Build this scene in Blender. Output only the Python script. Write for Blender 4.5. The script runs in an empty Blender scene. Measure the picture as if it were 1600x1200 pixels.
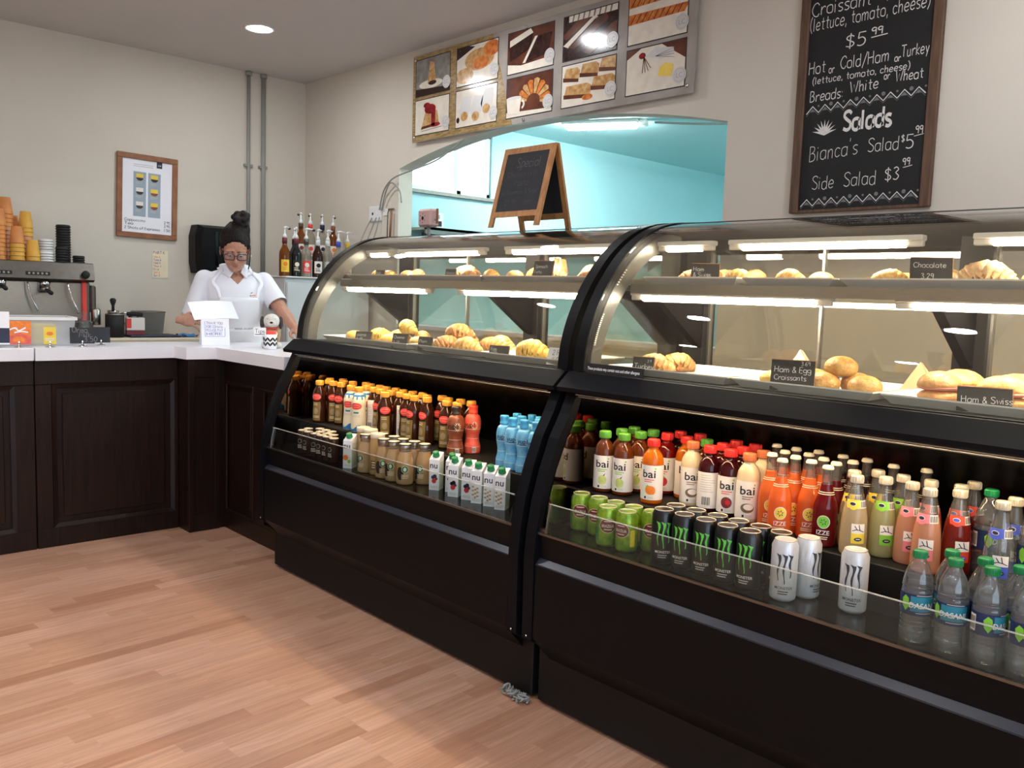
import bpy, math, random
from mathutils import Matrix, Vector
S = bpy.context.scene
COL = S.collection
PI = math.pi
rad = math.radians

# ------------------------------------------------------------------ camera, world, lights, exposure
cam = bpy.data.cameras.new('camera')
cam.sensor_width = 36.0
cam.lens = 36.0 * 1357.69 / 1600
cam.clip_start = 0.02
cam_ob = bpy.data.objects.new('camera', cam)
COL.objects.link(cam_ob)
CAMR = Matrix(((0.677786, -0.095992, 0.728966), (0.734507, 0.043551, -0.677202), (0.033258, 0.994429, 0.100025)))
cam_ob.matrix_world = Matrix.Translation((0, 0, 1.35)) @ CAMR.to_4x4()
S.camera = cam_ob

W = bpy.data.worlds.new('world')
S.world = W
W.use_nodes = True
W.node_tree.nodes['Background'].inputs[0].default_value = (0.74, 0.82, 1.0, 1)
W.node_tree.nodes['Background'].inputs[1].default_value = 4.0

S.view_settings.view_transform = 'Standard'
S.view_settings.look = 'None'
S.view_settings.gamma = 1
S.view_settings.use_curve_mapping = False
S.view_settings.exposure = 0.25
S.cycles.use_denoising = True
S.cycles.max_bounces = 10
S.cycles.diffuse_bounces = 4
S.cycles.glossy_bounces = 5
S.cycles.transparent_max_bounces = 32
S.cycles.transmission_bounces = 4
S.cycles.caustics_reflective = False
S.cycles.caustics_refractive = False
S.cycles.sample_clamp_indirect = 4.0

L_DOWN = 190.0      # recessed ceiling lamps
L_CASE = 105.0      # tubes in the display cases
L_CASE_TOP = 90.0
L_LOW = 44.0        # strip under the bumper
L_KIT = 190.0       # kitchen tube
LAMP_XY = [(-5.45, 2.72), (-3.96, 3.01), (-0.9, 2.9), (0.6, 2.9),
           (-4.25, 0.95), (-3.1, 0.7), (-1.6, 0.7), (0.2, 0.7), (-4.3, -1.3), (-2.5, -1.3), (-0.7, -1.3), (1.1, -1.3)]
CEIL = 3.03

# ------------------------------------------------------------------ materials
def lin(c):
    return tuple(((x / 255) / 12.92 if x / 255 <= 0.04045 else ((x / 255 + 0.055) / 1.055) ** 2.4) for x in c)
MATS = {}
def new_mat(name):
    m = bpy.data.materials.new(name); m.use_nodes = True
    MATS[name] = m
    return m, m.node_tree, m.node_tree.nodes['Principled BSDF']
def node(nt, typ, **kw):
    n = nt.nodes.new(typ)
    for k, v in kw.items(): setattr(n, k, v)
    return n
def pm(name, rgb, rough=0.5, metal=0.0, var=0.0, scale=20.0, bump=0.0, coat=0.0, trans=0.0, rgb2=None, spec=0.5, emis=None, stretch=None, sss=0.0):
    """plain procedural material: a base colour broken up by noise"""
    m, nt, b = new_mat(name)
    c = lin(rgb)
    b.inputs['Roughness'].default_value = rough
    b.inputs['Metallic'].default_value = metal
    b.inputs['Specular IOR Level'].default_value = spec
    if coat: b.inputs['Coat Weight'].default_value = coat; b.inputs['Coat Roughness'].default_value = 0.08
    if trans: b.inputs['Transmission Weight'].default_value = trans
    if sss: b.inputs['Subsurface Weight'].default_value = sss; b.inputs['Subsurface Radius'].default_value = (0.02, 0.01, 0.006)
    b.inputs['Base Color'].default_value = c + (1,)
    if var or bump or rgb2:
        tc = node(nt, 'ShaderNodeTexCoord'); mp = node(nt, 'ShaderNodeMapping')
        if stretch: mp.inputs['Scale'].default_value = stretch
        nz = node(nt, 'ShaderNodeTexNoise'); nz.inputs['Scale'].default_value = scale; nz.inputs['Detail'].default_value = 5
        nt.links.new(tc.outputs['Object'], mp.inputs[0]); nt.links.new(mp.outputs[0], nz.inputs['Vector'])
        if var or rgb2:
            cr = node(nt, 'ShaderNodeValToRGB')
            c2 = lin(rgb2) if rgb2 else tuple(min(1, x * (1 + var)) for x in c)
            c1 = c if rgb2 else tuple(x * (1 - var) for x in c)
            cr.color_ramp.elements[0].position = 0.35; cr.color_ramp.elements[1].position = 0.65
            cr.color_ramp.elements[0].color = c1 + (1,); cr.color_ramp.elements[1].color = c2 + (1,)
            nt.links.new(nz.outputs[0], cr.inputs[0]); nt.links.new(cr.outputs[0], b.inputs['Base Color'])
        if bump:
            bp = node(nt, 'ShaderNodeBump'); bp.inputs['Strength'].default_value = bump; bp.inputs['Distance'].default_value = 0.01
            nt.links.new(nz.outputs[0], bp.inputs['Height']); nt.links.new(bp.outputs[0], b.inputs['Normal'])
    if emis:
        b.inputs['Emission Color'].default_value = c + (1,); b.inputs['Emission Strength'].default_value = emis
    return m
def em(name, rgb, strength):
    m, nt, b = new_mat(name)
    e = node(nt, 'ShaderNodeEmission'); e.inputs[0].default_value = tuple(rgb) + (1,); e.inputs[1].default_value = strength
    nt.links.new(e.outputs[0], nt.nodes['Material Output'].inputs[0])
    return m
def thin_ior(nt, fr, ior):
    """the same reflection from both faces of a thin wall"""
    g = node(nt, 'ShaderNodeNewGeometry'); mr = node(nt, 'ShaderNodeMapRange')
    mr.inputs[3].default_value = ior; mr.inputs[4].default_value = 1 / ior
    nt.links.new(g.outputs['Backfacing'], mr.inputs[0]); nt.links.new(mr.outputs[0], fr.inputs[0])
def thin_glass(name, tint=(255, 255, 255), refl=1.0, rough=0.0, milk=0.0, ior=1.45, edge=None):
    """thin clear pane or wall: see-through with a Fresnel reflection; milk adds a little haze"""
    m, nt, b = new_mat(name)
    tr = node(nt, 'ShaderNodeBsdfTransparent'); tr.inputs[0].default_value = lin(tint) + (1,)
    gl = node(nt, 'ShaderNodeBsdfGlossy'); gl.inputs['Roughness'].default_value = rough; gl.inputs[0].default_value = (1, 1, 1, 1)
    fr = node(nt, 'ShaderNodeFresnel'); thin_ior(nt, fr, ior)
    mu = node(nt, 'ShaderNodeMath', operation='MULTIPLY'); mu.inputs[1].default_value = refl; mu.use_clamp = True
    mx = node(nt, 'ShaderNodeMixShader')
    nt.links.new(fr.outputs[0], mu.inputs[0]); nt.links.new(mu.outputs[0], mx.inputs[0])
    base = tr
    if edge:
        lw = node(nt, 'ShaderNodeLayerWeight'); lw.inputs[0].default_value = 0.35
        mc = node(nt, 'ShaderNodeMix', data_type='RGBA'); mc.inputs['A'].default_value = lin(tint) + (1,); mc.inputs['B'].default_value = lin(edge) + (1,)
        nt.links.new(lw.outputs['Facing'], mc.inputs['Factor']); nt.links.new(mc.outputs['Result'], tr.inputs[0])
    if milk:
        df = node(nt, 'ShaderNodeBsdfDiffuse'); df.inputs[0].default_value = (0.8, 0.8, 0.8, 1)
        m2 = node(nt, 'ShaderNodeMixShader'); m2.inputs[0].default_value = milk
        nt.links.new(tr.outputs[0], m2.inputs[1]); nt.links.new(df.outputs[0], m2.inputs[2]); base = m2
    nt.links.new(base.outputs[0], mx.inputs[1]); nt.links.new(gl.outputs[0], mx.inputs[2])
    nt.links.new(mx.outputs[0], nt.nodes['Material Output'].inputs[0])
    return m
def drink(name, rgb, clear=0.35, rough=0.06):
    """a bottle full of drink: coloured body that lets some light through, under a glossy skin"""
    m, nt, b = new_mat(name)
    c = lin(rgb)
    df = node(nt, 'ShaderNodeBsdfDiffuse'); df.inputs[0].default_value = c + (1,)
    tl = node(nt, 'ShaderNodeBsdfTranslucent'); tl.inputs[0].default_value = c + (1,)
    tr = node(nt, 'ShaderNodeBsdfTransparent'); tr.inputs[0].default_value = tuple(x ** 0.6 for x in c) + (1,)
    gl = node(nt, 'ShaderNodeBsdfGlossy'); gl.inputs['Roughness'].default_value = rough
    fr = node(nt, 'ShaderNodeFresnel'); thin_ior(nt, fr, 1.45)
    a = node(nt, 'ShaderNodeMixShader'); a.inputs[0].default_value = 0.4
    d = node(nt, 'ShaderNodeMixShader'); d.inputs[0].default_value = clear
    e = node(nt, 'ShaderNodeMixShader')
    nt.links.new(df.outputs[0], a.inputs[1]); nt.links.new(tl.outputs[0], a.inputs[2])
    nt.links.new(a.outputs[0], d.inputs[1]); nt.links.new(tr.outputs[0], d.inputs[2])
    nt.links.new(fr.outputs[0], e.inputs[0]); nt.links.new(d.outputs[0], e.inputs[1]); nt.links.new(gl.outputs[0], e.inputs[2])
    nt.links.new(e.outputs[0], nt.nodes['Material Output'].inputs[0])
    return m
def floor_mat():
    m, nt, b = new_mat('strip_floor')
    tc = node(nt, 'ShaderNodeTexCoord'); mp = node(nt, 'ShaderNodeMapping')
    mp.inputs['Rotation'].default_value = (0, 0, rad(-4) + PI / 2)
    nt.links.new(tc.outputs['Object'], mp.inputs[0])
    sx = node(nt, 'ShaderNodeSeparateXYZ'); nt.links.new(mp.outputs[0], sx.inputs[0])
    def math_(op, a, v=None):
        n = node(nt, 'ShaderNodeMath', operation=op); nt.links.new(a, n.inputs[0])
        if v is not None:
            if isinstance(v, (int, float)): n.inputs[1].default_value = v
            else: nt.links.new(v, n.inputs[1])
        return n.outputs[0]
    row = math_('FLOOR', math_('DIVIDE', sx.outputs[1], 0.066))
    wn = node(nt, 'ShaderNodeTexWhiteNoise', noise_dimensions='1D'); nt.links.new(row, wn.inputs['W'])
    off = math_('MULTIPLY', wn.outputs['Value'], 3.0)
    wn0 = node(nt, 'ShaderNodeTexWhiteNoise', noise_dimensions='1D'); nt.links.new(math_('ADD', row, 57.3), wn0.inputs['W'])
    ln = math_('ADD', math_('MULTIPLY', wn0.outputs['Value'], 0.22), 0.36)
    cell = math_('FLOOR', math_('DIVIDE', math_('ADD', sx.outputs[0], off), ln))
    cmb = node(nt, 'ShaderNodeCombineXYZ'); nt.links.new(cell, cmb.inputs[0]); nt.links.new(row, cmb.inputs[1])
    w2 = node(nt, 'ShaderNodeTexWhiteNoise', noise_dimensions='2D'); nt.links.new(cmb.outputs[0], w2.inputs['Vector'])
    cr = node(nt, 'ShaderNodeValToRGB'); e = cr.color_ramp.elements
    e[0].position = 0.0; e[0].color = lin((180, 130, 103)) + (1,)
    e[1].position = 1.0; e[1].color = lin((208, 162, 138)) + (1,)
    k = e.new(0.22); k.color = lin((193, 145, 118)) + (1,)
    k = e.new(0.7); k.color = lin((200, 153, 125)) + (1,)
    nt.links.new(w2.outputs['Value'], cr.inputs[0])
    # grain, drawn out along the strip and different in each one
    gm = node(nt, 'ShaderNodeVectorMath', operation='MULTIPLY'); gm.inputs[1].default_value = (2.2, 42, 1); nt.links.new(mp.outputs[0], gm.inputs[0])
    ga = node(nt, 'ShaderNodeVectorMath', operation='ADD'); nt.links.new(gm.outputs[0], ga.inputs[0])
    gs = node(nt, 'ShaderNodeVectorMath', operation='SCALE'); gs.inputs['Scale'].default_value = 30; nt.links.new(w2.outputs['Color'], gs.inputs[0]); nt.links.new(gs.outputs[0], ga.inputs[1])
    nz = node(nt, 'ShaderNodeTexNoise'); nz.inputs['Scale'].default_value = 1.6; nz.inputs['Detail'].default_value = 7; nz.inputs['Distortion'].default_value = 0.9
    nt.links.new(ga.outputs[0], nz.inputs['Vector'])
    mr = node(nt, 'ShaderNodeMapRange'); mr.inputs[1].default_value = 0.3; mr.inputs[2].default_value = 0.72; mr.inputs[3].default_value = 0.80; mr.inputs[4].default_value = 1.12
    nt.links.new(nz.outputs[0], mr.inputs[0])
    mx = node(nt, 'ShaderNodeVectorMath', operation='SCALE'); nt.links.new(cr.outputs[0], mx.inputs[0]); nt.links.new(mr.outputs[0], mx.inputs['Scale'])
    nt.links.new(mx.outputs[0], b.inputs['Base Color'])
    b.inputs['Roughness'].default_value = 0.36
    b.inputs['Specular IOR Level'].default_value = 0.4
    return m
def pastry_mat(name, dark, light):
    m, nt, b = new_mat(name)
    tc = node(nt, 'ShaderNodeTexCoord')
    nz = node(nt, 'ShaderNodeTexNoise'); nz.inputs['Scale'].default_value = 34; nz.inputs['Detail'].default_value = 6; nz.inputs['Roughness'].default_value = 0.65
    nt.links.new(tc.outputs['Object'], nz.inputs['Vector'])
    n2 = node(nt, 'ShaderNodeTexNoise'); n2.inputs['Scale'].default_value = 160; n2.inputs['Detail'].default_value = 3
    nt.links.new(tc.outputs['Object'], n2.inputs['Vector'])
    cr = node(nt, 'ShaderNodeValToRGB'); cr.color_ramp.elements[0].position = 0.34; cr.color_ramp.elements[1].position = 0.66
    cr.color_ramp.elements[0].color = lin(dark) + (1,); cr.color_ramp.elements[1].color = lin(light) + (1,)
    nt.links.new(nz.outputs[0], cr.inputs[0]); nt.links.new(cr.outputs[0], b.inputs['Base Color'])
    bp = node(nt, 'ShaderNodeBump'); bp.inputs['Strength'].default_value = 0.5; bp.inputs['Distance'].default_value = 0.004
    nt.links.new(n2.outputs[0], bp.inputs['Height']); nt.links.new(bp.outputs[0], b.inputs['Normal'])
    b.inputs['Roughness'].default_value = 0.42
    return m

floor_mat()
pm('wall_paint', (216, 207, 193), 0.85, var=0.015, scale=3)
pm('ceiling_paint', (206, 201, 198), 0.9, var=0.01, scale=3)
pm('kitchen_paint', (184, 225, 229), 0.8, var=0.02, scale=2)
pm('kitchen_white', (205, 238, 240), 0.7, var=0.01)
pm('soffit_paint', (190, 205, 198), 0.8, var=0.01)
pm('dark_wood', (36, 19, 13), 0.38, rgb2=(21, 12, 9), scale=9, stretch=(6, 6, 0.5), spec=0.28)
pm('black_satin', (11, 11, 13), 0.45, var=0.06, scale=60, spec=0.14)
pm('black_soft', (14, 14, 14), 0.55, var=0.06, scale=60, spec=0.3)
pm('black_gloss', (6, 6, 7), 0.16, var=0.05, spec=0.3)
pm('ledge_sheen', (34, 37, 48), 0.3, var=0.04, spec=0.5)  # sheen of ceiling and daylight mixed into the black ledge's colour
pm('grey_frame', (12, 13, 18), 0.5, var=0.04, scale=40, spec=0.12)
pm('steel', (170, 166, 158), 0.3, metal=1.0, var=0.06, scale=30, stretch=(1, 1, 12))
pm('steel_dark', (120, 116, 110), 0.34, metal=1.0, var=0.06, scale=30)
pm('mirror_liner', (150, 140, 128), 0.03, metal=1.0, var=0.05, scale=6)
pm('chrome', (220, 220, 222), 0.08, metal=1.0, var=0.02)
pm('trim_grey', (78, 76, 70), 0.35, var=0.05)
pm('white_top', (238, 237, 244), 0.25, var=0.01, scale=8)
pm('white_plastic', (232, 232, 230), 0.4, var=0.01)
pm('white_enamel', (214, 216, 218), 0.35, var=0.01)
pm('tray_white', (240, 234, 222), 0.3, var=0.01)
pm('paper', (238, 238, 242), 0.8, var=0.01)
pm('card', (244, 244, 250), 0.7, var=0.01)
pm('cream_top', (205, 190, 165), 0.4, var=0.03)
pm('chalkboard', (23, 23, 24), 0.75, var=0.12, scale=14)
pm('slate', (34, 36, 42), 0.6, var=0.12, scale=18)
pm('chalk', (226, 222, 218), 0.95, var=0.12, scale=240)
pm('chalk_dim', (120, 120, 122), 0.95, var=0.3, scale=200)
pm('chalk_faint', (82, 84, 92), 0.95, var=0.3, scale=200)
pm('frame_brown', (104, 76, 56), 0.6, rgb2=(78, 54, 40), scale=12, stretch=(6, 6, .6))
pm('frame_tan', (156, 104, 68), 0.5, rgb2=(134, 84, 54), scale=14)
pm('pine', (196, 142, 88), 0.5, rgb2=(168, 116, 68), scale=10, stretch=(8, 8, 1))
pm('pipe_grey', (150, 150, 144), 0.5, metal=0.0, var=0.03)
pm('ink_black', (24, 22, 22), 0.7, var=0.03)
pm('ink_blue', (70, 90, 190), 0.7, var=0.05)
pm('ink_purple', (120, 80, 150), 0.7, var=0.05)
pm('ink_red', (200, 60, 50), 0.7, var=0.05)
pm('navy', (26, 32, 60), 0.5, var=0.03)
em('lamp_white', (0.93, 0.96, 1.0), L_DOWN)
em('tube_warm', (1.0, 0.90, 0.72), L_CASE)
em('tube_top', (1.0, 0.88, 0.68), L_CASE_TOP)
em('tube_low', (1.0, 0.72, 0.42), L_LOW)
em('tube_kitchen', (0.85, 1.0, 1.0), L_KIT)
thin_glass('case_glass', (250, 250, 246), 1.35)
thin_glass('guard_glass', (244, 247, 245), 1.0)
thin_glass('glass_edge', (225, 235, 230), 1.0, milk=0.5)
thin_glass('door_mirror', (238, 236, 230), 3.0, rough=0.02)
thin_glass('clear_bottle', (244, 247, 247), 1.8, edge=(170, 178, 178), milk=0.07)
thin_glass('clear_neck', (240, 240, 234), 1.8, edge=(120, 120, 114), milk=0.06)
thin_glass('tub_plastic', (225, 230, 238), 1.0, rough=0.1, milk=0.45)
thin_glass('window_glass', (246, 252, 252), 0.6)
thin_glass('lens', (225, 225, 225), 1.2)

# ------------------------------------------------------------------ mesh building
class MB:
    """collects shapes, each face with its own material, into one mesh object"""
    def __init__(s, M=None):
        s.v = []; s.f = []; s.m = []; s.sm = []; s.M = M or Matrix()
    def add(s, vs, fs, mat, smooth=False):
        b = len(s.v)
        s.v += [tuple(s.M @ Vector(v)) for v in vs]
        s.f += [tuple(i + b for i in f) for f in fs]
        s.m += [mat] * len(fs); s.sm += [smooth] * len(fs)
        return s
    def box(s, x0, x1, y0, y1, z0, z1, mat, c=0.0):
        if c <= 0:
            vs = [(x, y, z) for z in (z0, z1) for y in (y0, y1) for x in (x0, x1)]
            return s.add(vs, [(0, 2, 3, 1), (4, 5, 7, 6), (0, 1, 5, 4), (2, 6, 7, 3), (0, 4, 6, 2), (1, 3, 7, 5)], mat)
        lo = (x0, y0, z0); hi = (x1, y1, z1)
        c = min(c, *(0.45 * (hi[i] - lo[i]) for i in range(3)))
        vs = []; idx = {}
        for sx in (0, 1):
            for sy in (0, 1):
                for sz in (0, 1):
                    sg = (sx, sy, sz)
                    for a in range(3):
                        p = []
                        for i in range(3):
                            e = hi[i] if sg[i] else lo[i]
                            if i != a: e += -c if sg[i] else c
                            p.append(e)
                        idx[(sg, a)] = len(vs); vs.append(tuple(p))
        fs = []
        for a in range(3):
            b_, d_ = (a + 1) % 3, (a + 2) % 3
            for sd in (0, 1):
                q = []
                for u, w in ((0, 0), (1, 0), (1, 1), (0, 1)):
                    g = [0, 0, 0]; g[a] = sd; g[b_] = u; g[d_] = w
                    q.append(idx[(tuple(g), a)])
                fs.append(tuple(q if sd else q[::-1]))
            for u in (0, 1):
                for w in (0, 1):
                    g0 = [0, 0, 0]; g0[b_] = u; g0[d_] = w; g1 = list(g0); g1[a] = 1
                    q = [idx[(tuple(g0), b_)], idx[(tuple(g1), b_)], idx[(tuple(g1), d_)], idx[(tuple(g0), d_)]]
                    fs.append(tuple(q if u == w else q[::-1]) if False else tuple(q))
        for sx in (0, 1):
            for sy in (0, 1):
                for sz in (0, 1):
                    fs.append(tuple(idx[((sx, sy, sz), a)] for a in range(3)))
        return s.add(vs, fs, mat)
    def lathe(s, prof, mat, seg=20, smooth=True, cap0=True, cap1=True, mats=None, sq=None):
        """prof: (r, z) from bottom to top; mats: one material per band"""
        n = len(prof); vs = []; 
        for r, z in prof:
            for k in range(seg):
                a = 2 * PI * k / seg
                rr = r
                if sq: rr = r / max(abs(math.cos(a)) ** sq + abs(math.sin(a)) ** sq, 1e-6) ** (1 / sq)
                vs.append((rr * math.cos(a), rr * math.sin(a), z))
        for i in range(n - 1):
            fs = [(i * seg + k, i * seg + (k + 1) % seg, (i + 1) * seg + (k + 1) % seg, (i + 1) * seg + k) for k in range(seg)]
            if i == 0: s.add(vs, fs, mats[i] if mats else mat, smooth); b = len(s.v) - len(vs)
            else:
                s.f += [tuple(j + b for j in f) for f in fs]; s.m += [mats[i] if mats else mat] * seg; s.sm += [smooth] * seg
        if cap0 and prof[0][0] > 1e-5:
            s.f.append(tuple(b + k for k in reversed(range(seg)))); s.m.append(mats[0] if mats else mat); s.sm.append(False)
        if cap1 and prof[-1][0] > 1e-5:
            s.f.append(tuple(b + (n - 1) * seg + k for k in range(seg))); s.m.append(mats[-1] if mats else mat); s.sm.append(False)
        return s
    def tube(s, pts, r, mat, seg=8, smooth=True, caps=True, flat=1.0):
        pts = [Vector(p) for p in pts]; n = len(pts)
        rs = r if isinstance(r, (list, tuple)) else [r] * n
        vs = []; up = None
        for i, p in enumerate(pts):
            t = (pts[min(i + 1, n - 1)] - pts[max(i - 1, 0)])
            if t.length < 1e-9: t = Vector((0, 0, 1))
            t.normalize()
            if up is None:
                up = Vector((0, 0, 1)) if abs(t.z) < 0.9 else Vector((1, 0, 0))
            a = (up - t * up.dot(t))
            if a.length < 1e-6: a = t.orthogonal()
            a.normalize(); up = a; b = t.cross(a)
            for k in range(seg):
                w = 2 * PI * k / seg
                vs.append(tuple(p + (a * math.cos(w) * flat + b * math.sin(w)) * rs[i]))
        fs = [(i * seg + k, i * seg + (k + 1) % seg, (i + 1) * seg + (k + 1) % seg, (i + 1) * seg + k) for i in range(n - 1) for k in range(seg)]
        if caps: fs += [tuple(reversed(range(seg))), tuple((n - 1) * seg + k for k in range(seg))]
        return s.add(vs, fs, mat, smooth)
    def prism(s, poly, axis, lo, hi, mat, smooth=False):
        """poly in the two other axes (y,z | x,z | x,y)"""
        n = len(poly)
        def pt(p, t): return (t, p[0], p[1]) if axis == 'x' else (p[0], t, p[1]) if axis == 'y' else (p[0], p[1], t)
        vs = [pt(p, lo) for p in poly] + [pt(p, hi) for p in poly]
        s.add(vs, [tuple(reversed(range(n))), tuple(range(n, 2 * n))], mat)
        b = len(s.v) - 2 * n
        s.f += [(b + i, b + (i + 1) % n, b + n + (i + 1) % n, b + n + i) for i in range(n)]; s.m += [mat] * n; s.sm += [smooth] * n
        return s
    def sheet(s, prof, x0, x1, th, mat, nx=1, smooth=True):
        """a bent pane: profile (y,z) drawn out along x, th thick towards its left normal"""
        n = len(prof); nor = []
        for i in range(n):
            a = prof[max(i - 1, 0)]; b = prof[min(i + 1, n - 1)]
            dy, dz = b[0] - a[0], b[1] - a[1]; l = math.hypot(dy, dz)
            nor.append((-dz / l, dy / l))
        out = list(prof); inn = [(p[0] - q[0] * th, p[1] - q[1] * th) for p, q in zip(prof, nor)]
        ring = out + inn[::-1]; m = len(ring)
        vs = [(x0, y, z) for y, z in ring] + [(x1, y, z) for y, z in ring]
        long_ = [(i, (i + 1) % m, m + (i + 1) % m, m + i) for i in range(m) if i not in (n - 1, m - 1)]
        s.add(vs, long_, mat, smooth)
        flat = [(i, (i + 1) % m, m + (i + 1) % m, m + i) for i in (n - 1, m - 1)]
        flat += [(i, m - 1 - i, m - 2 - i, i + 1) for i in range(n - 1)]
        flat += [tuple(m + p for p in (i, i + 1, m - 2 - i, m - 1 - i)) for i in range(n - 1)]
        return s.add(vs, flat, mat, False)
    def ball(s, c, r, mat, seg=14, rings=9, smooth=True, jit=0.0, rng=None, flatbot=None, pw=1.0):
        r = r if isinstance(r, (list, tuple)) else (r, r, r)
        vs = [(c[0], c[1], c[2] - r[2])]; 
        for i in range(1, rings):
            t = PI * i / rings
            for k in range(seg):
                a = 2 * PI * k / seg
                j = 1 + (rng.uniform(-jit, jit) if rng else 0)
                st = math.sin(t) ** pw
                z = -math.cos(t)
                vs.append((c[0] + r[0] * j * st * math.cos(a), c[1] + r[1] * j * st * math.sin(a), c[2] + r[2] * z * j))
        vs.append((c[0], c[1], c[2] + r[2]))
        if flatbot is not None: vs = [(x, y, max(z, flatbot)) for x, y, z in vs]
        fs = [(0, 1 + (k + 1) % seg, 1 + k) for k in range(seg)]
        for i in range(rings - 2):
            fs += [(1 + i * seg + k, 1 + i * seg + (k + 1) % seg, 1 + (i + 1) * seg + (k + 1) % seg, 1 + (i + 1) * seg + k) for k in range(seg)]
        L = len(vs) - 1; q = 1 + (rings - 2) * seg
        fs += [(q + k, q + (k + 1) % seg, L) for k in range(seg)]
        return s.add(vs, fs, mat, smooth)
    def poly(s, pts, mat): return s.add(pts, [tuple(range(len(pts)))], mat)
    def flat(s, pts2, mat, fn):
        """a 2D polygon laid on a surface by fn(x, y) -> point"""
        return s.add([fn(x, y) for x, y in pts2], [tuple(range(len(pts2)))], mat)
    def disc(s, cx, cy, r, mat, fn, seg=16, ry=None, rings=2):
        ry = ry or r; vs = [fn(cx, cy)]; fs = []
        for q in range(1, rings + 1):
            for k in range(seg):
                a = 2 * PI * k / seg; vs.append(fn(cx + r * q / rings * math.cos(a), cy + ry * q / rings * math.sin(a)))
        fs = [(0, 1 + k, 1 + (k + 1) % seg) for k in range(seg)]
        for q in range(rings - 1):
            fs += [(1 + q * seg + k, 1 + (q + 1) * seg + k, 1 + (q + 1) * seg + (k + 1) % seg, 1 + q * seg + (k + 1) % seg) for k in range(seg)]
        return s.add(vs, fs, mat)
    def grid(s, x0, x1, y0, y1, mat, fn, nx=6, ny=2):
        vs = [fn(x0 + (x1 - x0) * i / nx, y0 + (y1 - y0) * j / ny) for j in range(ny + 1) for i in range(nx + 1)]
        fs = [(j * (nx + 1) + i, j * (nx + 1) + i + 1, (j + 1) * (nx + 1) + i + 1, (j + 1) * (nx + 1) + i) for j in range(ny) for i in range(nx)]
        return s.add(vs, fs, mat, True)
    def ribbon(s, pts, w, mat, fn):
        """a flat stroke on a surface"""
        n = len(pts)
        if n < 2: return s
        L = []; R_ = []
        for i, (x, y) in enumerate(pts):
            a = pts[max(i - 1, 0)]; b = pts[min(i + 1, n - 1)]
            dx, dy = b[0] - a[0], b[1] - a[1]; l = math.hypot(dx, dy) or 1
            ww = w[i] if isinstance(w, list) else w
            L.append(fn(x - dy / l * ww / 2, y + dx / l * ww / 2)); R_.append(fn(x + dy / l * ww / 2, y - dx / l * ww / 2))
        return s.add(L + R_, [(n + i, n + i + 1, i + 1, i) for i in range(n - 1)], mat)
    def text(s, txt, size, mat, fn, ax='c', shear=0.0, squeeze=1.0):
        vs, fs, w, h = glyphs(txt)
        ox = {'c': -w / 2, 'l': 0, 'r': -w}[ax]
        return s.add([fn((x + ox + shear * y) * size * squeeze, y * size) for x, y in vs], fs, mat)
    def build(s, name, parent=None, loc=None):
        me = bpy.data.meshes.new(name)
        me.from_pydata(s.v, [], s.f)
        names = []
        for m in s.m:
            if m not in names: names.append(m)
        for m in names: me.materials.append(MATS[m])
        ix = {m: i for i, m in enumerate(names)}
        me.polygons.foreach_set('material_index', [ix[m] for m in s.m])
        me.polygons.foreach_set('use_smooth', s.sm)
        me.update()
        o = bpy.data.objects.new(name, me); COL.objects.link(o)
        if parent: o.parent = parent
        if loc: o.location = loc
        return o
_G = {}
def glyphs(txt):
    if txt not in _G:
        cu = bpy.data.curves.new('lettering', 'FONT'); cu.body = txt; cu.size = 1; cu.resolution_u = 2; cu.offset = 0.012
        ob = bpy.data.objects.new('lettering', cu)
        me = bpy.data.meshes.new_from_object(ob)
        vs = [(v.co.x, v.co.y) for v in me.vertices]; fs = [tuple(p.vertices) for p in me.polygons]
        bpy.data.objects.remove(ob); bpy.data.curves.remove(cu); bpy.data.meshes.remove(me)
        xs = [v[0] for v in vs] or [0]; ys = [v[1] for v in vs] or [0]
        _G[txt] = ([(x - min(xs), y) for x, y in vs], fs, max(xs) - min(xs), max(ys) - min(ys))
    return _G[txt]

# ------------------------------------------------------------------ things
LABELS = {}
def tag(o, label, cat, group=None):
    o['label'] = label; o['category'] = cat
    if group: o['group'] = group
    return o
def thing(name, label, cat, loc=(0, 0, 0), rotz=0.0, group=None, rot=None, scale=None):
    o = bpy.data.objects.new(name, None); COL.objects.link(o)
    o.empty_display_size = 0.05; o.location = loc; o.rotation_euler = rot or (0, 0, rotz)
    if scale: o.scale = (scale,) * 3
    return tag(o, label, cat, group)
def struct(mb, name, parent=None):
    o = mb.build(name, parent)
    o['kind'] = 'structure'
    return o
def dup(root, loc, rotz=0.0, label=None, group=None, rot=None):
    r = root.copy(); COL.objects.link(r); r.location = loc; r.rotation_euler = rot or (0, 0, rotz)
    if label: r['label'] = label
    if group: r['group'] = group
    for ch in list(root.children):
        c = ch.copy(); COL.objects.link(c); c.parent = r
        for g in ch.children:
            d = g.copy(); COL.objects.link(d); d.parent = c
    return r
def nth(i): return ['first', 'second', 'third', 'fourth', 'fifth', 'sixth', 'seventh', 'eighth', 'ninth', 'tenth', 'eleventh', 'twelfth',
                    'thirteenth', 'fourteenth', 'fifteenth', 'sixteenth', 'seventeenth', 'eighteenth', 'nineteenth', 'twentieth'][i]
def place(i, n):
    """how one stands in a row of n, counted from its nearer end"""
    if n == 1: return 'only one'
    if i == 0: return 'leftmost'
    if i == n - 1: return 'rightmost'
    if i < n / 2: return nth(i) + ' from the left'
    return nth(n - 1 - i) + ' from the right'

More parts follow.
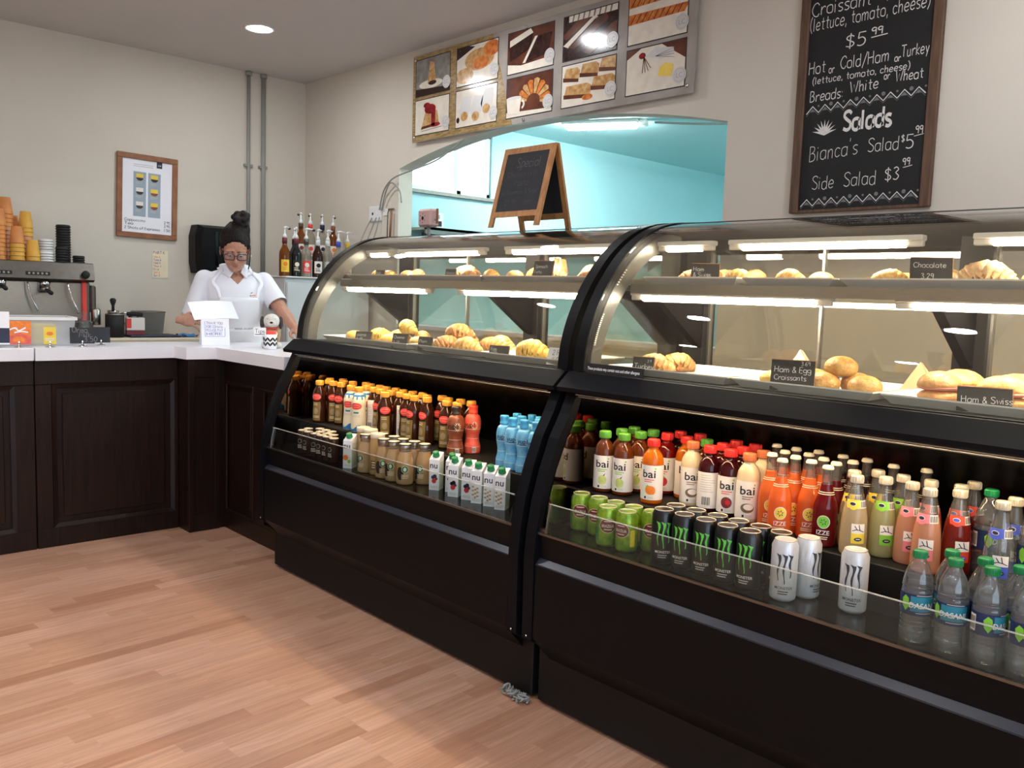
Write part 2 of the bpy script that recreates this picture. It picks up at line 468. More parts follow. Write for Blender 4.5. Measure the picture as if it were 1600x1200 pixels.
def arcpts(cx, cy, r, a0, a1, n=8, ry=None):
    ry = ry or r
    return [(cx + r * math.cos(rad(a0 + (a1 - a0) * i / n)), cy + ry * math.sin(rad(a0 + (a1 - a0) * i / n))) for i in range(n + 1)]
def smooth_line(p, n=4):
    if len(p) < 3: return p
    out = []
    for i in range(len(p) - 1):
        p0 = p[max(i - 1, 0)]; p1 = p[i]; p2 = p[i + 1]; p3 = p[min(i + 2, len(p) - 1)]
        for k in range(n):
            t = k / n
            out.append(tuple(0.5 * (2 * p1[j] + (p2[j] - p0[j]) * t + (2 * p0[j] - 5 * p1[j] + 4 * p2[j] - p3[j]) * t * t + (3 * p1[j] - p0[j] - 3 * p2[j] + p3[j]) * t ** 3) for j in range(len(p1))))
    return out + [tuple(p[-1])]
# hand lettering: strokes of each letter on a 10-unit grid (cap height 10, x height 6); '~' rounds the stroke
HAND = {
 'C': (7, '~7,8 5,10 2,9 0,5 2,1 5,0 7,2'), 'r': (4, '0,0 0,6|~0,3 1,5 3,6 4,5'), 'o': (5.5, '~3,6 0,5 0,1 3,0 5,1 5,5 3,6'), 'i': (1.5, '0,0 0,6|0,8 .3,8.7'),
 's': (4, '~4,5.5 2,6 0,5 1,3.4 3,2.6 4,1.2 2,0 0,.6'), 'a': (5.5, '~5,5 3,6 0,5 0,1 3,0 5,2|5,6 5,0'), 'n': (5, '0,0 0,6|~0,4 2,6 4,5 4,0'), 't': (4, '1.8,9 1.8,.5 3.6,0|0,6 4,6'),
 'l': (1.5, '0,10 0,0'), 'e': (5, '~0,3 4.6,3.4 4,5.6 2,6 0,4 0,1.4 2,0 4.6,1'), 'u': (5, '~0,6 0,1 2,0 4,1.4|4,6 4,0'), 'c': (4.5, '~4.4,5 2,6 0,4.6 0,1.4 2,0 4.4,1'),
 'm': (8, '0,0 0,6|~0,4 2,6 3.6,5 3.6,0|~3.6,4 5.4,6 7.2,5 7.2,0'), 'h': (5, '0,10 0,0|~0,4 2,6 4,5 4,0'), 'H': (7, '0,10 0,0|6,10 6,0|0,5 6,5.4'), 'T': (7, '0,10 7,10|3.4,10 3.4,0'),
 'd': (5.5, '~5,5 3,6 0,5 0,1 3,0 5,2|5,10 5,0'), 'k': (4.5, '0,10 0,0|4,6 0,2.6 4.4,0'), 'y': (5, '0,6 2.2,.6|4.6,6 1.2,-3'), 'B': (6, '0,10 0,0|~0,10 4,9.4 4.4,7 2,5.4 0,5.2|~0,5.2 4,5 5.4,2.6 4,.4 0,0'),
 'W': (9, '0,10 2,0 4.4,7 6.6,0 9,10'), 'w': (7, '0,6 1.6,0 3.4,4.6 5.2,0 7,6'), 'b': (5, '0,10 0,0|~0,1 3,0 5,2 4.6,5 2.6,6 0,4'), 'S': (6, '~6,8.6 4,10 1,9.4 .4,7.4 2.6,5.6 5.4,3.8 5.4,1.2 3,0 0,1'),
 "'": (1.5, '.5,10.4 0,8.4'), '(': (2.5, '~2,11 0,7 0,2 2,-2'), ')': (2.5, '~0,11 2,7 2,2 0,-2'), ',': (2, '.6,1 0,-1.8'), '$': (5.5, '~5,7.6 3,8.8 .6,8 .6,6 4.6,3.4 5,1.6 3,.2 0,1|2.7,10.4 2.7,-1.4'),
 '5': (5.5, '5,10 .8,10 .4,5.6|~.4,5.6 3,6.2 5,4 4.4,1 2,0 0,.8'), '9': (5, '~4.4,9 2,10 0,8 .8,5.6 3,5.6 4.6,8|4.6,9.4 4,0'), '.': (1.5, '0,0 .5,.3'), '/': (5, '0,-2 5,10.5'), ':': (2, '0,5 .4,5.4|0,1 .4,1.4'),
 '-': (3.5, '0,4 3,4.2'), '3': (5, '~0,9 2.4,10 4.4,8 2,5.6 4.8,3 3,.2 0,.8'), '4': (5, '3.6,0 3.6,10 0,3.4 5,3.4'), '&': (6, '~6,0 1.4,7.4 2.4,9.8 4,8 .4,3 1,.4 3.6,.4 5.6,4'), 'E': (5, '5,10 0,10 0,0 5,0|0,5 4,5'),
 'g': (5, '~5,5 3,6 0,5 0,2 3,1 5,2.6|~5,6 5,-1.6 3,-3 .4,-2'), 'p': (5, '0,6 0,-3.6|~0,4.6 2,6 5,5 4.8,1.4 2,0 0,1.4'), 'P': (5.5, '0,10 0,0|~0,10 4,9.6 5,7.4 3.6,5.2 0,5'), '6': (5, '~4.4,9.6 1.4,8 0,3 1.4,0 4,.6 4.6,3 2.6,5 .2,3.4'),
 '2': (5, '~.2,8 2,10 4.4,8.6 3.6,5.6 0,0|0,0 5,.2'), 'f': (4, '~4,9.6 2,9.6 1.6,7 1.6,0|0,6 3.6,6'), 'v': (5, '0,6 2.2,0 4.6,6'), '1': (2, '0,8.6 1,10 1,0'), 'A': (6.5, '0,0 3.2,10 6.4,0|1.2,4 5.2,4'),
 'R': (6, '0,10 0,0|~0,10 4.4,9.4 5,7.4 3.4,5.4 0,5.2|2,5.2 5.8,0'), 'Y': (6, '0,10 3,5.2|6,10 3,5.2 3,0'), 'O': (6.5, '~3,10 0,8 0,2 3,0 6,2 6,8 3,10'), 'U': (6, '~0,10 0,2 3,0 6,2 6,10'), 'N': (6.5, '0,0 0,10 6,0 6,10'),
 'K': (6, '0,10 0,0|5.6,10 0,4.6 6,0'), '0': (5, '~2.4,10 0,7 0,3 2.4,0 4.8,3 4.8,7 2.4,10'), 'L': (5, '0,10 0,0 5,0'), 'F': (5, '5,10 0,10 0,0|0,5 4,5'), 'M': (8, '0,0 1,10 4,3 7,10 8,0'), 'D': (6, '0,10 0,0|~0,10 4,9 6,5 4,1 0,0'), 'z': (4, '0,6 4,6 0,0 4,0'),
}
_rng = random.Random(5)
def hand(mb, txt, x, y, size, w, mat, fn, wob=0.3, slope=0.0, gap=1.9, bold=0, fit=None):
    """write in strokes; fit = the width to fill"""
    k = size / 10.0
    full = sum(3.6 if c == ' ' else HAND.get(c, HAND['o'])[0] + gap for c in txt) * k
    if fit and full > 1e-6:
        q_, x_ = fit / full, x; base = fn
        fn = lambda a, b: base(x_ + (a - x_) * q_, b)
    for ch in txt:
        if ch == ' ': x += 3.6 * k; continue
        if ch not in HAND: ch = 'o'
        wd, sp = HAND[ch]
        dy = _rng.uniform(-wob, wob); sh = _rng.uniform(-0.02, 0.05)
        for st in sp.split('|'):
            rnd = st.startswith('~'); st = st.lstrip('~')
            p = [tuple(float(q) for q in t.split(',')) for t in st.split()]
            if rnd: p = smooth_line(p, 3)
            q = [(x + (a + sh * b) * k, y + (b + dy) * k + slope * (a * k)) for a, b in p]
            mb.ribbon(q, w, mat, fn)
            if bold: mb.ribbon([(a + bold, b + bold * .3) for a, b in q], w, mat, fn)
        x += (wd + gap) * k; y += slope * (wd + gap) * k
    return x

# ------------------------------------------------------------------ the room
XL, YB, XR, YF = -6.59, 3.70, 2.3, -3.0
m = MB(); m.box(XL - .1, XR + .1, YF - .1, YB + .12, -.1, 0, 'strip_floor'); struct(m, 'floor')
m = MB(); m.box(XL - .1, XR + .1, YF - .1, YB + .12, CEIL, CEIL + .1, 'ceiling_paint'); struct(m, 'ceiling')
m = MB(); m.box(XL - .12, XL, YF - .1, YB + .12, 0, CEIL, 'wall_paint'); struct(m, 'wall_left')
m = MB(); RY0, RY1, RZ0, RZ1 = -2.6, 1.6, .55, 2.6                 # shop window in the wall at the photographer's back
m.box(XR, XR + .12, YF - .1, RY0, 0, CEIL, 'wall_paint'); m.box(XR, XR + .12, RY1, YB + .12, 0, CEIL, 'wall_paint')
m.box(XR, XR + .12, RY0, RY1, 0, RZ0, 'wall_paint'); m.box(XR, XR + .12, RY0, RY1, RZ1, CEIL, 'wall_paint'); struct(m, 'wall_right')
m = MB()
for k in range(4): y = RY0 + (RY1 - RY0 - .05) * k / 3; m.box(XR + .03, XR + .09, y, y + .05, RZ0, RZ1, 'white_plastic')
m.box(XR + .03, XR + .09, RY0, RY1, RZ0, RZ0 + .05, 'white_plastic'); m.box(XR + .03, XR + .09, RY0, RY1, RZ1 - .05, RZ1, 'white_plastic')
m.box(XR + .057, XR + .063, RY0, RY1, RZ0 + .03, RZ1 - .03, 'window_glass'); struct(m, 'window_2')
# back wall, with the arched opening to the kitchen
AX0, AX1, ASP, ARISE, ASILL = -5.25, -2.50, 2.236, 0.166, 1.10
hc = (AX1 - AX0) / 2; AR = (hc * hc + ARISE * ARISE) / (2 * ARISE); acx = (AX0 + AX1) / 2; acz = ASP + ARISE - AR
arch = []
for i in range(25):
    x = AX0 + (AX1 - AX0) * i / 24
    arch.append((x, acz + math.sqrt(AR * AR - (x - acx) ** 2)))
m = MB()
m.box(XL, AX0, YB, YB + .12, 0, CEIL, 'wall_paint'); m.box(AX1, XR, YB, YB + .12, 0, CEIL, 'wall_paint')
m.box(AX0, AX1, YB, YB + .12, 0, ASILL, 'wall_paint')
for a, b in zip(arch, arch[1:]):
    m.prism([(a[0], CEIL), a, b, (b[0], CEIL)], 'y', YB, YB + .12, 'wall_paint')
struct(m, 'wall_back')
m = MB(); m.box(AX0 + .01, AX1 - .01, YB - .015, YB + .14, ASILL, ASILL + .025, 'white_top'); struct(m, 'trim_1')
m = MB(); m.box(XL, XR, YF - .12, YF, 0, CEIL, 'wall_paint'); struct(m, 'wall_front')

# ------------------------------------------------------------------ kitchen behind the opening
KX, KR, KY, KC = -5.5, -1.4, 8.3, 2.72
m = MB(); m.box(KX - .1, KR + .1, YB + .12, KY + .1, -.1, 0, 'steel_dark'); struct(m, 'floor_kitchen')
m = MB(); m.box(KX - .1, KR + .1, YB + .12, KY + .1, KC, KC + .1, 'kitchen_white'); struct(m, 'ceiling_kitchen')
m = MB(); m.box(KX - .1, KR + .1, KY, KY + .1, 0, KC, 'kitchen_paint'); struct(m, 'wall_kitchen_far')
m = MB(); m.box(KR, KR + .1, YB + .12, KY, 0, KC, 'kitchen_paint'); struct(m, 'wall_kitchen_right')
m = MB()
W0, W1, WZ0, WZ1 = 3.86, 4.80, 2.15, 2.66
m.box(KX - .1, KX, YB + .12, W0, 0, KC, 'kitchen_paint'); m.box(KX - .1, KX, W1, KY, 0, KC, 'kitchen_paint')
m.box(KX - .1, KX, W0, W1, 0, WZ0, 'kitchen_paint'); m.box(KX - .1, KX, W0, W1, WZ1, KC, 'kitchen_paint')
struct(m, 'wall_kitchen_left')
m = MB()
for a, b in ((W0, W0 + .03), (4.455, 4.495), (W1 - .03, W1)): m.box(KX - .07, KX - .02, a, b, WZ0, WZ1, 'white_plastic')
m.box(KX - .07, KX - .02, W0, W1, WZ0, WZ0 + .03, 'white_plastic'); m.box(KX - .07, KX - .02, W0, W1, WZ1 - .03, WZ1, 'white_plastic')
m.box(KX - .05, KX - .045, W0, W1, WZ0 + .02, WZ1 - .02, 'window_glass')
m.box(KX - .02, KX + .03, W0 - .02, W1 + .03, WZ0 - .03, WZ0 - .005, 'steel_dark'); struct(m, 'window_1')
t = thing('wall_shelf', 'long steel shelf on the turquoise kitchen wall under the bright windows', 'shelf', (KX, 5.0, 1.84))
m = MB(); m.box(.0, .32, -1.1, 2.2, -.02, 0, 'steel'); m.box(.3, .32, -1.1, 2.2, -.05, 0, 'steel_dark'); m.build('shelf_board', t)
for y in (-.9, .5, 1.9):
    m = MB(); m.prism([(0, -.02), (.28, -.02), (0, -.2)], 'y', y, y + .02, 'steel_dark'); m.build('bracket', t)
t = thing('spice_box', 'small white and green box on the kitchen shelf left of the pink junction box', 'box', (KX + .16, 4.08, 1.84))
m = MB(); m.box(-.05, .05, -.07, .07, 0, .12, 'white_plastic', .004); m.box(.05, .0512, -.05, .05, .02, .06, 'ink_black'); m.box(.05, .0514, -.03, .03, .075, .105, 'pipe_grey'); m.build('carton', t)
# kitchen ceiling lamp with its cable
t = thing('kitchen_lamp', 'lit strip lamp on the turquoise kitchen ceiling seen through the arch', 'lamp', (-4.62, 5.14, KC), rotz=rad(28), group='kitchen strip lamps')
m = MB(); m.box(-.30, .30, -.07, .07, -.03, 0, 'white_plastic', .008); m.build('housing', t)
m = MB(); m.box(-.28, .28, -.055, .055, -.055, -.03, 'tube_kitchen', .012); m.build('diffuser', t)
m = MB(); m.box(.30, .36, -.04, .04, -.045, 0, 'white_plastic', .006); m.build('end_cap', t)
dup(t, (-2.6, 7.2, KC), 0, 'unseen strip lamp added deep in the kitchen, hidden by the right side of the arch'); dup(t, (-2.4, 5.2, KC), PI / 2, 'unseen strip lamp added over the right half of the kitchen, out of sight')  # both unseen, added to brighten the deep end of the kitchen
cb = MB(); pts = [(-4.26, 5.345, KC - .02), (-3.9, 5.5, KC - .05), (-3.4, 5.72, KC - .06), (-2.8, 6.0, KC - .04), (-2.2, 6.3, KC - .02)]
cb.tube(smooth_line(pts, 5), .008, 'pipe_grey'); tag(cb.build('power_cable'), 'grey power cable running along the kitchen ceiling from the strip lamp', 'cable')
# ------------------------------------------------------------------ recessed ceiling lamps
t0 = None
for i, (x, y) in enumerate(LAMP_XY):
    lab = ('glowing recessed round lamp in the ceiling near the picture frame wall' if i == 0 else
           'recessed round ceiling lamp ' + ('above the staff aisle' if 0 < i < 4 else 'above the shop floor' if i < 8 else 'near the front wall') + ', ' +
           (place(i - 1, 3) if 0 < i < 4 else place(i - 4, 4) if i < 8 else place(i - 8, 4)))
    if t0 is None:
        t0 = thing('ceiling_lamp', lab, 'lamp', (x, y, CEIL), group='recessed ceiling lamps')
        m = MB(); m.lathe([(.074, 0), (.098, 0), (.1, -.004), (.096, -.008), (.074, -.006), (.074, 0)], 'white_plastic', 28, cap0=False, cap1=False); m.build('trim_ring', t0)
        m = MB(); m.lathe([(.001, -.004), (.075, -.004)], 'lamp_white', 28, cap0=False, cap1=False); m.f = [f[::-1] for f in m.f]; m.build('diffuser', t0)
    else: dup(t0, (x, y, CEIL), 0, lab)

# ------------------------------------------------------------------ counter
CF = -4.745
def panel_unit(name, label, y0, y1, py0, py1):
    t = thing(name, label, 'cabinet', (CF, (y0 + y1) / 2, 0)); d = (y0 + y1) / 2
    m = MB(); m.box(-.35, -.014, y0 - d, y1 - d, 0, .957, 'dark_wood'); m.build('carcass', t)
    m = MB(); m.box(-.014, 0, y0 - d, y1 - d, 0, .10, 'dark_wood', .002); m.box(-.014, 0, y0 - d, y1 - d, .835, .957, 'dark_wood', .002)
    m.box(-.014, 0, y0 - d, py0 - d, .10, .835, 'dark_wood', .002); m.box(-.014, 0, py1 - d, y1 - d, .10, .835, 'dark_wood', .002); m.build('face_frame', t)
    m = MB(); w = .022
    for z0, z1, s in ((.10, .10 + w, 1), (.835 - w, .835, -1)):
        m.prism([(-.013, z0), (.004, z0 if s > 0 else z1), (-.002, z1 if s > 0 else z0), (-.013, z1)] if s > 0 else [(-.013, z0), (-.002, z0), (.004, z1), (-.013, z1)], 'y', py0 - d, py1 - d, 'dark_wood')
    for a, b, s in ((py0, py0 + w, 1), (py1 - w, py1, -1)):
        pl = [(-.013, a - d), (.004 if s > 0 else -.002, a - d), (-.002 if s > 0 else .004, b - d), (-.013, b - d)]
        m.prism(pl, 'z', .10, .835, 'dark_wood')
    m.build('panel_moulding', t)
    m = MB(); m.box(-.014, -.006, py0 + .05 - d, py1 - .05 - d, .15, .785, 'dark_wood', .006); m.build('raised_panel', t)
    return t
panel_unit('counter_cabinet', 'dark wooden counter cabinet at the left edge of the picture', -.75, 1.175, -.5, 1.09)
panel_unit('counter_cabinet', 'dark wooden counter cabinet with the big raised panel left of the corner post', 1.18, 1.893, 1.255, 1.872)
t = thing('corner_post', 'dark wooden post boxed out at the inner corner of the counter', 'post', (CF, 1.98, 0))
m = MB(); m.box(-.2, .135, -.085, .1335, 0, .957, 'dark_wood', .002); m.build('core', t)
m = MB()
for a, b, z0, z1 in ((-.085, -.055, 0, .957), (.062, .09, 0, .957), (-.055, .062, 0, .095), (-.055, .062, .855, .957)): m.box(.135, .144, a, b, z0, z1, 'dark_wood', .002)
m.build('face_frame', t)
t = thing('counter_cabinet', 'dark wooden counter cabinet between the corner post and the first display case', 'cabinet', (-4.2, 2.1, 0))
m = MB(); m.box(-.408, .36, .014, .5, 0, .957, 'dark_wood'); m.build('carcass', t)
m = MB()
for a, b, z0, z1 in ((-.408, .36, 0, .1), (-.408, .36, .83, .957), (-.408, -.395, .1, .83), (-.065, .045, .1, .83), (.30, .36, .1, .83)): m.box(a, b, 0, .014, z0, z1, 'dark_wood', .002)
m.build('face_frame', t)
for a, b in ((-.395, -.065), (.045, .30)):
    m = MB()
    m.box(a, b, -.003, .013, .10, .116, 'dark_wood', .004); m.box(a, b, -.003, .013, .814, .83, 'dark_wood', .004)
    m.box(a, a + .016, -.003, .013, .10, .83, 'dark_wood', .004); m.box(b - .016, b, -.003, .013, .10, .83, 'dark_wood', .004)
    m.box(a + .04, b - .04, .006, .013, .15, .79, 'dark_wood', .005); m.build('raised_panel', t)
# white tops
m = MB(); m.box(-5.12, -4.715, -.76, 1.172, .957, 1.02, 'white_top', .003); tag(m.build('countertop'), 'white counter top slab left of the seam, at the left edge', 'countertop')
m = MB()
m.prism([(-5.12, 1.178), (-4.715, 1.178), (-4.715, 1.86), (-4.585, 1.875), (-4.565, 2.03), (-3.84, 2.05), (-3.84, 2.72), (-4.97, 2.72), (-4.97, 2.22), (-5.10, 2.10)], 'z', .957, 1.02, 'white_top')
tag(m.build('countertop'), 'white counter top right of the seam, turning the corner towards the first display case', 'countertop')
# back counter along the left wall
t = thing('back_counter', 'cream topped work counter along the left wall under the framed menu', 'counter', (XL + .006, 1.4, 0))
m = MB(); m.box(.0, .56, -1.4, 1.3, 0, .93, 'white_enamel'); m.build('base', t)
m = MB(); m.box(.0, .60, -1.42, 1.32, .93, .99, 'cream_top', .012); m.build('worktop', t)
# wall pipes
for i, (y, top) in enumerate(((3.19, 0), (3.315, 0))):
    t = thing('conduit_pipe', 'thin grey pipe from ceiling down the left wall, ' + ('left one of the pair' if i == 0 else 'right one of the pair'), 'pipe', (XL + .02, y, 0))
    m = MB(); m.tube([(0, 0, 1.1), (0, 0, CEIL)], .014 + .004 * i, 'pipe_grey', 10); m.build('tube', t)
    m = MB(); m.lathe([(.026, CEIL - .03), (.026, CEIL)], 'pipe_grey', 12); m.build('ceiling_collar', t)
    m = MB(); m.box(-.02, .006, -.035, .035, 2.3, 2.32, 'pipe_grey'); m.build('clip', t)

# ------------------------------------------------------------------ display cases
CW = 1.81                     # width of one case
FRONT = [(1.903, .25), (1.9, .52), (1.908, .605), (1.925, .70), (1.955, .80), (1.995, .90), (2.04, .976), (2.072, 1.045)]
GLASS = smooth_line([(2.095, 1.115), (2.104, 1.19), (2.126, 1.266), (2.163, 1.344), (2.216, 1.423), (2.288, 1.503), (2.376, 1.568), (2.475, 1.612), (2.58, 1.634)], 4)
OUT = GLASS + [(2.70, 1.645), (2.78, 1.645), (2.80, 1.62)]
ZDECK, ZSTEP, ZUP, ZSHELF = .605, .725, 1.112, 1.405
def inset(prof, d):
    r = []
    for i, p in enumerate(prof):
        a = prof[max(i - 1, 0)]; b = prof[min(i + 1, len(prof) - 1)]
        dy, dz = b[0] - a[0], b[1] - a[1]; l = math.hypot(dy, dz)
        r.append((p[0] + dz / l * d, p[1] - dy / l * d))
    return r
def make_case(label, x0, label_text, wall):
    t = thing('display_case', label, 'display case', (x0, 0, 0), group='black curved glass display cases')
    F = .045
    m = MB(); m.box(0, CW, 1.985, 2.78, .012, .24, 'black_soft', .004); m.build('plinth', t)
    m = MB(); m.box(.05, CW - .05, 2.02, 2.78, .24, .60, 'black_soft'); m.box(.05, CW - .05, 2.50, 2.78, .60, 1.05, 'black_soft'); m.build('body', t)
    m = MB(); m.prism([(2.0, .13), (1.985, .17), (1.913, .25), (1.905, .26), (1.905, .502), (2.0, .502)], 'x', F + .004, CW - F - .004, 'black_satin'); m.build('front_panel', t)
    m = MB(); m.prism([(1.905, .502), (1.906, .506), (1.924, .522), (2.0, .522), (2.0, .502)], 'x', F + .004, CW - F - .004, 'ledge_sheen'); m.build('panel_ledge', t)
    m = MB(); m.prism([(1.925, .522), (1.925, .545), (1.918, .602), (2.0, .602), (2.0, .522)], 'x', F, CW - F, 'black_satin')
    m.box(F, CW - F, 1.914, 1.922, .60, .607, 'steel_dark'); m.build('sill', t)
    # solid lower ends, their faces mirror-like inside
    for s, e in ((0, F), (CW - F, CW)):
        m = MB(); pr = [(1.985, .2)] + FRONT + [(2.10, 1.10), (2.75, 1.10), (2.75, .2)]
        m.prism(pr, 'x', s, e, 'grey_frame'); m.build('end_panel', t)
    for s, e, q in ((F, wall, 1), (CW - F - .004, CW - F, -1)):
        m = MB(); xi = e if q > 0 else s
        pr0 = [(1.93, .606), (1.955, .70), (1.985, .80), (2.03, .90), (2.075, .976), (2.1, 1.04)]
        n = len(pr0); vs = [(xi, y, z) for y, z in pr0] + [(xi, 2.49, z) for y, z in pr0]
        fs = [(i, i + 1, n + i + 1, n + i) for i in range(n - 1)]
        m.add(vs, [f if q > 0 else f[::-1] for f in fs], 'mirror_liner'); m.build('end_liner', t)
    # lower display
    m = MB(); m.box(F, CW - F, 1.925, 2.11, .595, ZDECK, 'black_gloss'); m.box(F, CW - F, 2.09, 2.49, .60, ZSTEP, 'black_soft', .003); m.build('display_deck', t)
    m = MB(); m.box(F, CW - F, 2.485, 2.50, .60, 1.05, 'black_gloss'); m.build('back_panel', t)
    m = MB(); m.sheet([(1.9225, .606), (1.929, .655), (1.939, .70)], F + .03, CW - F - .02, .005, 'guard_glass'); m.box(F + .03, CW - F - .02, 1.9325, 1.9385, .6995, .7015, 'glass_edge'); m.build('glass_guard', t)
    m = MB(); m.sheet([(1.921, .606), (1.9275, .655), (1.9375, .70)], F + .026, F + .031, .007, 'steel'); m.box(F, F + .03, 1.922, 1.94, .606, .618, 'steel_dark'); m.build('guard_clip', t)
    m = MB(); m.box(.06, CW - .06, 2.099, 2.103, 1.040, 1.05, 'black_satin'); m.box(.06, CW - .06, 2.127, 2.131, 1.040, 1.05, 'black_satin'); m.build('strip_housing', t)
    m = MB(); m.box(.08, CW - .08, 2.104, 2.126, 1.043, 1.049, 'tube_low'); m.build('strip_lamp', t)
    # bumper
    m = MB(); m.prism([(2.03, 1.05), (2.026, 1.064), (2.082, 1.112), (2.13, 1.112), (2.13, 1.05)], 'x', -.006, CW + .006, 'grey_frame'); m.build('bumper', t)
    m = MB(); m.box(.05, CW - .05, 2.072, 2.076, 1.031, 1.034, 'steel'); m.box(.05, CW - .05, 2.058, 2.062, 1.039, 1.042, 'steel'); m.build('bumper_trim', t)
    # upper display
    m = MB(); m.box(F, CW - F, 2.10, 2.74, 1.05, ZUP, 'black_satin'); m.build('upper_deck', t)
    AF = .044
    for s in (0, CW - AF):
        ins = inset(OUT, .032)
        m = MB(); n = len(OUT)
        ring = [(2.08, 1.10)] + OUT + [(2.75, 1.58)] + ins[:-3][::-1] + [(2.127, 1.10)]
        vs = [(s, y, z) for y, z in OUT] + [(s, y, z) for y, z in ins] + [(s + AF, y, z) for y, z in OUT] + [(s + AF, y, z) for y, z in ins]
        fs = []
        for i in range(n - 1):
            fs += [(i, i + 1, n + i + 1, n + i), (2 * n + i + 1, 2 * n + i, 3 * n + i, 3 * n + i + 1), (i + 1, i, 2 * n + i, 2 * n + i + 1), (n + i, n + i + 1, 3 * n + i + 1, 3 * n + i)]
        m.add(vs, fs, 'black_satin'); m.build('arch_frame', t)
        a = inset(GLASS, .034); b = inset(GLASS, .085)
        m = MB(); xx = s + (AF if s == 0 else .006); k = len(a)
        xs = (xx - .006, xx)
        vs = [(x, y, z) for x in xs for pr in (a, b) for y, z in pr]
        fs = []
        for i in range(k - 1):
            fs += [(i, i + 1, k + i + 1, k + i), (2 * k + i + 1, 2 * k + i, 3 * k + i, 3 * k + i + 1), (k + i, k + i + 1, 3 * k + i + 1, 3 * k + i)]
        m.add(vs, fs, 'trim_grey')
        if s == 0 and label_text:                                                  # vent slots cut in the inner trim
            for i0, i1 in ((5, 11), (16, 19)):
                for q in range(16 if i0 == 5 else 7):
                    u = i0 + (i1 - i0) * q / (16 if i0 == 5 else 7); i = int(u); f = u - i
                    p = [a[i][j] + (a[i + 1][j] - a[i][j]) * f for j in (0, 1)]
                    m.box(xx, xx + .0012, p[0] + .003, p[0] + .010, p[1] - .002, p[1] + .002, 'tray_white')
        m.build('arch_liner', t)
        m = MB(); g = b + [(2.70, b[-1][1])]
        m.prism(g + [(2.70, 1.10)], 'x', s + .012, s + .018, 'case_glass'); m.build('end_glass', t)
    m = MB(); m.sheet(inset(GLASS, .004), .0445, CW - .0445, .005, 'case_glass'); m.build('curved_glass', t)
    m = MB(); m.prism([(2.50, 1.612), (2.58, 1.632), (2.70, 1.645), (2.78, 1.645), (2.80, 1.62), (2.80, 1.53), (2.74, 1.53), (2.68, 1.575), (2.50, 1.59)], 'x', .03, CW - .03, 'black_soft'); m.build('canopy', t)
    # shelf, hung on brackets from the rear posts
    m = MB(); m.box(.06, CW - .06, 2.30, 2.66, ZSHELF - .018, ZSHELF, 'steel_dark', .003); m.box(.06, CW - .06, 2.298, 2.304, ZSHELF - .03, ZSHELF + .002, 'steel'); m.build('shelf', t)
    for x in (.055, CW / 2 + .09, CW - .085):
        m = MB(); m.prism([(2.31, ZSHELF - .02), (2.72, ZSHELF - .02), (2.72, 1.17), (2.66, 1.20), (2.45, 1.345), (2.31, 1.37)], 'x', x, x + .03, 'black_satin'); m.build('shelf_bracket', t)
    for x in (.0, CW / 2 + .06, CW - .09):
        m = MB(); m.box(x, x + .09, 2.69, 2.76, 1.05, 1.60, 'black_soft', .002); m.lathe([(.006, 0), (.006, .004)], 'chrome', 8); m.v = m.v[:-16] + [(x + .045 + a, 2.688 - c, 1.27 + b) for a, b, c in m.v[-16:]]; m.build('rear_post', t)
    for a, b in ((.09, CW / 2 + .06), (CW / 2 + .15, CW - .09)):
        m = MB(); m.box(a, b, 2.722, 2.728, 1.12, 1.55, 'door_mirror'); h = (a + b) / 2
        for x in (a, b - .008, h): m.box(x, x + .008, 2.714, 2.734, 1.12, 1.55, 'steel')
        m.box(a, b, 2.714, 2.734, 1.105, 1.122, 'steel_dark'); m.build('rear_door', t)
    # lamps: two tubes under the shelf, two at the top
    def lamp(part, x, l, y, z, mat):
        m = MB(); m.box(x - .05, x + l + .05, y - .016, y + .02, z + .006, z + .022, 'tray_white', .003); m.box(x - .05, x, y - .009, y + .009, z - .010, z + .008, 'tray_white', .003); m.box(x + l, x + l + .05, y - .009, y + .009, z - .010, z + .008, 'tray_white', .003)
        o = m.build(part, t)
        m = MB(); m.tube([(x, y, z), (x + l, y, z)], .0125, mat, 12); m.build('tube', o)
    lamp('shelf_lamp', .10, .62, 2.325, 1.362, 'tube_warm'); lamp('shelf_lamp', 1.00, .66, 2.325, 1.362, 'tube_warm')
    lamp('top_lamp', .08, .14, 2.47, 1.535, 'tube_top'); lamp('top_lamp', .38, .52, 2.47, 1.535, 'tube_top'); lamp('top_lamp', 1.13, .52, 2.47, 1.535, 'tube_top')
    if label_text:
        m = MB(); fn = lambda x, y: (x, 2.0905 + y * .12, 1.114 + y)
        m.flat([(.06, 0), (.30, 0), (.30, .030), (.06, .030)], 'ink_black', fn)
        fn2 = lambda x, y: (x, 2.0899 + y * .12, 1.114 + y)
        m.text('These products may contain nuts and other allergens', .0135, 'card', lambda x, y: fn2(.068 + x, y + .010), 'l', squeeze=.74); m.build('allergen_sticker', t)
    for x in (F / 2, CW - F / 2):
        m = MB(); m.lathe([(.004, 0), (.004, .003), (.001, .004)], 'chrome', 10); m.v = [(x + a, 1.902 - c, .262 + b) for a, b, c in m.v]; m.build('screw', t)
    for x in (.15, CW - .15):
        for y in (2.1, 2.65):
            m = MB(); m.lathe([(.02, 0), (.02, .014)], 'black_soft', 12); m.v = [(a + x, b + y, c) for a, b, c in m.v]; m.build('foot', t)
    return t
CX1, CX2 = -3.80, -1.962
make_case('black curved glass display case with brown tea bottles, next to the white counter', CX1, False, .049)
make_case('black curved glass display case with red capped bottles, nearest the photographer', CX2, True, .049)
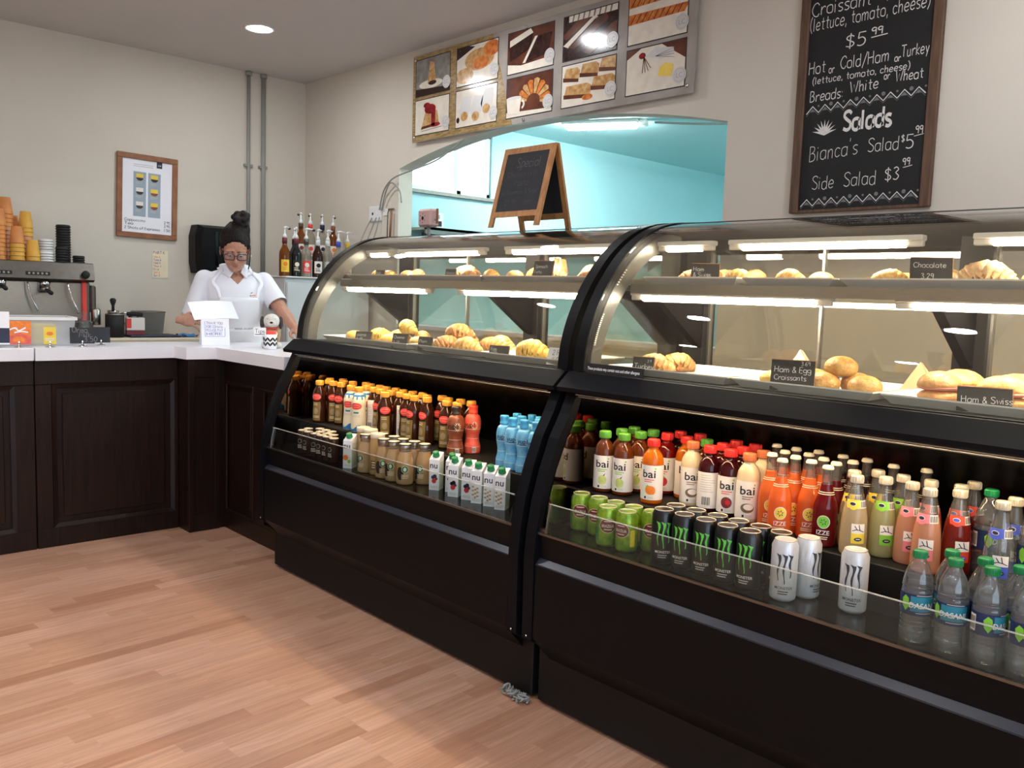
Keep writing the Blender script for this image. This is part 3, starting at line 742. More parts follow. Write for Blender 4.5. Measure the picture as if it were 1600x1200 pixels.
# grey fluff on the floor at the joint
m = MB(); r5 = random.Random(3)
for k in range(26):
    u = k / 25; c = (-2.085 + .10 * u + r5.uniform(-.012, .012), 1.955 - .01 * u + r5.uniform(-.012, .012), .006 + r5.uniform(0, .016))
    p = [tuple(c[j] + r5.uniform(-.022, .022) * (0.5 if j == 2 else 1) for j in range(3)) for _ in range(5)]
    p = [(a, b, max(.003, z)) for a, b, z in p]
    m.tube(smooth_line(p, 3), r5.uniform(.002, .004), 'pipe_grey', 5)
tag(m.build('lint_clump'), 'grey clump of lint on the floor at the joint of the two cases', 'lint')

# ------------------------------------------------------------------ drinks
drink('tea_glass', (72, 34, 18), .18); drink('tea_label', (150, 122, 62), .0, .3)
drink('juice_tang', (240, 132, 24), .25); drink('juice_straw', (150, 22, 18), .25); drink('juice_pom', (70, 12, 20), .15); drink('juice_coco', (244, 226, 186), .0)
drink('juice_amber', (132, 62, 22), .3); drink('juice_red', (120, 24, 22), .25); drink('juice_dark', (66, 20, 20), .2)
drink('soda_orange', (250, 132, 62), .3); drink('soda_peach', (246, 138, 62), .35); drink('soda_red', (126, 14, 22), .25); drink('soda_dark', (70, 30, 20), .3)
drink('lemon_y', (222, 200, 158), .35); drink('lemon_g', (206, 202, 146), .35); drink('lemon_p', (232, 172, 136), .3); drink('lemon_k', (226, 110, 80), .3); drink('lemon_r', (150, 40, 28), .3)
drink('coffee_tan', (204, 170, 122), .0); drink('coffee_pale', (214, 176, 120), .0)
drink('espresso_brown', (58, 32, 20), .0, .15)
pm('cap_gold', (226, 160, 60), .4, var=.05); pm('cap_red', (226, 50, 44), .4, var=.03); pm('cap_green', (92, 160, 52), .4, var=.03); pm('cap_orange', (196, 112, 66), .4, var=.03)
pm('cap_dark_green', (20, 128, 72), .4, var=.03); pm('cap_cream', (236, 224, 196), .35, var=.02); pm('cap_steel', (216, 206, 182), .3, metal=.3, var=.03); pm('cap_brown', (46, 34, 30), .4, var=.05)
pm('label_white', (238, 228, 218), .5, var=.01); pm('label_grey', (196, 190, 182), .5, var=.02); pm('label_red', (232, 70, 60), .45, var=.03); pm('label_blue', (40, 120, 180), .45, var=.03)
pm('label_navy', (20, 42, 86), .4, var=.05); pm('label_teal', (40, 128, 150), .4, var=.05); pm('label_yellow', (236, 206, 60), .45, var=.03); pm('label_green', (128, 196, 50), .45, var=.03)
pm('label_pink', (236, 130, 140), .45, var=.03); pm('label_scarlet', (238, 70, 44), .45, var=.03); pm('label_milk', (240, 226, 192), .45, var=.03); pm('leaf_green', (130, 200, 60), .5, var=.05)
pm('fruit_orange', (240, 130, 40), .5, var=.12, scale=60); pm('fruit_red', (200, 40, 48), .5, var=.1, scale=60); pm('fruit_brown', (126, 96, 72), .5, var=.1, scale=60); pm('fruit_pear', (196, 206, 120), .5, var=.1, scale=60); pm('fruit_wine', (120, 48, 52), .5, var=.1, scale=60)
pm('emblem_yellow', (240, 204, 70), .5, var=.03); pm('can_green', (150, 178, 44), .3, metal=.35, rgb2=(96, 140, 40), scale=50); pm('can_black', (14, 14, 15), .28, var=.05); pm('claw_green', (96, 196, 70), .4, var=.1, scale=90); pm('claw_grey', (60, 62, 68), .4, var=.1)
pm('can_white', (206, 208, 212), .32, metal=.25, var=.04, scale=70); pm('can_lid', (226, 214, 190), .25, metal=.35, var=.03); pm('tab_green', (190, 220, 60), .4, var=.03)
pm('sleeve_brown', (150, 78, 44), .4, rgb2=(120, 58, 34), scale=40); pm('sleeve_coral', (236, 104, 84), .4, rgb2=(220, 84, 66), scale=40); pm('sleeve_blue', (120, 190, 222), .4, rgb2=(86, 160, 206), scale=40); pm('cap_blue', (70, 160, 214), .4, var=.03); pm('carton_white', (232, 232, 236), .5, var=.01); pm('carton_edge', (206, 218, 200), .5, var=.02)

def wrap(rf, off=.0006, a0=0.0):
    """lay (x = arc length, y = height) on a body of radius rf(height); front is -y"""
    def fn(x, y):
        r = rf(y) + off; a = a0 + x / max(rf(y), 1e-4)
        return (r * math.sin(a), -r * math.cos(a), y)
    return fn
def rfun(prof):
    def f(z):
        for (r0, z0), (r1, z1) in zip(prof, prof[1:]):
            if z0 <= z <= z1 and z1 > z0: return r0 + (r1 - r0) * (z - z0) / (z1 - z0)
        return prof[-1][0] if z > prof[-1][1] else prof[0][0]
    return f
def sm(prof, n=3):
    lo, hi = min(p[1] for p in prof), max(p[1] for p in prof)
    return [(max(r, .001), min(max(z, lo), hi)) for r, z in smooth_line(prof, n)]
def lines(m, fn, x0, x1, ys, h, mat, rg=None):
    for y in ys: m.grid(x0, x1 - ((rg.random() * .3 * (x1 - x0)) if rg else 0), y, y + h, mat, fn, 4, 1)
def barcode(m, fn, x0, x1, y0, y1):
    m.grid(x0, x1, y0, y1, 'label_white', fn, 5, 1)
    n = 9
    for k in range(n):
        x = x0 + (x1 - x0) * (k + .6) / (n + 1); m.flat([(x, y0 + .12 * (y1 - y0)), (x + (x1 - x0) * (.05 if k % 3 else .07), y0 + .12 * (y1 - y0)), (x + (x1 - x0) * (.05 if k % 3 else .07), y1 - .12 * (y1 - y0)), (x, y1 - .12 * (y1 - y0))], 'ink_black', lambda a, b: tuple(c * 1.004 if i < 2 else c for i, c in enumerate(fn(a, b))))
PROTO = {}
def proto(key, name, cat, group, fnmake):
    t = thing(name, key, cat, (0, 0, 0), 0, group)
    fnmake(t); PROTO[key] = [t, False]
def put(key, loc, rotz, label):
    r = PROTO[key]
    if not r[1]:
        r[1] = True; o = r[0]; o.location = loc; o.rotation_euler = (0, 0, rotz); o['label'] = label; return o
    return dup(r[0], loc, rotz, label)

def screwcap(r, z0, z1, mat, t, name='cap', seg=20):
    m = MB(); m.lathe([(r * .97, z0), (r, z0 + .001), (r, z1 - .002), (r * .93, z1), (.001, z1 + .0004)], mat, seg, cap1=False)
    for k in range(seg):
        a = 2 * PI * k / seg; c, s_ = math.cos(a), math.sin(a)
        m.box(r * c - .0008, r * c + .0008, r * s_ - .0008, r * s_ + .0008, z0 + .002, z1 - .003, mat)
    return m.build(name, t)
# iced tea
def mk_tea(back):
    def f(t):
        P = sm([(.0300, 0), (.0328, .004), (.0330, .02), (.0322, .06), (.0300, .088), (.0318, .112), (.0322, .128), (.028, .148), (.0195, .164), (.0155, .171), (.0155, .176)])
        m = MB(); m.lathe(P, 'tea_glass', 22); m.build('bottle', t)
        screwcap(.0186, .176, .198, 'cap_gold', t)
        rf = rfun(P); fn = wrap(rf)
        m = MB()
        if back:
            m.grid(-.017, .017, .012, .142, 'label_white', fn, 6, 10)
            lines(m, wrap(rf, .001), -.013, .013, [.12, .113, .106, .095, .088, .081, .07, .064, .055], .002, 'label_grey', random.Random(1))
            barcode(m, wrap(rf, .001), -.012, .012, .018, .045)
        else:
            m.grid(-.020, .020, .010, .098, 'tea_label', fn, 6, 8)
            m.disc(0, .122, .024, 'label_red', wrap(rf, .0012), 18, .0155)
            m.disc(0, .122, .020, 'label_white', wrap(rf, .0015), 18, .0062); m.disc(0, .122, .019, 'label_red', wrap(rf, .0017), 18, .0052)
            lines(m, wrap(rf, .001), -.016, .016, [.09, .083, .03, .024], .0022, 'label_milk', random.Random(2))
            m.disc(-.002, .055, .012, 'lemon_y', wrap(rf, .001), 12, .015)
        m.build('label', t)
    return f
proto('tea0', 'tea_bottle', 'tea bottle', 'gold capped iced tea bottles', mk_tea(False))
proto('tea1', 'tea_bottle', 'tea bottle', 'gold capped iced tea bottles', mk_tea(True))
def mk_milktea(t):
    P = sm([(.0310, 0), (.0338, .004), (.034, .03), (.031, .085), (.0322, .12), (.0325, .135), (.027, .155), (.019, .169), (.016, .174), (.016, .178)])
    m = MB(); m.lathe(P, 'label_milk', 24); m.build('bottle', t); screwcap(.0186, .178, .2, 'cap_gold', t)
    rf = rfun(P); m = MB()
    for k in range(24):
        a0 = (k / 24 - .5) * 2 * PI; w = 2 * PI / 24
        h0 = .022 + .010 * math.sin(3 * a0); h1 = .022 + .010 * math.sin(3 * (a0 + w))
        fn = lambda a, z: ((rf(z) + .0007) * math.sin(a), -(rf(z) + .0007) * math.cos(a), z)
        m.add([fn(a0, .003), fn(a0 + w, .003), fn(a0 + w, h1), fn(a0, h0)], [(0, 1, 2, 3)], 'label_blue', True)
        m.add([fn(a0, .158), fn(a0 + w, .158), fn(a0 + w, .166), fn(a0, .166)], [(0, 1, 2, 3)], 'label_blue', True)
        if k % 3 == 0: m.add([fn(a0, .145), fn(a0 + w, .145), fn(a0 + w, .158), fn(a0, .158)], [(0, 1, 2, 3)], 'label_blue', True)
    m.disc(0, .116, .026, 'label_red', wrap(rf, .001), 20, .015); m.disc(0, .116, .021, 'label_white', wrap(rf, .0013), 18, .006); m.disc(0, .116, .020, 'label_red', wrap(rf, .0015), 18, .005)
    m.text('TEA', .017, 'label_teal', wrap(rf, .001), squeeze=1.2) if False else m.grid(-.012, .012, .083, .091, 'label_teal', wrap(rf, .001), 4, 1)
    lines(m, wrap(rf, .001), -.018, .018, [.074, .068], .002, 'label_grey'); m.build('label', t)
proto('milktea', 'milk_tea_bottle', 'tea bottle', 'white milk tea bottles', mk_milktea)
# yoghurt drinks, shaped bottles
def mk_yup(sleeve, cap, txt, small):
    def f(t):
        k = .86 if small else 1.0
        P = sm([(r * k, z) for r, z in [(.0290, 0), (.0325, .004), (.0325, .03), (.0285, .045), (.0265, .06), (.0275, .075), (.0325, .10), (.0325, .128), (.027, .148), (.0185, .155), (.0175, .158)]])
        P = P[:-1] + [(P[-1][0], .158)]
        m = MB(); m.lathe(P, sleeve, 22); m.build('bottle', t)
        m = MB(); m.lathe([(.0172 * k, .158), (.0192 * k, .16), (.0192 * k, .164), (.0178 * k, .166), (.0178 * k, .178), (.0186 * k, .180), (.0186 * k, .187), (.017 * k, .190), (.001, .1904)], cap, 20, cap1=False); m.build('cap', t)
        rf = rfun(P); m = MB()
        for z in (.028, .060, .098): m.grid(-.05 * k, .05 * k, z, z + .0012, 'label_white', wrap(rf, .0006), 14, 1)
        m.text(txt, .026 * k, 'ink_black' if not small else 'label_navy', lambda x, y: wrap(rf, .001)(x - .004, y + .108))
        m.grid(-.014, .010, .102, .1045, 'ink_black', wrap(rf, .001), 4, 1)
        for q in range(12):
            a = 2 * PI * q / 12; c = (.018, .112)
            m.ribbon([(c[0] + .007 * math.cos(a), c[1] + .009 * math.sin(a)), (c[0] + .013 * math.cos(a), c[1] + .017 * math.sin(a))], .0022, 'label_milk', wrap(rf, .0008))
        barcode(m, wrap(rf, .0008), .010, .026, .006, .027); m.build('label', t)
    return f
proto('yup_brown', 'milk_drink_bottle', 'milk drink', 'shaped milk drink bottles', mk_yup('sleeve_brown', 'cap_brown', 'yup!', False))
proto('yup_coral', 'milk_drink_bottle', 'milk drink', 'shaped milk drink bottles', mk_yup('sleeve_coral', 'label_scarlet', 'yup!', False))
proto('yup_blue', 'milk_drink_bottle', 'milk drink', 'blue milk drink bottles', mk_yup('sleeve_blue', 'cap_blue', 'yup!', True))
# small coffee bottles and espresso cans
def mk_frap(t):
    P = sm([(.029, 0), (.0335, .005), (.034, .03), (.034, .075), (.031, .098), (.025, .118), (.0235, .128)])
    m = MB(); m.lathe(P, 'coffee_tan', 22); m.build('bottle', t)
    m = MB(); m.lathe([(.0236, .128), (.024, .142)], 'clear_neck', 22, cap0=False, cap1=False); m.build('neck', t)
    m = MB(); m.lathe([(.0252, .141), (.0256, .143), (.0256, .153), (.0248, .156), (.0225, .158), (.001, .158)], 'cap_brown', 22, cap1=False, mats=['steel', 'steel', 'cap_brown', 'cap_brown', 'cap_cream']); m.build('lid', t)
    rf = rfun(P); m = MB()
    m.disc(.004, .062, .014, 'label_white', wrap(rf, .0007), 18); m.disc(.004, .062, .0125, 'cap_dark_green', wrap(rf, .001), 18); m.disc(.004, .062, .006, 'label_white', wrap(rf, .0013), 12, .008)
    m.disc(-.016, .045, .014, 'cap_brown', wrap(rf, .0006), 14, .026); lines(m, wrap(rf, .001), -.01, .02, [.038, .032, .026], .003, 'label_milk', random.Random(4)); m.build('label', t)
proto('frap', 'coffee_bottle', 'coffee bottle', 'squat iced coffee bottles', mk_frap)
def mk_tan(t):
    P = sm([(.028, 0), (.031, .004), (.031, .12), (.0285, .142), (.0275, .150)])
    m = MB(); m.lathe(P, 'coffee_pale', 22); m.build('bottle', t)
    m = MB(); m.lathe([(.028, .15), (.0295, .151), (.0295, .166), (.028, .17), (.001, .1702)], 'cap_cream', 22, cap1=False); m.build('lid', t)
    m = MB(); m.grid(-.03, .03, .02, .06, 'fruit_brown', wrap(rfun(P)), 8, 1); lines(m, wrap(rfun(P), .001), -.02, .02, [.05, .04, .03], .004, 'label_milk', random.Random(3)); m.build('label', t)
proto('fraptan', 'protein_shake_bottle', 'coffee bottle', 'tall tan shake bottles', mk_tan)
def mk_esp(t):
    P = [(.019, 0), (.0245, .006), (.0245, .094), (.0215, .104), (.0205, .106)]
    m = MB(); m.lathe(P, 'espresso_brown', 18); m.build('can', t)
    m = MB(); m.lathe([(.0208, .1055), (.0212, .108), (.0198, .108), (.019, .1062), (.001, .1062)], 'can_lid', 18, cap1=False); m.box(-.003, .003, -.008, .008, .1063, .1073, 'can_lid'); m.build('lid', t)
    m = MB(); rf = lambda z: .0245; m.text('COFFEE', .008, 'label_grey', lambda x, y: wrap(rf)(x, y + .05)) if False else m.disc(0, .06, .010, 'label_grey', wrap(rf), 14); m.disc(0, .06, .0085, 'espresso_brown', wrap(rf, .0009), 14); lines(m, wrap(rf), -.012, .012, [.040, .034, .028], .003, 'label_grey', random.Random(9)); m.build('label', t)
proto('espresso', 'espresso_can', 'coffee can', 'small espresso cans', mk_esp)
# cartons
def mk_nu(fruit):
    def f(t):
        w, d, h = .0200, .0245, .118
        m = MB(); m.box(-w, w, -d, d, 0, h, 'carton_white')
        m.add([(-w, -d, h), (w, -d, h), (w, d, h), (-w, d, h), (-w, d * .9, h + .024), (w, d * .9, h + .024)], [(0, 1, 5, 4), (1, 2, 5), (3, 0, 4), (2, 3, 4, 5)], 'carton_white')
        m.box(w, w + .0004, -d * .9, d * .9, .01, h - .01, 'carton_edge'); m.build('carton', t)
        m = MB(); m.lathe([(.0135, 0), (.014, .003), (.0125, .004), (.0125, .016), (.0118, .018), (.001, .0181)], 'cap_dark_green', 18, cap1=False)
        m.v = [(x, y * .97 - z * .35 - .006, h + .012 + z * .92 + y * .36) for x, y, z in m.v]; m.build('cap', t)
        m = MB(); fn = lambda x, y: (x, -d - .0005, y)
        m.text('nu', .033, 'ink_black', lambda x, y: fn(x - .002, y + .085))
        if fruit == 'berry':
            m.disc(.003, .054, .008, 'navy', fn, 12); m.disc(-.005, .050, .007, 'navy', fn, 12); m.disc(.000, .036, .0095, 'fruit_red', fn, 12); m.disc(.009, .045, .006, 'fruit_wine', fn, 10)
        elif fruit == 'oat':
            for q in range(9): m.disc(-.004 + .010 * math.sin(q * 2.1), .022 + q * .0048, .0048, 'coffee_pale', fn, 9, .0036)
        else:
            m.disc(-.008, .045, .012, 'fruit_orange', fn, 14); m.disc(.008, .03, .008, 'leaf_green', fn, 12)
        lines(m, fn, -.015, .015, [.014, .009], .0022, 'label_grey'); m.build('print', t)
    return f
for fr in ('berry', 'oat', 'orange'): proto('nu_' + fr, 'drink_carton', 'drink carton', 'white drink cartons with green caps', mk_nu(fr))
# antioxidant drinks with wrap labels
def mk_bai(liq, cap, fruit, lab):
    def f(t):
        P = sm([(.028, 0), (.0332, .005), (.0335, .02), (.0335, .112), (.0335, .126), (.0305, .146), (.022, .162), (.016, .169), (.0155, .176)])
        m = MB(); m.lathe(P, liq, 24); m.build('bottle', t); screwcap(.019, .177, .2, cap, t)
        rf = lambda z: .0335; m = MB()
        m.lathe([(.0341, .014), (.0341, .122)], 'label_white' if lab != 'grey' else 'label_grey', 28, cap0=False, cap1=False)
        fn = wrap(rf, .0012)
        if lab == 'back':
            lines(m, fn, -.022, .022, [.112, .105, .098, .091, .084, .077, .07, .063], .002, 'label_grey', random.Random(2)); barcode(m, fn, -.016, .012, .02, .052)
        else:
            m.text('bai', .034, 'ink_black', lambda x, y: fn(x - .004, y + .084), squeeze=1.15)
            m.disc(.0158, .1125, .0028, 'leaf_green', fn, 10)
            lines(m, fn, -.018, .014, [.076, .070], .0024, {'coco': 'fruit_brown', 'pear': 'leaf_green'}.get(fruit, 'label_red'), random.Random(1))
            if fruit == 'tang': m.disc(.002, .045, .016, 'fruit_orange', fn, 16, .014); m.disc(.010, .044, .008, 'fruit_orange', wrap(rf, .0016), 12, .012); m.flat([(-.014, .05), (-.007, .062), (-.002, .058)], 'leaf_green', wrap(rf, .0018))
            elif fruit == 'straw': m.disc(.0, .045, .014, 'fruit_red', fn, 16, .015); m.flat([(-.008, .058), (0, .064), (.008, .058), (0, .056)], 'leaf_green', wrap(rf, .0018))
            elif fruit == 'coco': m.disc(-.002, .045, .019, 'fruit_brown', fn, 18, .014); m.disc(.001, .048, .014, 'label_white', wrap(rf, .0016), 16, .009)
            elif fruit == 'pear': m.disc(-.002, .043, .014, 'fruit_pear', fn, 16, .016); m.flat([(0, .058), (.008, .066), (.004, .057)], 'ink_black', wrap(rf, .0018))
            else: m.disc(-.002, .045, .016, 'fruit_wine', fn, 16, .017); m.disc(.002, .045, .008, 'fruit_red', wrap(rf, .0016), 12)
            m.grid(-.016, -.010, .018, .025, 'ink_black', fn, 2, 1); lines(m, fn, -.006, .012, [.023, .019], .0015, 'label_grey')
        m.build('label', t)
    return f
BAI = {'green': ('juice_amber', 'cap_green', 'pear', ''), 'tang': ('juice_tang', 'cap_red', 'tang', ''), 'straw': ('juice_straw', 'cap_red', 'straw', ''), 'dark': ('juice_dark', 'cap_red', 'pom', ''),
       'coco': ('juice_coco', 'cap_orange', 'coco', ''), 'red': ('juice_red', 'cap_red', 'straw', ''), 'pom': ('juice_pom', 'cap_red', 'pom', ''), 'pomback': ('juice_pom', 'cap_red', 'pom', 'back')}
for k, a in BAI.items(): proto('bai_' + k, 'juice_bottle', 'juice bottle', 'coloured juice bottles with white labels', mk_bai(*a))
# sparkling juice, long necks
def mk_izze(liq, disc):
    def f(t):
        P = sm([(.026, 0), (.0308, .004), (.031, .02), (.031, .092), (.0295, .108), (.0225, .132), (.0165, .150), (.0145, .164)])
        m = MB(); m.lathe(P, liq, 22); m.build('bottle', t)
        m = MB(); m.lathe([(.0145, .164), (.0128, .190), (.0128, .198), (.0142, .2), (.0142, .204)], 'clear_neck', 18, cap0=False, cap1=False); m.build('neck', t)
        m = MB(); m.lathe([(.0148, .203), (.0152, .2045), (.0142, .209), (.012, .2125), (.001, .2135)], 'cap_cream', 20, cap1=False); m.build('crown_cap', t)
        rf = rfun(P); fn = wrap(rf, .0007); f2 = wrap(rf, .0011); m = MB()
        m.disc(0, .068, .0165, 'label_white', fn, 20, .0175); m.disc(0, .068, .0148, disc, wrap(rf, .0009), 20, .0158)
        for q in range(6):
            a = 2 * PI * q / 6 + .3; c, s_ = math.cos(a), math.sin(a)
            m.flat([(.0025 * c, .068 + .0025 * s_), (.006 * c - .0022 * s_, .068 + .006 * s_ + .0022 * c), (.0095 * c, .068 + .0095 * s_), (.006 * c + .0022 * s_, .068 + .006 * s_ - .0022 * c)], 'fruit_brown' if disc == 'emblem_yellow' else 'cap_dark_green', f2)
        m.text('IZZE', .0165, 'label_white', lambda x, y: f2(x, y + .034), squeeze=1.0)
        lines(m, f2, -.02, .02, [.027, .022], .0022, 'label_milk', random.Random(5))
        for z in (.138, .143): m.grid(-.03, .03, z, z + .0016, 'label_milk', wrap(rf, .0005), 10, 1)
        m.build('label', t)
    return f
IZ = {'o': ('soda_orange', 'emblem_yellow'), 'c': ('soda_peach', 'emblem_yellow'), 'r': ('soda_red', 'leaf_green'), 'd': ('soda_dark', 'emblem_yellow')}
for k, a in IZ.items(): proto('izze_' + k, 'soda_bottle', 'soda bottle', 'sparkling juice bottles with white crown caps', mk_izze(*a))
# lemonades with screw caps
def mk_lemo(liq, col, dark):
    def f(t):
        P = sm([(.028, 0), (.033, .005), (.0338, .03), (.0325, .075), (.0295, .108), (.0235, .135)])
        m = MB(); m.lathe(P, liq, 22); m.build('bottle', t)
        N = sm([(.0235, .135), (.018, .156), (.0145, .176), (.014, .184)])
        m = MB(); m.lathe(N, 'clear_neck', 18, cap0=False, cap1=False); m.build('neck', t)
        screwcap(.0158, .184, .203, 'cap_steel', t, seg=16)
        rf = rfun(P); fn = wrap(rf, .0007); f2 = wrap(rf, .0011); m = MB()
        m.grid(-.0165, .0165, .034, .060, col, fn, 6, 2); m.grid(-.0165, .0165, .060, .084, 'label_white', fn, 6, 2)
        m.ribbon([(-.014, .066), (-.004, .07), (.004, .068), (.014, .064)], .0018, 'ink_black', f2); m.ribbon([(-.009, .079), (-.002, .068)], .002, 'ink_black', f2); m.ribbon([(.001, .082), (.004, .068), (.007, .068)], .002, 'ink_black', f2)
        m.disc(.0, .045, .0095, dark, f2, 14, .0048); lines(m, wrap(rf, .0014), -.005, .005, [.0445], .0016, 'label_white'); m.build('label', t)
        rn = rfun(P + N); m = MB()
        m.grid(-.030, .004, .122, .143, col, wrap(rn, .0007), 8, 2); m.disc(-.014, .131, .012, col, wrap(rn, .001), 14, .013); m.disc(-.014, .133, .008, 'label_white', wrap(rn, .0014), 12, .005); m.disc(-.014, .133, .0068, dark, wrap(rn, .0017), 12, .004)
        barcode(m, wrap(rn, .0009), .004, .026, .123, .142); m.build('neck_label', t)
    return f
LM = {'y': ('lemon_y', 'label_yellow', 'navy'), 'g': ('lemon_g', 'label_green', 'navy'), 'p': ('lemon_p', 'label_pink', 'navy'), 'k': ('lemon_k', 'label_pink', 'navy'), 'r': ('lemon_r', 'label_scarlet', 'ink_blue'), 'b': ('clear_bottle', 'ink_blue', 'navy')}
for k, a in LM.items(): proto('lemo_' + k, 'lemonade_bottle', 'lemonade bottle', 'lemonade bottles with silver screw caps', mk_lemo(*a))
# cans
def can_shell(t, h, mat, tab):
    P = [(.024, 0), (.0315, .006), (.033, .011), (.033, h - .016), (.0275, h - .004), (.0268, h - .002)]
    m = MB(); m.lathe(P, mat, 26); m.build('can', t)
    m = MB(); m.lathe([(.0270, h - .003), (.0274, h - .0005), (.0268, h), (.0252, h - .0006), (.0246, h - .0045), (.001, h - .004)], 'can_lid', 26, cap1=False)
    m.build('lid', t)
    m = MB(); m.disc(0, 0, .009, tab, lambda x, y: (x, y * 1.3, h - .0028), 12); m.disc(0, .010, .007, 'ink_black' if tab == 'can_lid' else tab, lambda x, y: (x, y, h - .0033), 10); m.build('pull_tab', t)
    return lambda z: .033
def claws(m, fn, mat, s=1.0):
    for x0, ln, ph in ((-.0145, .066, 0), (0, .074, 1), (.0145, .058, 2)):
        p = []; w = []
        for k in range(11):
            u = k / 10; p.append((x0 + .0022 * math.sin(u * 7 + ph) - .001 * u, .122 - ln * u * s)); w.append(.0068 * (1 - .72 * u) * (1 + .25 * math.sin(u * 13 + ph)))
        m.ribbon(p, w, mat, fn); m.flat([(x0 - .008, .125), (x0 + .004, .121), (x0 + .005, .117), (x0 - .002, .116)], mat, fn)
def mk_mon(white):
    def f(t):
        rf = can_shell(t, .157, 'can_white' if white else 'can_black', 'can_lid' if white else 'tab_green')
        fn = wrap(rf, .0007); m = MB(); claws(m, fn, 'claw_grey' if white else 'claw_green')
        m.text('MONSTER', .0105, 'claw_grey' if white else 'label_white', lambda x, y: fn(x, y + .034), squeeze=.95)
        lines(m, fn, -.014, .014, [.027, .021], .0026, 'claw_grey' if white else 'label_grey', random.Random(3))
        if white:
            for q in range(7): m.ribbon(smooth_line([(-.05 + .014 * q, .02), (-.046 + .014 * q, .05), (-.055 + .014 * q, .085), (-.048 + .014 * q, .13)], 4), .0009, 'label_grey', wrap(rf, .0004))
        m.build('print', t)
    return f
proto('mon', 'energy_drink_can', 'drink can', 'black energy drink cans with green claws', mk_mon(False))
proto('wmon', 'energy_drink_can', 'drink can', 'white energy drink cans', mk_mon(True))
def mk_gcan(t):
    rf = can_shell(t, .122, 'can_green', 'can_lid'); fn = wrap(rf, .0007); m = MB()
    m.disc(0, .068, .026, 'label_milk', fn, 20, .0225); m.disc(0, .068, .0245, 'fruit_wine', wrap(rf, .001), 20, .021); m.text('BRAZILIA', .0125, 'label_white', lambda x, y: wrap(rf, .0014)(x, y + .063), squeeze=.72); lines(m, wrap(rf, .0014), -.012, .012, [.080, .055], .0028, 'label_milk')
    m.grid(-.10, -.03, .02, .06, 'cap_dark_green', fn, 12, 1); m.grid(.03, .045, .02, .07, 'label_yellow', fn, 3, 1); m.build('print', t)
proto('gcan', 'soda_can', 'drink can', 'yellow green soda cans', mk_gcan)
# water
def mk_das(t):
    P = sm([(.022, .004), (.030, 0), (.033, .012), (.0325, .03), (.0315, .045), (.0328, .06), (.0328, .115), (.0318, .122), (.0325, .132), (.029, .152), (.021, .172), (.0145, .184), (.0135, .190)])
    m = MB(); m.lathe(P, 'clear_bottle', 26); 
    for z in (.028, .04, .05, .128): m.lathe([(rfun(P)(z) + .0002, z - .0012), (rfun(P)(z) + .0011, z), (rfun(P)(z) + .0002, z + .0012)], 'clear_bottle', 26, cap0=False, cap1=False)
    m.build('bottle', t); screwcap(.0152, .190, .207, 'cap_dark_green', t)
    rf = lambda z: .0328; fn = wrap(rf, .0010); m = MB()
    m.lathe([(.0334, .064), (.0334, .112)], 'label_navy', 30, cap0=False, cap1=False)
    m.grid(-.022, .034, .074, .108, 'label_teal', fn, 10, 2); m.text('DASANI', .0175, 'label_white', lambda x, y: wrap(rf, .0014)(x + .002, y + .082), shear=.12, squeeze=.88)
    m.flat([(-.032, .072), (-.024, .085), (-.026, .102), (-.034, .108), (-.042, .098), (-.040, .082)], 'leaf_green', wrap(rf, .0016)); lines(m, wrap(rf, .0014), -.01, .026, [.070, .110], .0016, 'label_grey')
    barcode(m, wrap(rf, .0014), -.075, -.058, .07, .106); lines(m, wrap(rf, .0014), .05, .08, [.075, .083, .091, .099], .003, 'label_teal', random.Random(6)); m.build('label', t)
proto('das', 'water_bottle', 'water bottle', 'clear water bottles with green caps', mk_das)

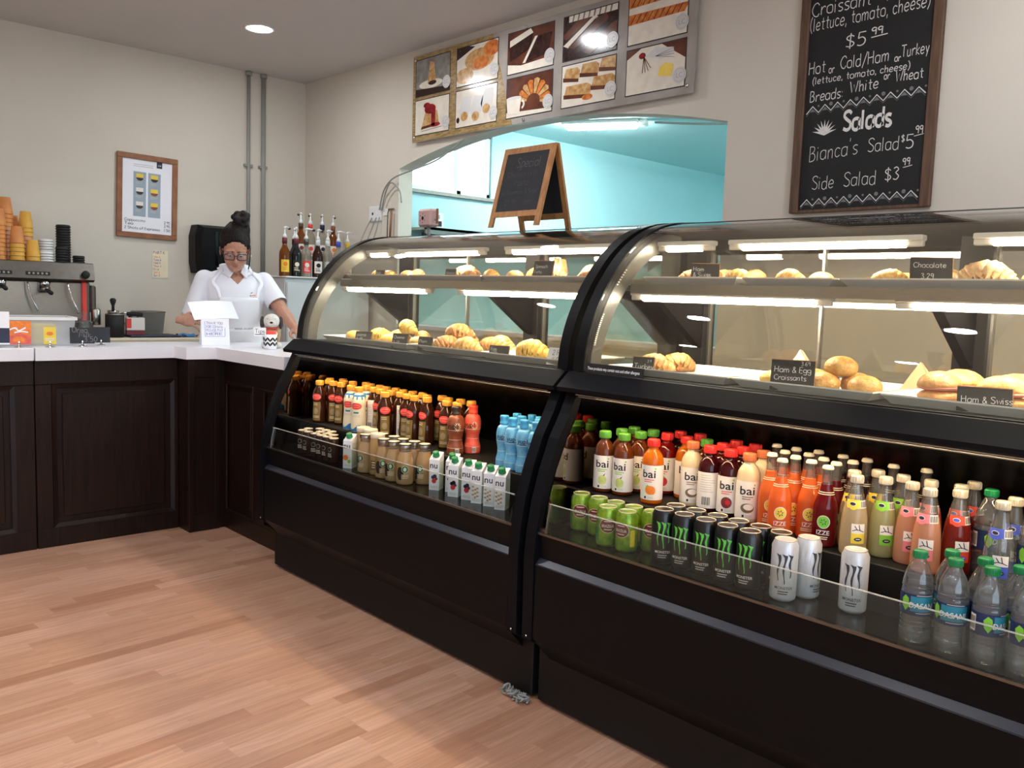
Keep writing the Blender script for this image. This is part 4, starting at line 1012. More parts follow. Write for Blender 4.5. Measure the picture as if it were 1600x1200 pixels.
POS = {
 'espresso':[(-3.519,1.976),(-3.467,1.976),(-3.407,1.976),(-3.546,2.02),(-3.437,2.018),(-3.516,2.063),(-3.355,1.976),(-3.38,2.021),(-3.464,2.063),(-3.303,1.976),(-3.329,2.021),(-3.411,2.063),(-3.251,1.976)],
 'tea':[(-3.632,2.127),(-3.656,2.191),(-3.582,2.172),(-3.514,2.173),(-3.715,2.233),(-3.658,2.271),(-3.599,2.238),(-3.531,2.246),(-3.475,2.284),(-3.409,2.267),(-3.341,2.272),(-3.272,2.195),(-3.204,2.182),(-3.274,2.263),(-3.136,2.19),(-3.206,2.266),(-3.092,2.129),(-3.068,2.193),(-3.138,2.258),(-2.999,2.179),(-3.071,2.261),(-2.931,2.167),(-3.003,2.265),(-2.865,2.184),(-2.933,2.235),(-2.877,2.273),(-2.812,2.254),(-2.737,2.187),(-2.745,2.266),(-2.669,2.184),(-2.677,2.266)],  # leftmost bottles stand in for reflections in the mirrored end liner
 'milktea':[(-3.295,2.129),(-3.369,2.134),(-3.341,2.201)],
 'yupbrown':[(-2.618,2.139),(-2.612,2.221)],
 'yupblue':[(-2.333,2.136),(-2.35,2.215),(-2.287,2.181),(-2.273,2.123),(-2.213,2.123),(-2.296,2.241),(-2.197,2.181),(-2.151,2.123),(-2.238,2.224)],
 'frap':[(-3.015,1.985),(-2.884,1.985),(-2.814,1.985),(-2.993,2.054),(-2.911,2.054),(-2.841,2.049),(-2.739,1.986),(-2.771,2.054),(-2.701,2.052)],
 'fraptan':[(-3.121,2.042),(-3.057,2.037),(-2.95,1.999)],
 'nu':[(-2.593,2.029),(-2.529,2.058),(-2.464,2.018),(-2.399,2.029),(-2.337,2.024),(-2.277,2.03),(-2.217,2.03),(-3.126,1.98)],
 'bai':[(-1.845,2.138,'green'),(-1.844,2.221,'green'),(-1.85,2.293,'green'),(-1.775,2.151,'green'),(-1.773,2.231,'green'),(-1.777,2.302,'green'),(-1.649,2.141,'tang'),(-1.705,2.284,'straw'),(-1.706,2.356,'dark'),(-1.628,2.284,'tang'),(-1.556,2.216,'coco'),(-1.635,2.366,'red'),(-1.555,2.288,'green'),(-1.481,2.2,'pom'),(-1.485,2.273,'red'),(-1.491,2.354,'red'),(-1.41,2.2,'pom'),(-1.413,2.271,'pom'),(-1.339,2.188,'coco'),(-1.417,2.344,'red'),(-1.342,2.267,'coco')],  # leftmost green column added in place of reflections in the end liner
 'izze':[(-1.34,2.335,'c'),(-1.265,2.183,'o'),(-1.267,2.255,'o'),(-1.2,2.125,'o'),(-1.273,2.329,'o'),(-1.204,2.202,'o'),(-1.205,2.276,'o'),(-1.144,2.179,'o'),(-1.211,2.344,'o'),(-1.144,2.246,'o'),(-1.09,2.212,'r'),(-1.076,2.139,'r'),(-1.134,2.337,'d'),(-1.074,2.274,'d'),(-1.064,2.337,'d'),(-0.981,2.315,'d'),(-0.9,2.327,'d')],
 'lemo':[(-0.991,2.128,'y'),(-1.027,2.188,'y'),(-0.992,2.249,'y'),(-0.938,2.174,'g'),(-0.923,2.242,'g'),(-0.869,2.168,'p'),(-0.811,2.128,'p'),(-0.851,2.236,'k'),(-0.76,2.176,'r'),(-0.782,2.242,'r'),(-0.776,2.312,'r'),(-0.651,2.128,'b'),(-0.646,2.198,'b')],
 'gcan':[(-1.861,2.053),(-1.786,2.053),(-1.716,2.053),(-1.692,1.987),(-1.617,1.989),(-1.645,2.053),(-1.573,2.053)],  # leftmost can stands in for a reflection in the end liner
 'mon':[(-1.482,1.987),(-1.49,2.054),(-1.411,1.987),(-1.419,2.054),(-1.339,1.987),(-1.347,2.054),(-1.268,1.984),(-1.277,2.051),(-1.199,1.984),(-1.209,2.051),(-1.142,2.041)],
 'wmon':[(-1.098,1.986),(-1.071,2.054),(-0.943,2.047)],
 'das':[(-0.767,1.986),(-0.722,2.05),(-0.691,1.986),(-0.651,2.047),(-0.616,1.985),(-0.579,2.046),(-0.541,1.986)],
 'dasback':[(-0.708,2.227),(-0.588,2.155)],
}
rg = random.Random(11)
FACE = rad(32)                      # towards the shop floor and the door
def rows(pts, gap=.05):
    """split points into rows, front to back, each sorted from its left end: [(row, index in row, row length)]"""
    o = sorted(range(len(pts)), key=lambda i: pts[i][1]); rws = [[o[0]]]
    for i in o[1:]:
        if pts[i][1] - pts[rws[-1][0]][1] > gap: rws.append([i])
        else: rws[-1].append(i)
    res = {}
    for r, rw in enumerate(rws):
        rw.sort(key=lambda i: pts[i][0])
        for k, i in enumerate(rw): res[i] = (r, k, len(rw), len(rws))
    return res
ROWN = {1: [''], 2: [' in the front row', ' in the back row'], 3: [' in the front row', ' in the middle row', ' in the back row'], 4: [' in the front row', ' in the second row', ' in the third row', ' in the back row']}
def lay(key_of, pts, z, text, jit=.25, face=FACE, gap=.05, tail=''):
    groups = {}
    for i, p in enumerate(pts): groups.setdefault(text(p), []).append(i)
    for txt, ids in groups.items():
        rr = rows([pts[i] for i in ids], gap)
        for q, i in enumerate(ids):
            r, k, n, nr = rr[q]; p = pts[i]
            rn = ROWN[min(nr, 4)][min(r, 3)]
            lab = txt + (', ' + place(k, n) + rn if len(ids) > 1 else '') + tail
            put(key_of(p, i), (p[0], p[1], z + .0006), face + rg.uniform(-jit, jit), lab)
lay(lambda p, i: 'tea%d' % (1 if i in (4, 5, 7, 11, 17, 20) else 0), POS['tea'], ZSTEP, lambda p: 'gold capped brown tea bottle', .5)
lay(lambda p, i: 'milktea', POS['milktea'], ZSTEP, lambda p: 'white and blue bottle with red oval', .1, gap=.01)
put('yup_brown', POS['yupbrown'][0] + (ZSTEP + .0006,), FACE, 'brown waisted milk drink bottle in front of the coral one')
put('yup_coral', POS['yupbrown'][1] + (ZSTEP + .0006,), FACE, 'coral red waisted milk drink bottle at the end of the tea bottles')
lay(lambda p, i: 'yup_blue', POS['yupblue'], ZSTEP, lambda p: 'small light blue milk drink bottle', .3)
lay(lambda p, i: 'frap', POS['frap'], ZDECK, lambda p: 'squat iced coffee bottle with dark lid', .4)
lay(lambda p, i: 'fraptan', POS['fraptan'], ZDECK, lambda p: 'tall tan shake bottle with cream lid', .3, gap=.2)
lay(lambda p, i: 'espresso', POS['espresso'], ZDECK, lambda p: 'small brown espresso can', .4, gap=.03)
NU = ['berry', 'berry', 'berry', 'berry', 'oat', 'oat', 'oat', 'orange']
lay(lambda p, i: 'nu_' + NU[POS['nu'].index(p)], POS['nu'][:4], ZDECK, lambda p: 'white carton with green cap and berries printed on it', .04, gap=.2, face=rad(30))
lay(lambda p, i: 'nu_oat', POS['nu'][4:7], ZDECK, lambda p: 'white carton with green cap and oats printed on it', .04, gap=.2, face=rad(30))
put('nu_orange', POS['nu'][7] + (ZDECK + .0006,), rad(30), 'white carton with green cap and orange print, beside the espresso cans')
BT = {'green': 'amber juice bottle with green cap', 'tang': 'orange juice bottle with tangerine label and red cap', 'straw': 'dark red juice bottle with strawberry label and red cap', 'dark': 'very dark juice bottle with red cap in the back',
      'coco': 'cream white coconut bottle with orange cap', 'red': 'red capped reddish juice bottle behind others', 'pom': 'purple black juice bottle with red cap'}
POMBACK = [p for p in POS['bai'] if p[2] == 'pom'][0]
lay(lambda p, i: 'bai_' + ('pomback' if p == POMBACK else p[2]), POS['bai'], ZSTEP, lambda p: BT[p[2]], .25, gap=.04)
IT = {'o': 'orange sparkling juice bottle with white crown cap', 'c': 'peach sparkling juice bottle with white crown cap at the back', 'r': 'dark red sparkling juice bottle with green emblem', 'd': 'brown sparkling juice bottle with white crown cap'}
lay(lambda p, i: 'izze_' + p[2], POS['izze'], ZSTEP, lambda p: IT[p[2]], .25, gap=.045)
LT = {'y': 'cloudy lemonade bottle with yellow label', 'g': 'lemonade bottle with lime green label', 'p': 'pale pink lemonade bottle', 'k': 'coral pink lemonade bottle with pink label behind the pale pink one', 'r': 'deep red lemonade bottle with scarlet label', 'b': 'clear lemonade bottle with blue label'}
lay(lambda p, i: 'lemo_' + p[2], POS['lemo'], ZSTEP, lambda p: LT[p[2]], .25, gap=.03)
lay(lambda p, i: 'gcan', POS['gcan'], ZDECK, lambda p: 'yellow green soda can', .5)
lay(lambda p, i: 'mon', POS['mon'], ZDECK, lambda p: 'black can with green claw mark', .3, face=rad(28))
put('wmon', POS['wmon'][0] + (ZDECK + .0006,), FACE, 'white can with grey claw mark in front of another white can')
put('wmon', POS['wmon'][1] + (ZDECK + .0006,), FACE + .9, 'white can half hidden behind another white can')
put('wmon', POS['wmon'][2] + (ZDECK + .0006,), FACE - .2, 'white can with grey claw mark standing alone')
lay(lambda p, i: 'das', POS['das'], ZDECK, lambda p: 'green capped water bottle down on the deck', .8)
put('das', POS['dasback'][0] + (ZSTEP + .0006,), FACE + .8, 'clear water bottle standing up on the step behind the red lemonades')
put('das', POS['dasback'][1] + (ZSTEP + .0006,), FACE, 'clear water bottle on the step at the right edge of the picture')

# ------------------------------------------------------------------ pastries, trays and price tags in the upper displays
pastry_mat('crust_gold', (206, 140, 62), (246, 204, 126)); pastry_mat('crust_brown', (186, 118, 62), (234, 178, 112)); pastry_mat('crust_glazed', (204, 136, 60), (242, 194, 116)); pastry_mat('crust_pale', (206, 150, 86), (244, 206, 146))
pastry_mat('crust_tan', (190, 140, 92), (236, 194, 144)); pm('crumb_white', (236, 214, 176), .7, var=.06, scale=80); pastry_mat('crust_yellow', (228, 162, 52), (250, 214, 112)); pm('ham_pink', (190, 120, 104), .5, var=.1)
pm('baking_paper', (222, 184, 140), .7, var=.04); pm('bag_kraft', (196, 150, 96), .8, var=.06)
PR = random.Random(21)
def croissant(m, L, w, bend, mat, rngs):
    """a curled roll: ringed tube along an arc, thick in the middle"""
    N = 46; pts = []; rs = []
    for i in range(N + 1):
        u = i / N * 2 - 1; a = u * bend
        R = L / (2 * math.sin(bend)) if bend > .05 else 1e3
        x = R * math.sin(a); y = R * (1 - math.cos(a))
        seg = 5.5 * u; fr_ = seg - math.floor(seg)
        ridge = .80 + .20 * math.sin(PI * min(1, fr_ * 1.15)) ** .6
        r = w * (max(0.0, 1 - abs(u) ** 1.5)) ** .85 * ridge + .005
        pts.append((x, y, max(r * .82, .006))); rs.append(r)
    b = len(m.v); m.tube(pts, rs, mat, 14)
    for i in range(b, len(m.v)):
        x, y, z = m.v[i]; j = 1 + rngs.uniform(-.02, .02); m.v[i] = (x * j, y * j, max(z * .92 * j, 0.0))
def bun(m, a, b, h, mat, rngs, split=False):
    k = len(m.v)
    if split:
        m.ball((0, 0, h * .22), (a, b, h * .26), mat, 20, 9, rng=rngs, jit=.015, flatbot=0)
        m.ball((.004, .002, h * .5), (a * 1.02, b * 1.0, h * .12), 'ham_pink', 20, 7, rng=rngs, jit=.05)
        m.ball((0, .004, h * .56), (a * .98, b * .98, h * .46), mat, 20, 11, rng=rngs, jit=.02, flatbot=h * .52)
    else: m.ball((0, 0, h * .42), (a, b, h * .58), mat, 22, 13, rng=rngs, jit=.018, flatbot=0)
P_KIND = {}
def pastry(kind, label, loc, rotz, group, tilt=0.0, sc=1.0):
    v = PR.randrange(3); key = (kind, v)
    names = {'croissant': 'croissant', 'croissant_y': 'croissant', 'roll': 'bread_roll', 'bun': 'bun', 'sandwich': 'croissant_sandwich', 'puff': 'puff_pastry', 'cookie': 'cookie'}
    if key not in P_KIND:
        r = random.Random(hash(kind) % 97 + v if False else len(P_KIND) * 7 + v); m = MB()
        if kind == 'croissant': croissant(m, .135, .037, .85, 'crust_gold' if v else 'crust_brown', r)
        elif kind == 'croissant_y': croissant(m, .14, .037, .8, 'crust_yellow', r)
        elif kind == 'roll': croissant(m, .15, .040, .25, 'crust_tan' if v else 'crust_brown', r)
        elif kind == 'bun': bun(m, .048, .043, .058, 'crust_glazed' if v else 'crust_gold', r)
        elif kind == 'sandwich': bun(m, .064, .050, .085, 'crust_brown' if v == 1 else 'crust_gold', r, True)
        elif kind == 'puff': bun(m, .055, .042, .05, 'crust_yellow', r); croissant(m, .09, .020, .3, 'crust_yellow', r)
        else: bun(m, .035, .035, .022, 'crust_pale', r)
        if kind == 'puff':
            h = len(m.v) // 1
        o = m.build(names[kind]); tag(o, label, names[kind].replace('_', ' '), group); P_KIND[key] = [o, False]
    q = P_KIND[key]
    o = q[0] if not q[1] else q[0].copy()
    if q[1]: COL.objects.link(o)
    q[1] = True
    o.location = loc; o.rotation_euler = (tilt, 0, rotz); o.scale = (sc,) * 3; o['label'] = label; o['group'] = group; o['category'] = names[kind].replace('_', ' ')
    return o
RADII = {'croissant': .068, 'croissant_y': .070, 'roll': .080, 'bun': .049, 'sandwich': .072, 'puff': .056, 'cookie': .037}
def lay_pastries(items, y0, y1, z, group, sc, trays=()):
    """items (kind, x, y, lift, turn, label): nudge neighbours on the tray apart, then set them down"""
    ref = 2.42 if z > 1.3 else 2.3                                  # distance at which the places were noted
    P = [[k, x * y / ref, y] for k, x, y, *r in items]
    R = [RADII[p[0]] * sc(it) for p, it in zip(P, items)]
    box = []
    for p, r in zip(P, R):                                          # inside the rims of the tray it lies on
        t = min(trays, key=lambda q: max(q[0] - p[1], p[1] - q[1], 0)); w = r + .026
        box.append((t[0] + w, t[1] - w) if t[1] - t[0] > 2 * w else ((t[0] + t[1]) / 2,) * 2)
    low = [i for i, it in enumerate(items) if it[3] < .01]
    for _ in range(400):
        for n, i in enumerate(low):
            a = P[i]
            for j in low[n + 1:]:
                b = P[j]; dx, dy = b[1] - a[1], b[2] - a[2]; d = math.hypot(dx, dy) or 1e-6; w = R[i] + R[j]
                if d < w: o = (w - d) / 2; a[1] -= dx / d * o; a[2] -= dy / d * o; b[1] += dx / d * o; b[2] += dy / d * o
        for i in low: P[i][2] = min(max(P[i][2], y0 + R[i] * .85), y1 - R[i] * .85); P[i][1] = min(max(P[i][1], box[i][0]), box[i][1])
    for i, it in enumerate(items):                                  # one lying on two others
        if it[3] > .01:
            u, v = sorted(low, key=lambda j: math.hypot(P[j][1] - P[i][1], P[j][2] - P[i][2]))[:2]
            P[i][1] = (P[u][1] + P[v][1]) / 2; P[i][2] = (P[u][2] + P[v][2]) / 2
    for (k, x, y), it in zip(P, items): pastry(k, it[5], (x, y, z + it[3]), it[4], group, sc=sc(it))
def tray(label, x0, x1, y0, y1, z):
    m = MB(); w, d = (x1 - x0) / 2, (y1 - y0) / 2; i = .018
    r0 = [(-w, -d), (w, -d), (w, d), (-w, d)]; r1 = [(-w + i, -d + i), (w - i, -d + i), (w - i, d - i), (-w + i, d - i)]
    zs = .026
    vs = [(x, y, zs) for x, y in r0] + [(x, y, .002) for x, y in r1] + [(x, y, zs - .004) for x, y in r0] + [(x * .985, y * .985, 0) for x, y in r1]
    fs = [(j, (j + 1) % 4, 4 + (j + 1) % 4, 4 + j) for j in range(4)] + [(4, 5, 6, 7)] + [((j + 1) % 4, j, 8 + j, 8 + (j + 1) % 4) for j in range(4)] + [(8 + (j + 1) % 4, 8 + j, 12 + j, 12 + (j + 1) % 4) for j in range(4)] + [(15, 14, 13, 12)]
    m.add(vs, fs, 'tray_white'); o = m.build('serving_tray', None, ((x0 + x1) / 2, (y0 + y1) / 2, z)); return tag(o, label, 'tray', 'white serving trays')
def price_tag(label, x, y, z, w, h, txts, rotz=.15, lean=.28, light=False):
    x = x * y / (2.42 if z > 1.3 else 2.3)
    t = thing('price_tag', label, 'price tag', (x, y, z), 0, 'chalk price tags', rot=(0, 0, rotz))
    m = MB(); ca, sa = math.cos(lean), math.sin(lean)
    fn = lambda X, Y, o=0.0: (X, Y * sa - o * ca, Y * ca + o * sa)
    def slab(X0, X1, Y0, Y1, o0, o1, mat):
        vs = [fn(a, b, c) for c in (o0, o1) for a, b in ((X0, Y0), (X1, Y0), (X1, Y1), (X0, Y1))]
        m.add(vs, [(3, 2, 1, 0), (4, 5, 6, 7), (0, 1, 5, 4), (1, 2, 6, 5), (2, 3, 7, 6), (3, 0, 4, 7)], mat)
    slab(-w / 2, w / 2, 0, h, -.002, .0015, 'card' if light else 'chalkboard')
    b = .002
    if not light:
        for q in ((-w / 2, w / 2, h - b, h), (w / 2 - b, w / 2, 0, h)): slab(*q, .0015, .002, 'pine')
    for k, (s, Y, sz, st) in enumerate(txts):
        hand(m, s, -w / 2 + .08 * w + (st if isinstance(st, float) else 0), Y * h, sz, sz * .09, 'ink_black' if light else 'chalk', lambda X, Y2: fn(X, Y2, .0021), gap=1.6)
    m.build('board', t)
    m = MB(); m.box(-.010, .010, -.002, .03, 0, .003, 'chrome'); m.v = [(a, b + .0, c) for a, b, c in m.v]; m.build('foot', t)
    return t
# --- case one, upper shelf
Z1 = ZSHELF + .001
def PZ(z): return z + .0035
G1 = 'pastries on the upper shelf of the far case'; G2 = 'pastries on the upper shelf of the near case'; G3 = 'pastries on the deck of the far case'; G4 = 'pastries on the deck of the near case'
T1 = [(-3.70, -3.20), (-3.19, -2.70), (-2.69, -2.09)]
for i, (a, b) in enumerate(T1): tray('white tray on the upper shelf of the far display case, ' + ['left end', 'middle one', 'right end'][i], a, b, 2.312, 2.66, Z1)
SHELF = [(k, x, y, 0, rz, lab) for k, x, y, rz, lab in [
    ('bun', -3.64, 2.45, .3, 'round brown bun at the left end of the upper shelf, far case'), ('bun', -3.50, 2.44, 1.2, 'round brown bun just right of the leftmost small tag, far case shelf'),
    ('bun', -3.345, 2.45, .8, 'round brown bun third on the upper shelf, far case'), ('roll', -3.27, 2.55, 1.9, 'bread roll behind the third round bun, far case shelf'),
    ('cookie', -3.14, 2.46, 0, 'small pastry left of the second small tag, far case shelf'), ('cookie', -3.10, 2.55, 0, 'small pastry behind the second small tag, far case shelf'),
    ('roll', -2.93, 2.52, .5, 'large tan roll on top of the middle heap, far case shelf'), ('croissant', -2.90, 2.42, .2, 'croissant at the front of the middle heap, far case shelf'), ('croissant', -2.80, 2.46, -.3, 'croissant at the right end of the middle heap, far case shelf'),
    ('bun', -2.64, 2.44, .2, 'orange brown bun just right of the rear post, far case shelf'), ('croissant', -2.55, 2.50, .4, 'croissant left of the large slate tag, far case shelf'),
    ('roll', -2.37, 2.46, .9, 'tan roll right of the large slate tag, far case shelf'), ('roll', -2.29, 2.52, 2.1, 'tan roll behind, right of the large slate tag, far case shelf'), ('croissant', -2.20, 2.44, .6, 'croissant at the right end of the upper shelf, far case')]]
lay_pastries(SHELF, 2.40, 2.63, PZ(Z1), G1, lambda it: 1.05 if 'large' in it[5] else .82, T1)
price_tag('small black tag between two round buns on the far case shelf', -3.585, 2.39, PZ(Z1), .056, .050, [('Roll', .5, .014, 0)], .3)
price_tag('small black tag with white edge in the middle of the far case shelf', -3.035, 2.39, PZ(Z1), .056, .055, [('Almond', .55, .011, 0), ('2.99', .2, .011, 0)], .3)
price_tag('large slate tag by the paper bag on the far case shelf', -2.455, 2.39, PZ(Z1), .088, .088, [('Spinach', .65, .013, 0), ('Feta', .4, .013, 0), ('3.49', .14, .013, 0)], .3)
m = MB(); m.prism([(-.03, 0), (.03, 0), (.034, .06), (.02, .10), (.0, .075), (-.02, .105), (-.032, .07)], 'y', -.014, .014, 'bag_kraft'); o = m.build('paper_bag', None, (-2.515, 2.58, PZ(Z1))); tag(o, 'crumpled kraft paper bag behind the large slate tag', 'paper bag')
# --- case two, upper shelf
T2 = [(-1.86, -1.50), (-1.48, -1.19), (-1.17, -.62), (-.60, -.22)]
for i, (a, b) in enumerate(T2): tray('white tray on the upper shelf of the near display case, ' + ['at the left end', 'second from the left', 'third, under the big tag', 'at the right end'][i], a, b, 2.312, 2.66, Z1)
SHELF = [(k, x, y, 0, rz, lab) for k, x, y, rz, lab in [
    ('croissant', -1.83, 2.46, 1.0, 'croissant at the left end of the upper shelf, near case'), ('croissant', -1.76, 2.44, .8, 'croissant just left of the first slate tag, near case shelf'),
    ('croissant', -1.61, 2.44, .2, 'croissant just right of the first slate tag, near case shelf'), ('roll', -1.55, 2.54, .6, 'tan roll behind the first slate tag heap, near case shelf'), ('croissant', -1.455, 2.42, -.2, 'croissant lying before the middle lamp glow, near case shelf'),
    ('roll', -1.44, 2.54, 2.4, 'tan roll at the back near the middle of the near case shelf'), ('bun', -1.335, 2.46, .3, 'round bun in the middle of the near case shelf'), ('cookie', -1.255, 2.47, 0, 'flat pale pastry right of the middle bun, near case shelf'), ('cookie', -1.225, 2.56, 0, 'flat pale pastry at the back right of the middle bun'),
    ('croissant', -1.10, 2.42, .3, 'croissant left of the big slate tag, near case shelf'), ('bun', -1.045, 2.52, .1, 'round bun left of the big slate tag, near case shelf'), ('roll', -.89, 2.53, 1.2, 'tan roll behind the big slate tag, near case shelf'),
    ('roll', -.80, 2.45, .2, 'large roll right of the big slate tag, near case shelf'), ('croissant', -.70, 2.52, .8, 'croissant at the right edge of the picture, upper shelf')]]
lay_pastries(SHELF, 2.40, 2.63, PZ(Z1), G2, lambda it: 1.08 if 'large' in it[5] or 'right edge' in it[5] else .80, T2)
price_tag('slate tag leaning among croissants at the left of the near case shelf', -1.69, 2.385, PZ(Z1), .092, .072, [('Ham', .62, .014, 0), ('& Swiss', .36, .014, 0), ('2.99', .1, .013, 0)], .5)
price_tag('big slate tag with pine edge at the right of the near case shelf', -.965, 2.385, PZ(Z1), .105, .085, [('Chocolate', .66, .014, 0), ('3.29', .3, .014, .02)], .5)
# --- case one, deck
ZD = ZUP + .001
D1 = [(-3.66, -2.98, 2.155, 2.50), (-2.97, -2.52, 2.165, 2.50), (-2.51, -2.08, 2.155, 2.50)]
for i, q in enumerate(D1): tray('white tray on the deck of the far display case, ' + ['left one with yellow pastries', 'middle one with brown croissants', 'right one with the yellow pastry'][i], *q, ZD)
SHELF = [(k, x, y, z, rz, lab) for k, x, y, z, rz, lab in [
    ('puff', -3.64, 2.30, 0, .3, 'small yellow pastry at the left end of the deck, far case'), ('croissant_y', -3.42, 2.36, 0, .5, 'yellow croissant right of the leftmost deck tag, far case'), ('puff', -3.36, 2.25, 0, .9, 'yellow puff in front, right of the leftmost deck tag'),
    ('croissant_y', -3.22, 2.36, 0, .2, 'yellow croissant under the top of the heap, far case deck'), ('croissant', -3.10, 2.40, 0, 2.6, 'brown croissant behind the heap between the deck tags'), ('croissant_y', -3.17, 2.36, .050, -.3, 'yellow croissant on top of the heap, far case deck'), ('puff', -3.12, 2.25, 0, .1, 'yellow puff between the second and third deck tags'),
    ('croissant', -2.87, 2.30, 0, 1.2, 'brown croissant right of the third deck tag'), ('croissant', -2.77, 2.29, 0, .2, 'brown croissant in the front middle of the middle tray'), ('croissant', -2.83, 2.40, 0, -.4, 'brown croissant at the back of the middle tray'), ('croissant', -2.82, 2.36, .050, .6, 'brown croissant on top of the middle heap, far case deck'), ('croissant', -2.70, 2.42, 0, .4, 'brown croissant at the back right of the middle tray'),
    ('croissant', -2.55, 2.37, 0, -.2, 'arched brown croissant behind the big yellow pastry'), ('croissant_y', -2.43, 2.25, 0, .2, 'big yellow croissant on the right tray by the grey tag, far case')]]
lay_pastries(SHELF, 2.236, 2.485, PZ(ZD), G3, lambda it: 1.12 if 'big' in it[5] else .95, D1)
price_tag('leftmost black tag on the deck of the far case', -3.535, 2.20, PZ(ZD), .084, .055, [('Guava', .58, .014, 0), ('2.49', .2, .014, 0)], .5)
price_tag('black tag in front of the tall yellow heap, far case deck', -3.235, 2.185, PZ(ZD), .075, .062, [('Cheese', .62, .013, 0), ('2.49', .25, .013, 0)], .5)
price_tag('black tag on the left of the brown croissants, far case deck', -3.045, 2.18, PZ(ZD), .066, .058, [('Plain', .55, .013, 0)], .5)
price_tag('grey black tag beside the big yellow croissant, far case deck', -2.56, 2.19, PZ(ZD), .080, .050, [('Egg', .6, .012, 0), ('2.99', .22, .012, 0)], .5)
price_tag('white paper price card at the right end of the far case deck', -2.22, 2.175, PZ(ZD), .115, .062, [('2 FOR', .58, .018, .01), ('6.99', .12, .020, .01)], .2, light=True)
# --- case two, deck
D2 = [(-1.87, -1.42, 2.165, 2.50), (-1.40, -.985, 2.165, 2.50), (-.965, -.36, 2.165, 2.50)]
for i, q in enumerate(D2): tray('white tray on the deck of the near display case, ' + ['left one, nearly empty', 'middle one with glazed buns', 'right one with croissant sandwiches'][i], *q, ZD)
SHELF = [(k, x, y, z, rz, lab) for k, x, y, z, rz, lab in [
    ('croissant', -1.83, 2.30, 0, .3, 'pale croissant at the left end of the deck, near case'), ('croissant', -1.80, 2.39, 0, .9, 'pale croissant behind, at the left end of the near case deck'),
    ('puff', -1.37, 2.22, 0, .4, 'flat yellow pastry left of the ham and egg tag'),
    ('bun', -1.215, 2.36, 0, .3, 'glazed bun right behind the ham and egg tag'), ('bun', -1.13, 2.30, 0, 1.3, 'glazed bun in the middle of the middle tray, near case'), ('bun', -1.185, 2.235, 0, .9, 'glazed bun in front, right of the ham and egg tag'), ('bun', -1.055, 2.245, 0, .2, 'glazed bun at the right end of the middle tray'), ('bun', -1.16, 2.32, .045, .2, 'glazed bun on top of the glazed bun heap'),
    ('sandwich', -.925, 2.26, 0, 1.2, 'croissant sandwich at the left end of the right tray'), ('sandwich', -.84, 2.33, 0, .6, 'croissant sandwich behind the left end of the right tray'), ('sandwich', -.835, 2.215, 0, .3, 'croissant sandwich just left of the ham and swiss tag'),
    ('sandwich', -.72, 2.32, 0, .1, 'croissant sandwich right behind the ham and swiss tag'), ('sandwich', -.66, 2.23, 0, -.2, 'croissant sandwich right of the ham and swiss tag'), ('sandwich', -.60, 2.34, 0, .5, 'croissant sandwich at the right edge of the picture, deck'), ('croissant_y', -.745, 2.38, .0, .2, 'yellow croissant at the back of the right tray'), ('sandwich', -.52, 2.25, 0, .4, 'croissant sandwich at the far right end of the right tray')]]
lay_pastries(SHELF, 2.236, 2.485, PZ(ZD), G4, lambda it: .95, D2)
price_tag('small black turkey tag at the left of the near case deck', -1.835, 2.19, PZ(ZD), .072, .058, [('Turkey', .3, .017, 0), ('3.9', .68, .009, .042)], .35)
price_tag('large black ham and egg croissant tag before the glazed buns', -1.285, 2.197, PZ(ZD), .118, .088, [('3.69', .82, .011, .070), ('Ham & Egg', .58, .0165, .0), ('Croissants', .33, .0145, 0)], .45)
price_tag('large slate ham and swiss tag before the croissant sandwiches', -.765, 2.197, PZ(ZD), .118, .060, [('Ham & Swiss', .35, .0155, 0)], .45)
for i, (x, y, s, lab) in enumerate([(-1.36, 2.46, 1, 'folded cream paper standing behind the ham and egg tag'), (-1.0, 2.47, .9, 'folded tan baking paper at the back between the two right trays')]):
    m = MB(); m.add([(-.06, 0, 0), (.06, .01, 0), (.0, .01, .10), (-.05, .05, 0), (.065, .05, 0), (-.002, .03, .098)], [(0, 1, 2), (4, 3, 5), (0, 2, 5, 3), (1, 4, 5, 2), (0, 3, 4, 1)], 'baking_paper' if i else 'crumb_white')
    o = m.build('baking_paper', None, (x, y, PZ(ZD))); o.scale = (s,) * 3; tag(o, lab, 'paper')

# ------------------------------------------------------------------ the person behind the counter
pm('skin', (184, 134, 110), .5, var=.04, scale=40, sss=.08); pm('lip', (160, 98, 88), .45, var=.03); pm('hair', (34, 22, 18), .6, rgb2=(17, 11, 10), scale=36, stretch=(1, 7, 2), bump=.8, spec=.25); pm('shirt_white', (232, 232, 240), .85, var=.015, scale=8, bump=.25)
pm('apron_white', (240, 240, 246), .85, var=.015, scale=7, bump=.2); pm('trousers', (30, 30, 36), .8, var=.05); pm('eye_white', (225, 220, 215), .3); pm('glasses_frame', (74, 40, 56), .3, var=.1)
def loft(m, st, mat, seg=28):
    """stations (cx, cy, cz, rx, ry) stacked into a closed body"""
    vs = []
    for cx, cy, cz, rx, ry in st:
        for k in range(seg):
            a = 2 * PI * k / seg; vs.append((cx + rx * math.cos(a), cy + ry * math.sin(a), cz))
    n = len(st); fs = [(i * seg + k, i * seg + (k + 1) % seg, (i + 1) * seg + (k + 1) % seg, (i + 1) * seg + k) for i in range(n - 1) for k in range(seg)]
    fs += [tuple(reversed(range(seg))), tuple((n - 1) * seg + k for k in range(seg))]
    return m.add(vs, fs, mat, True)
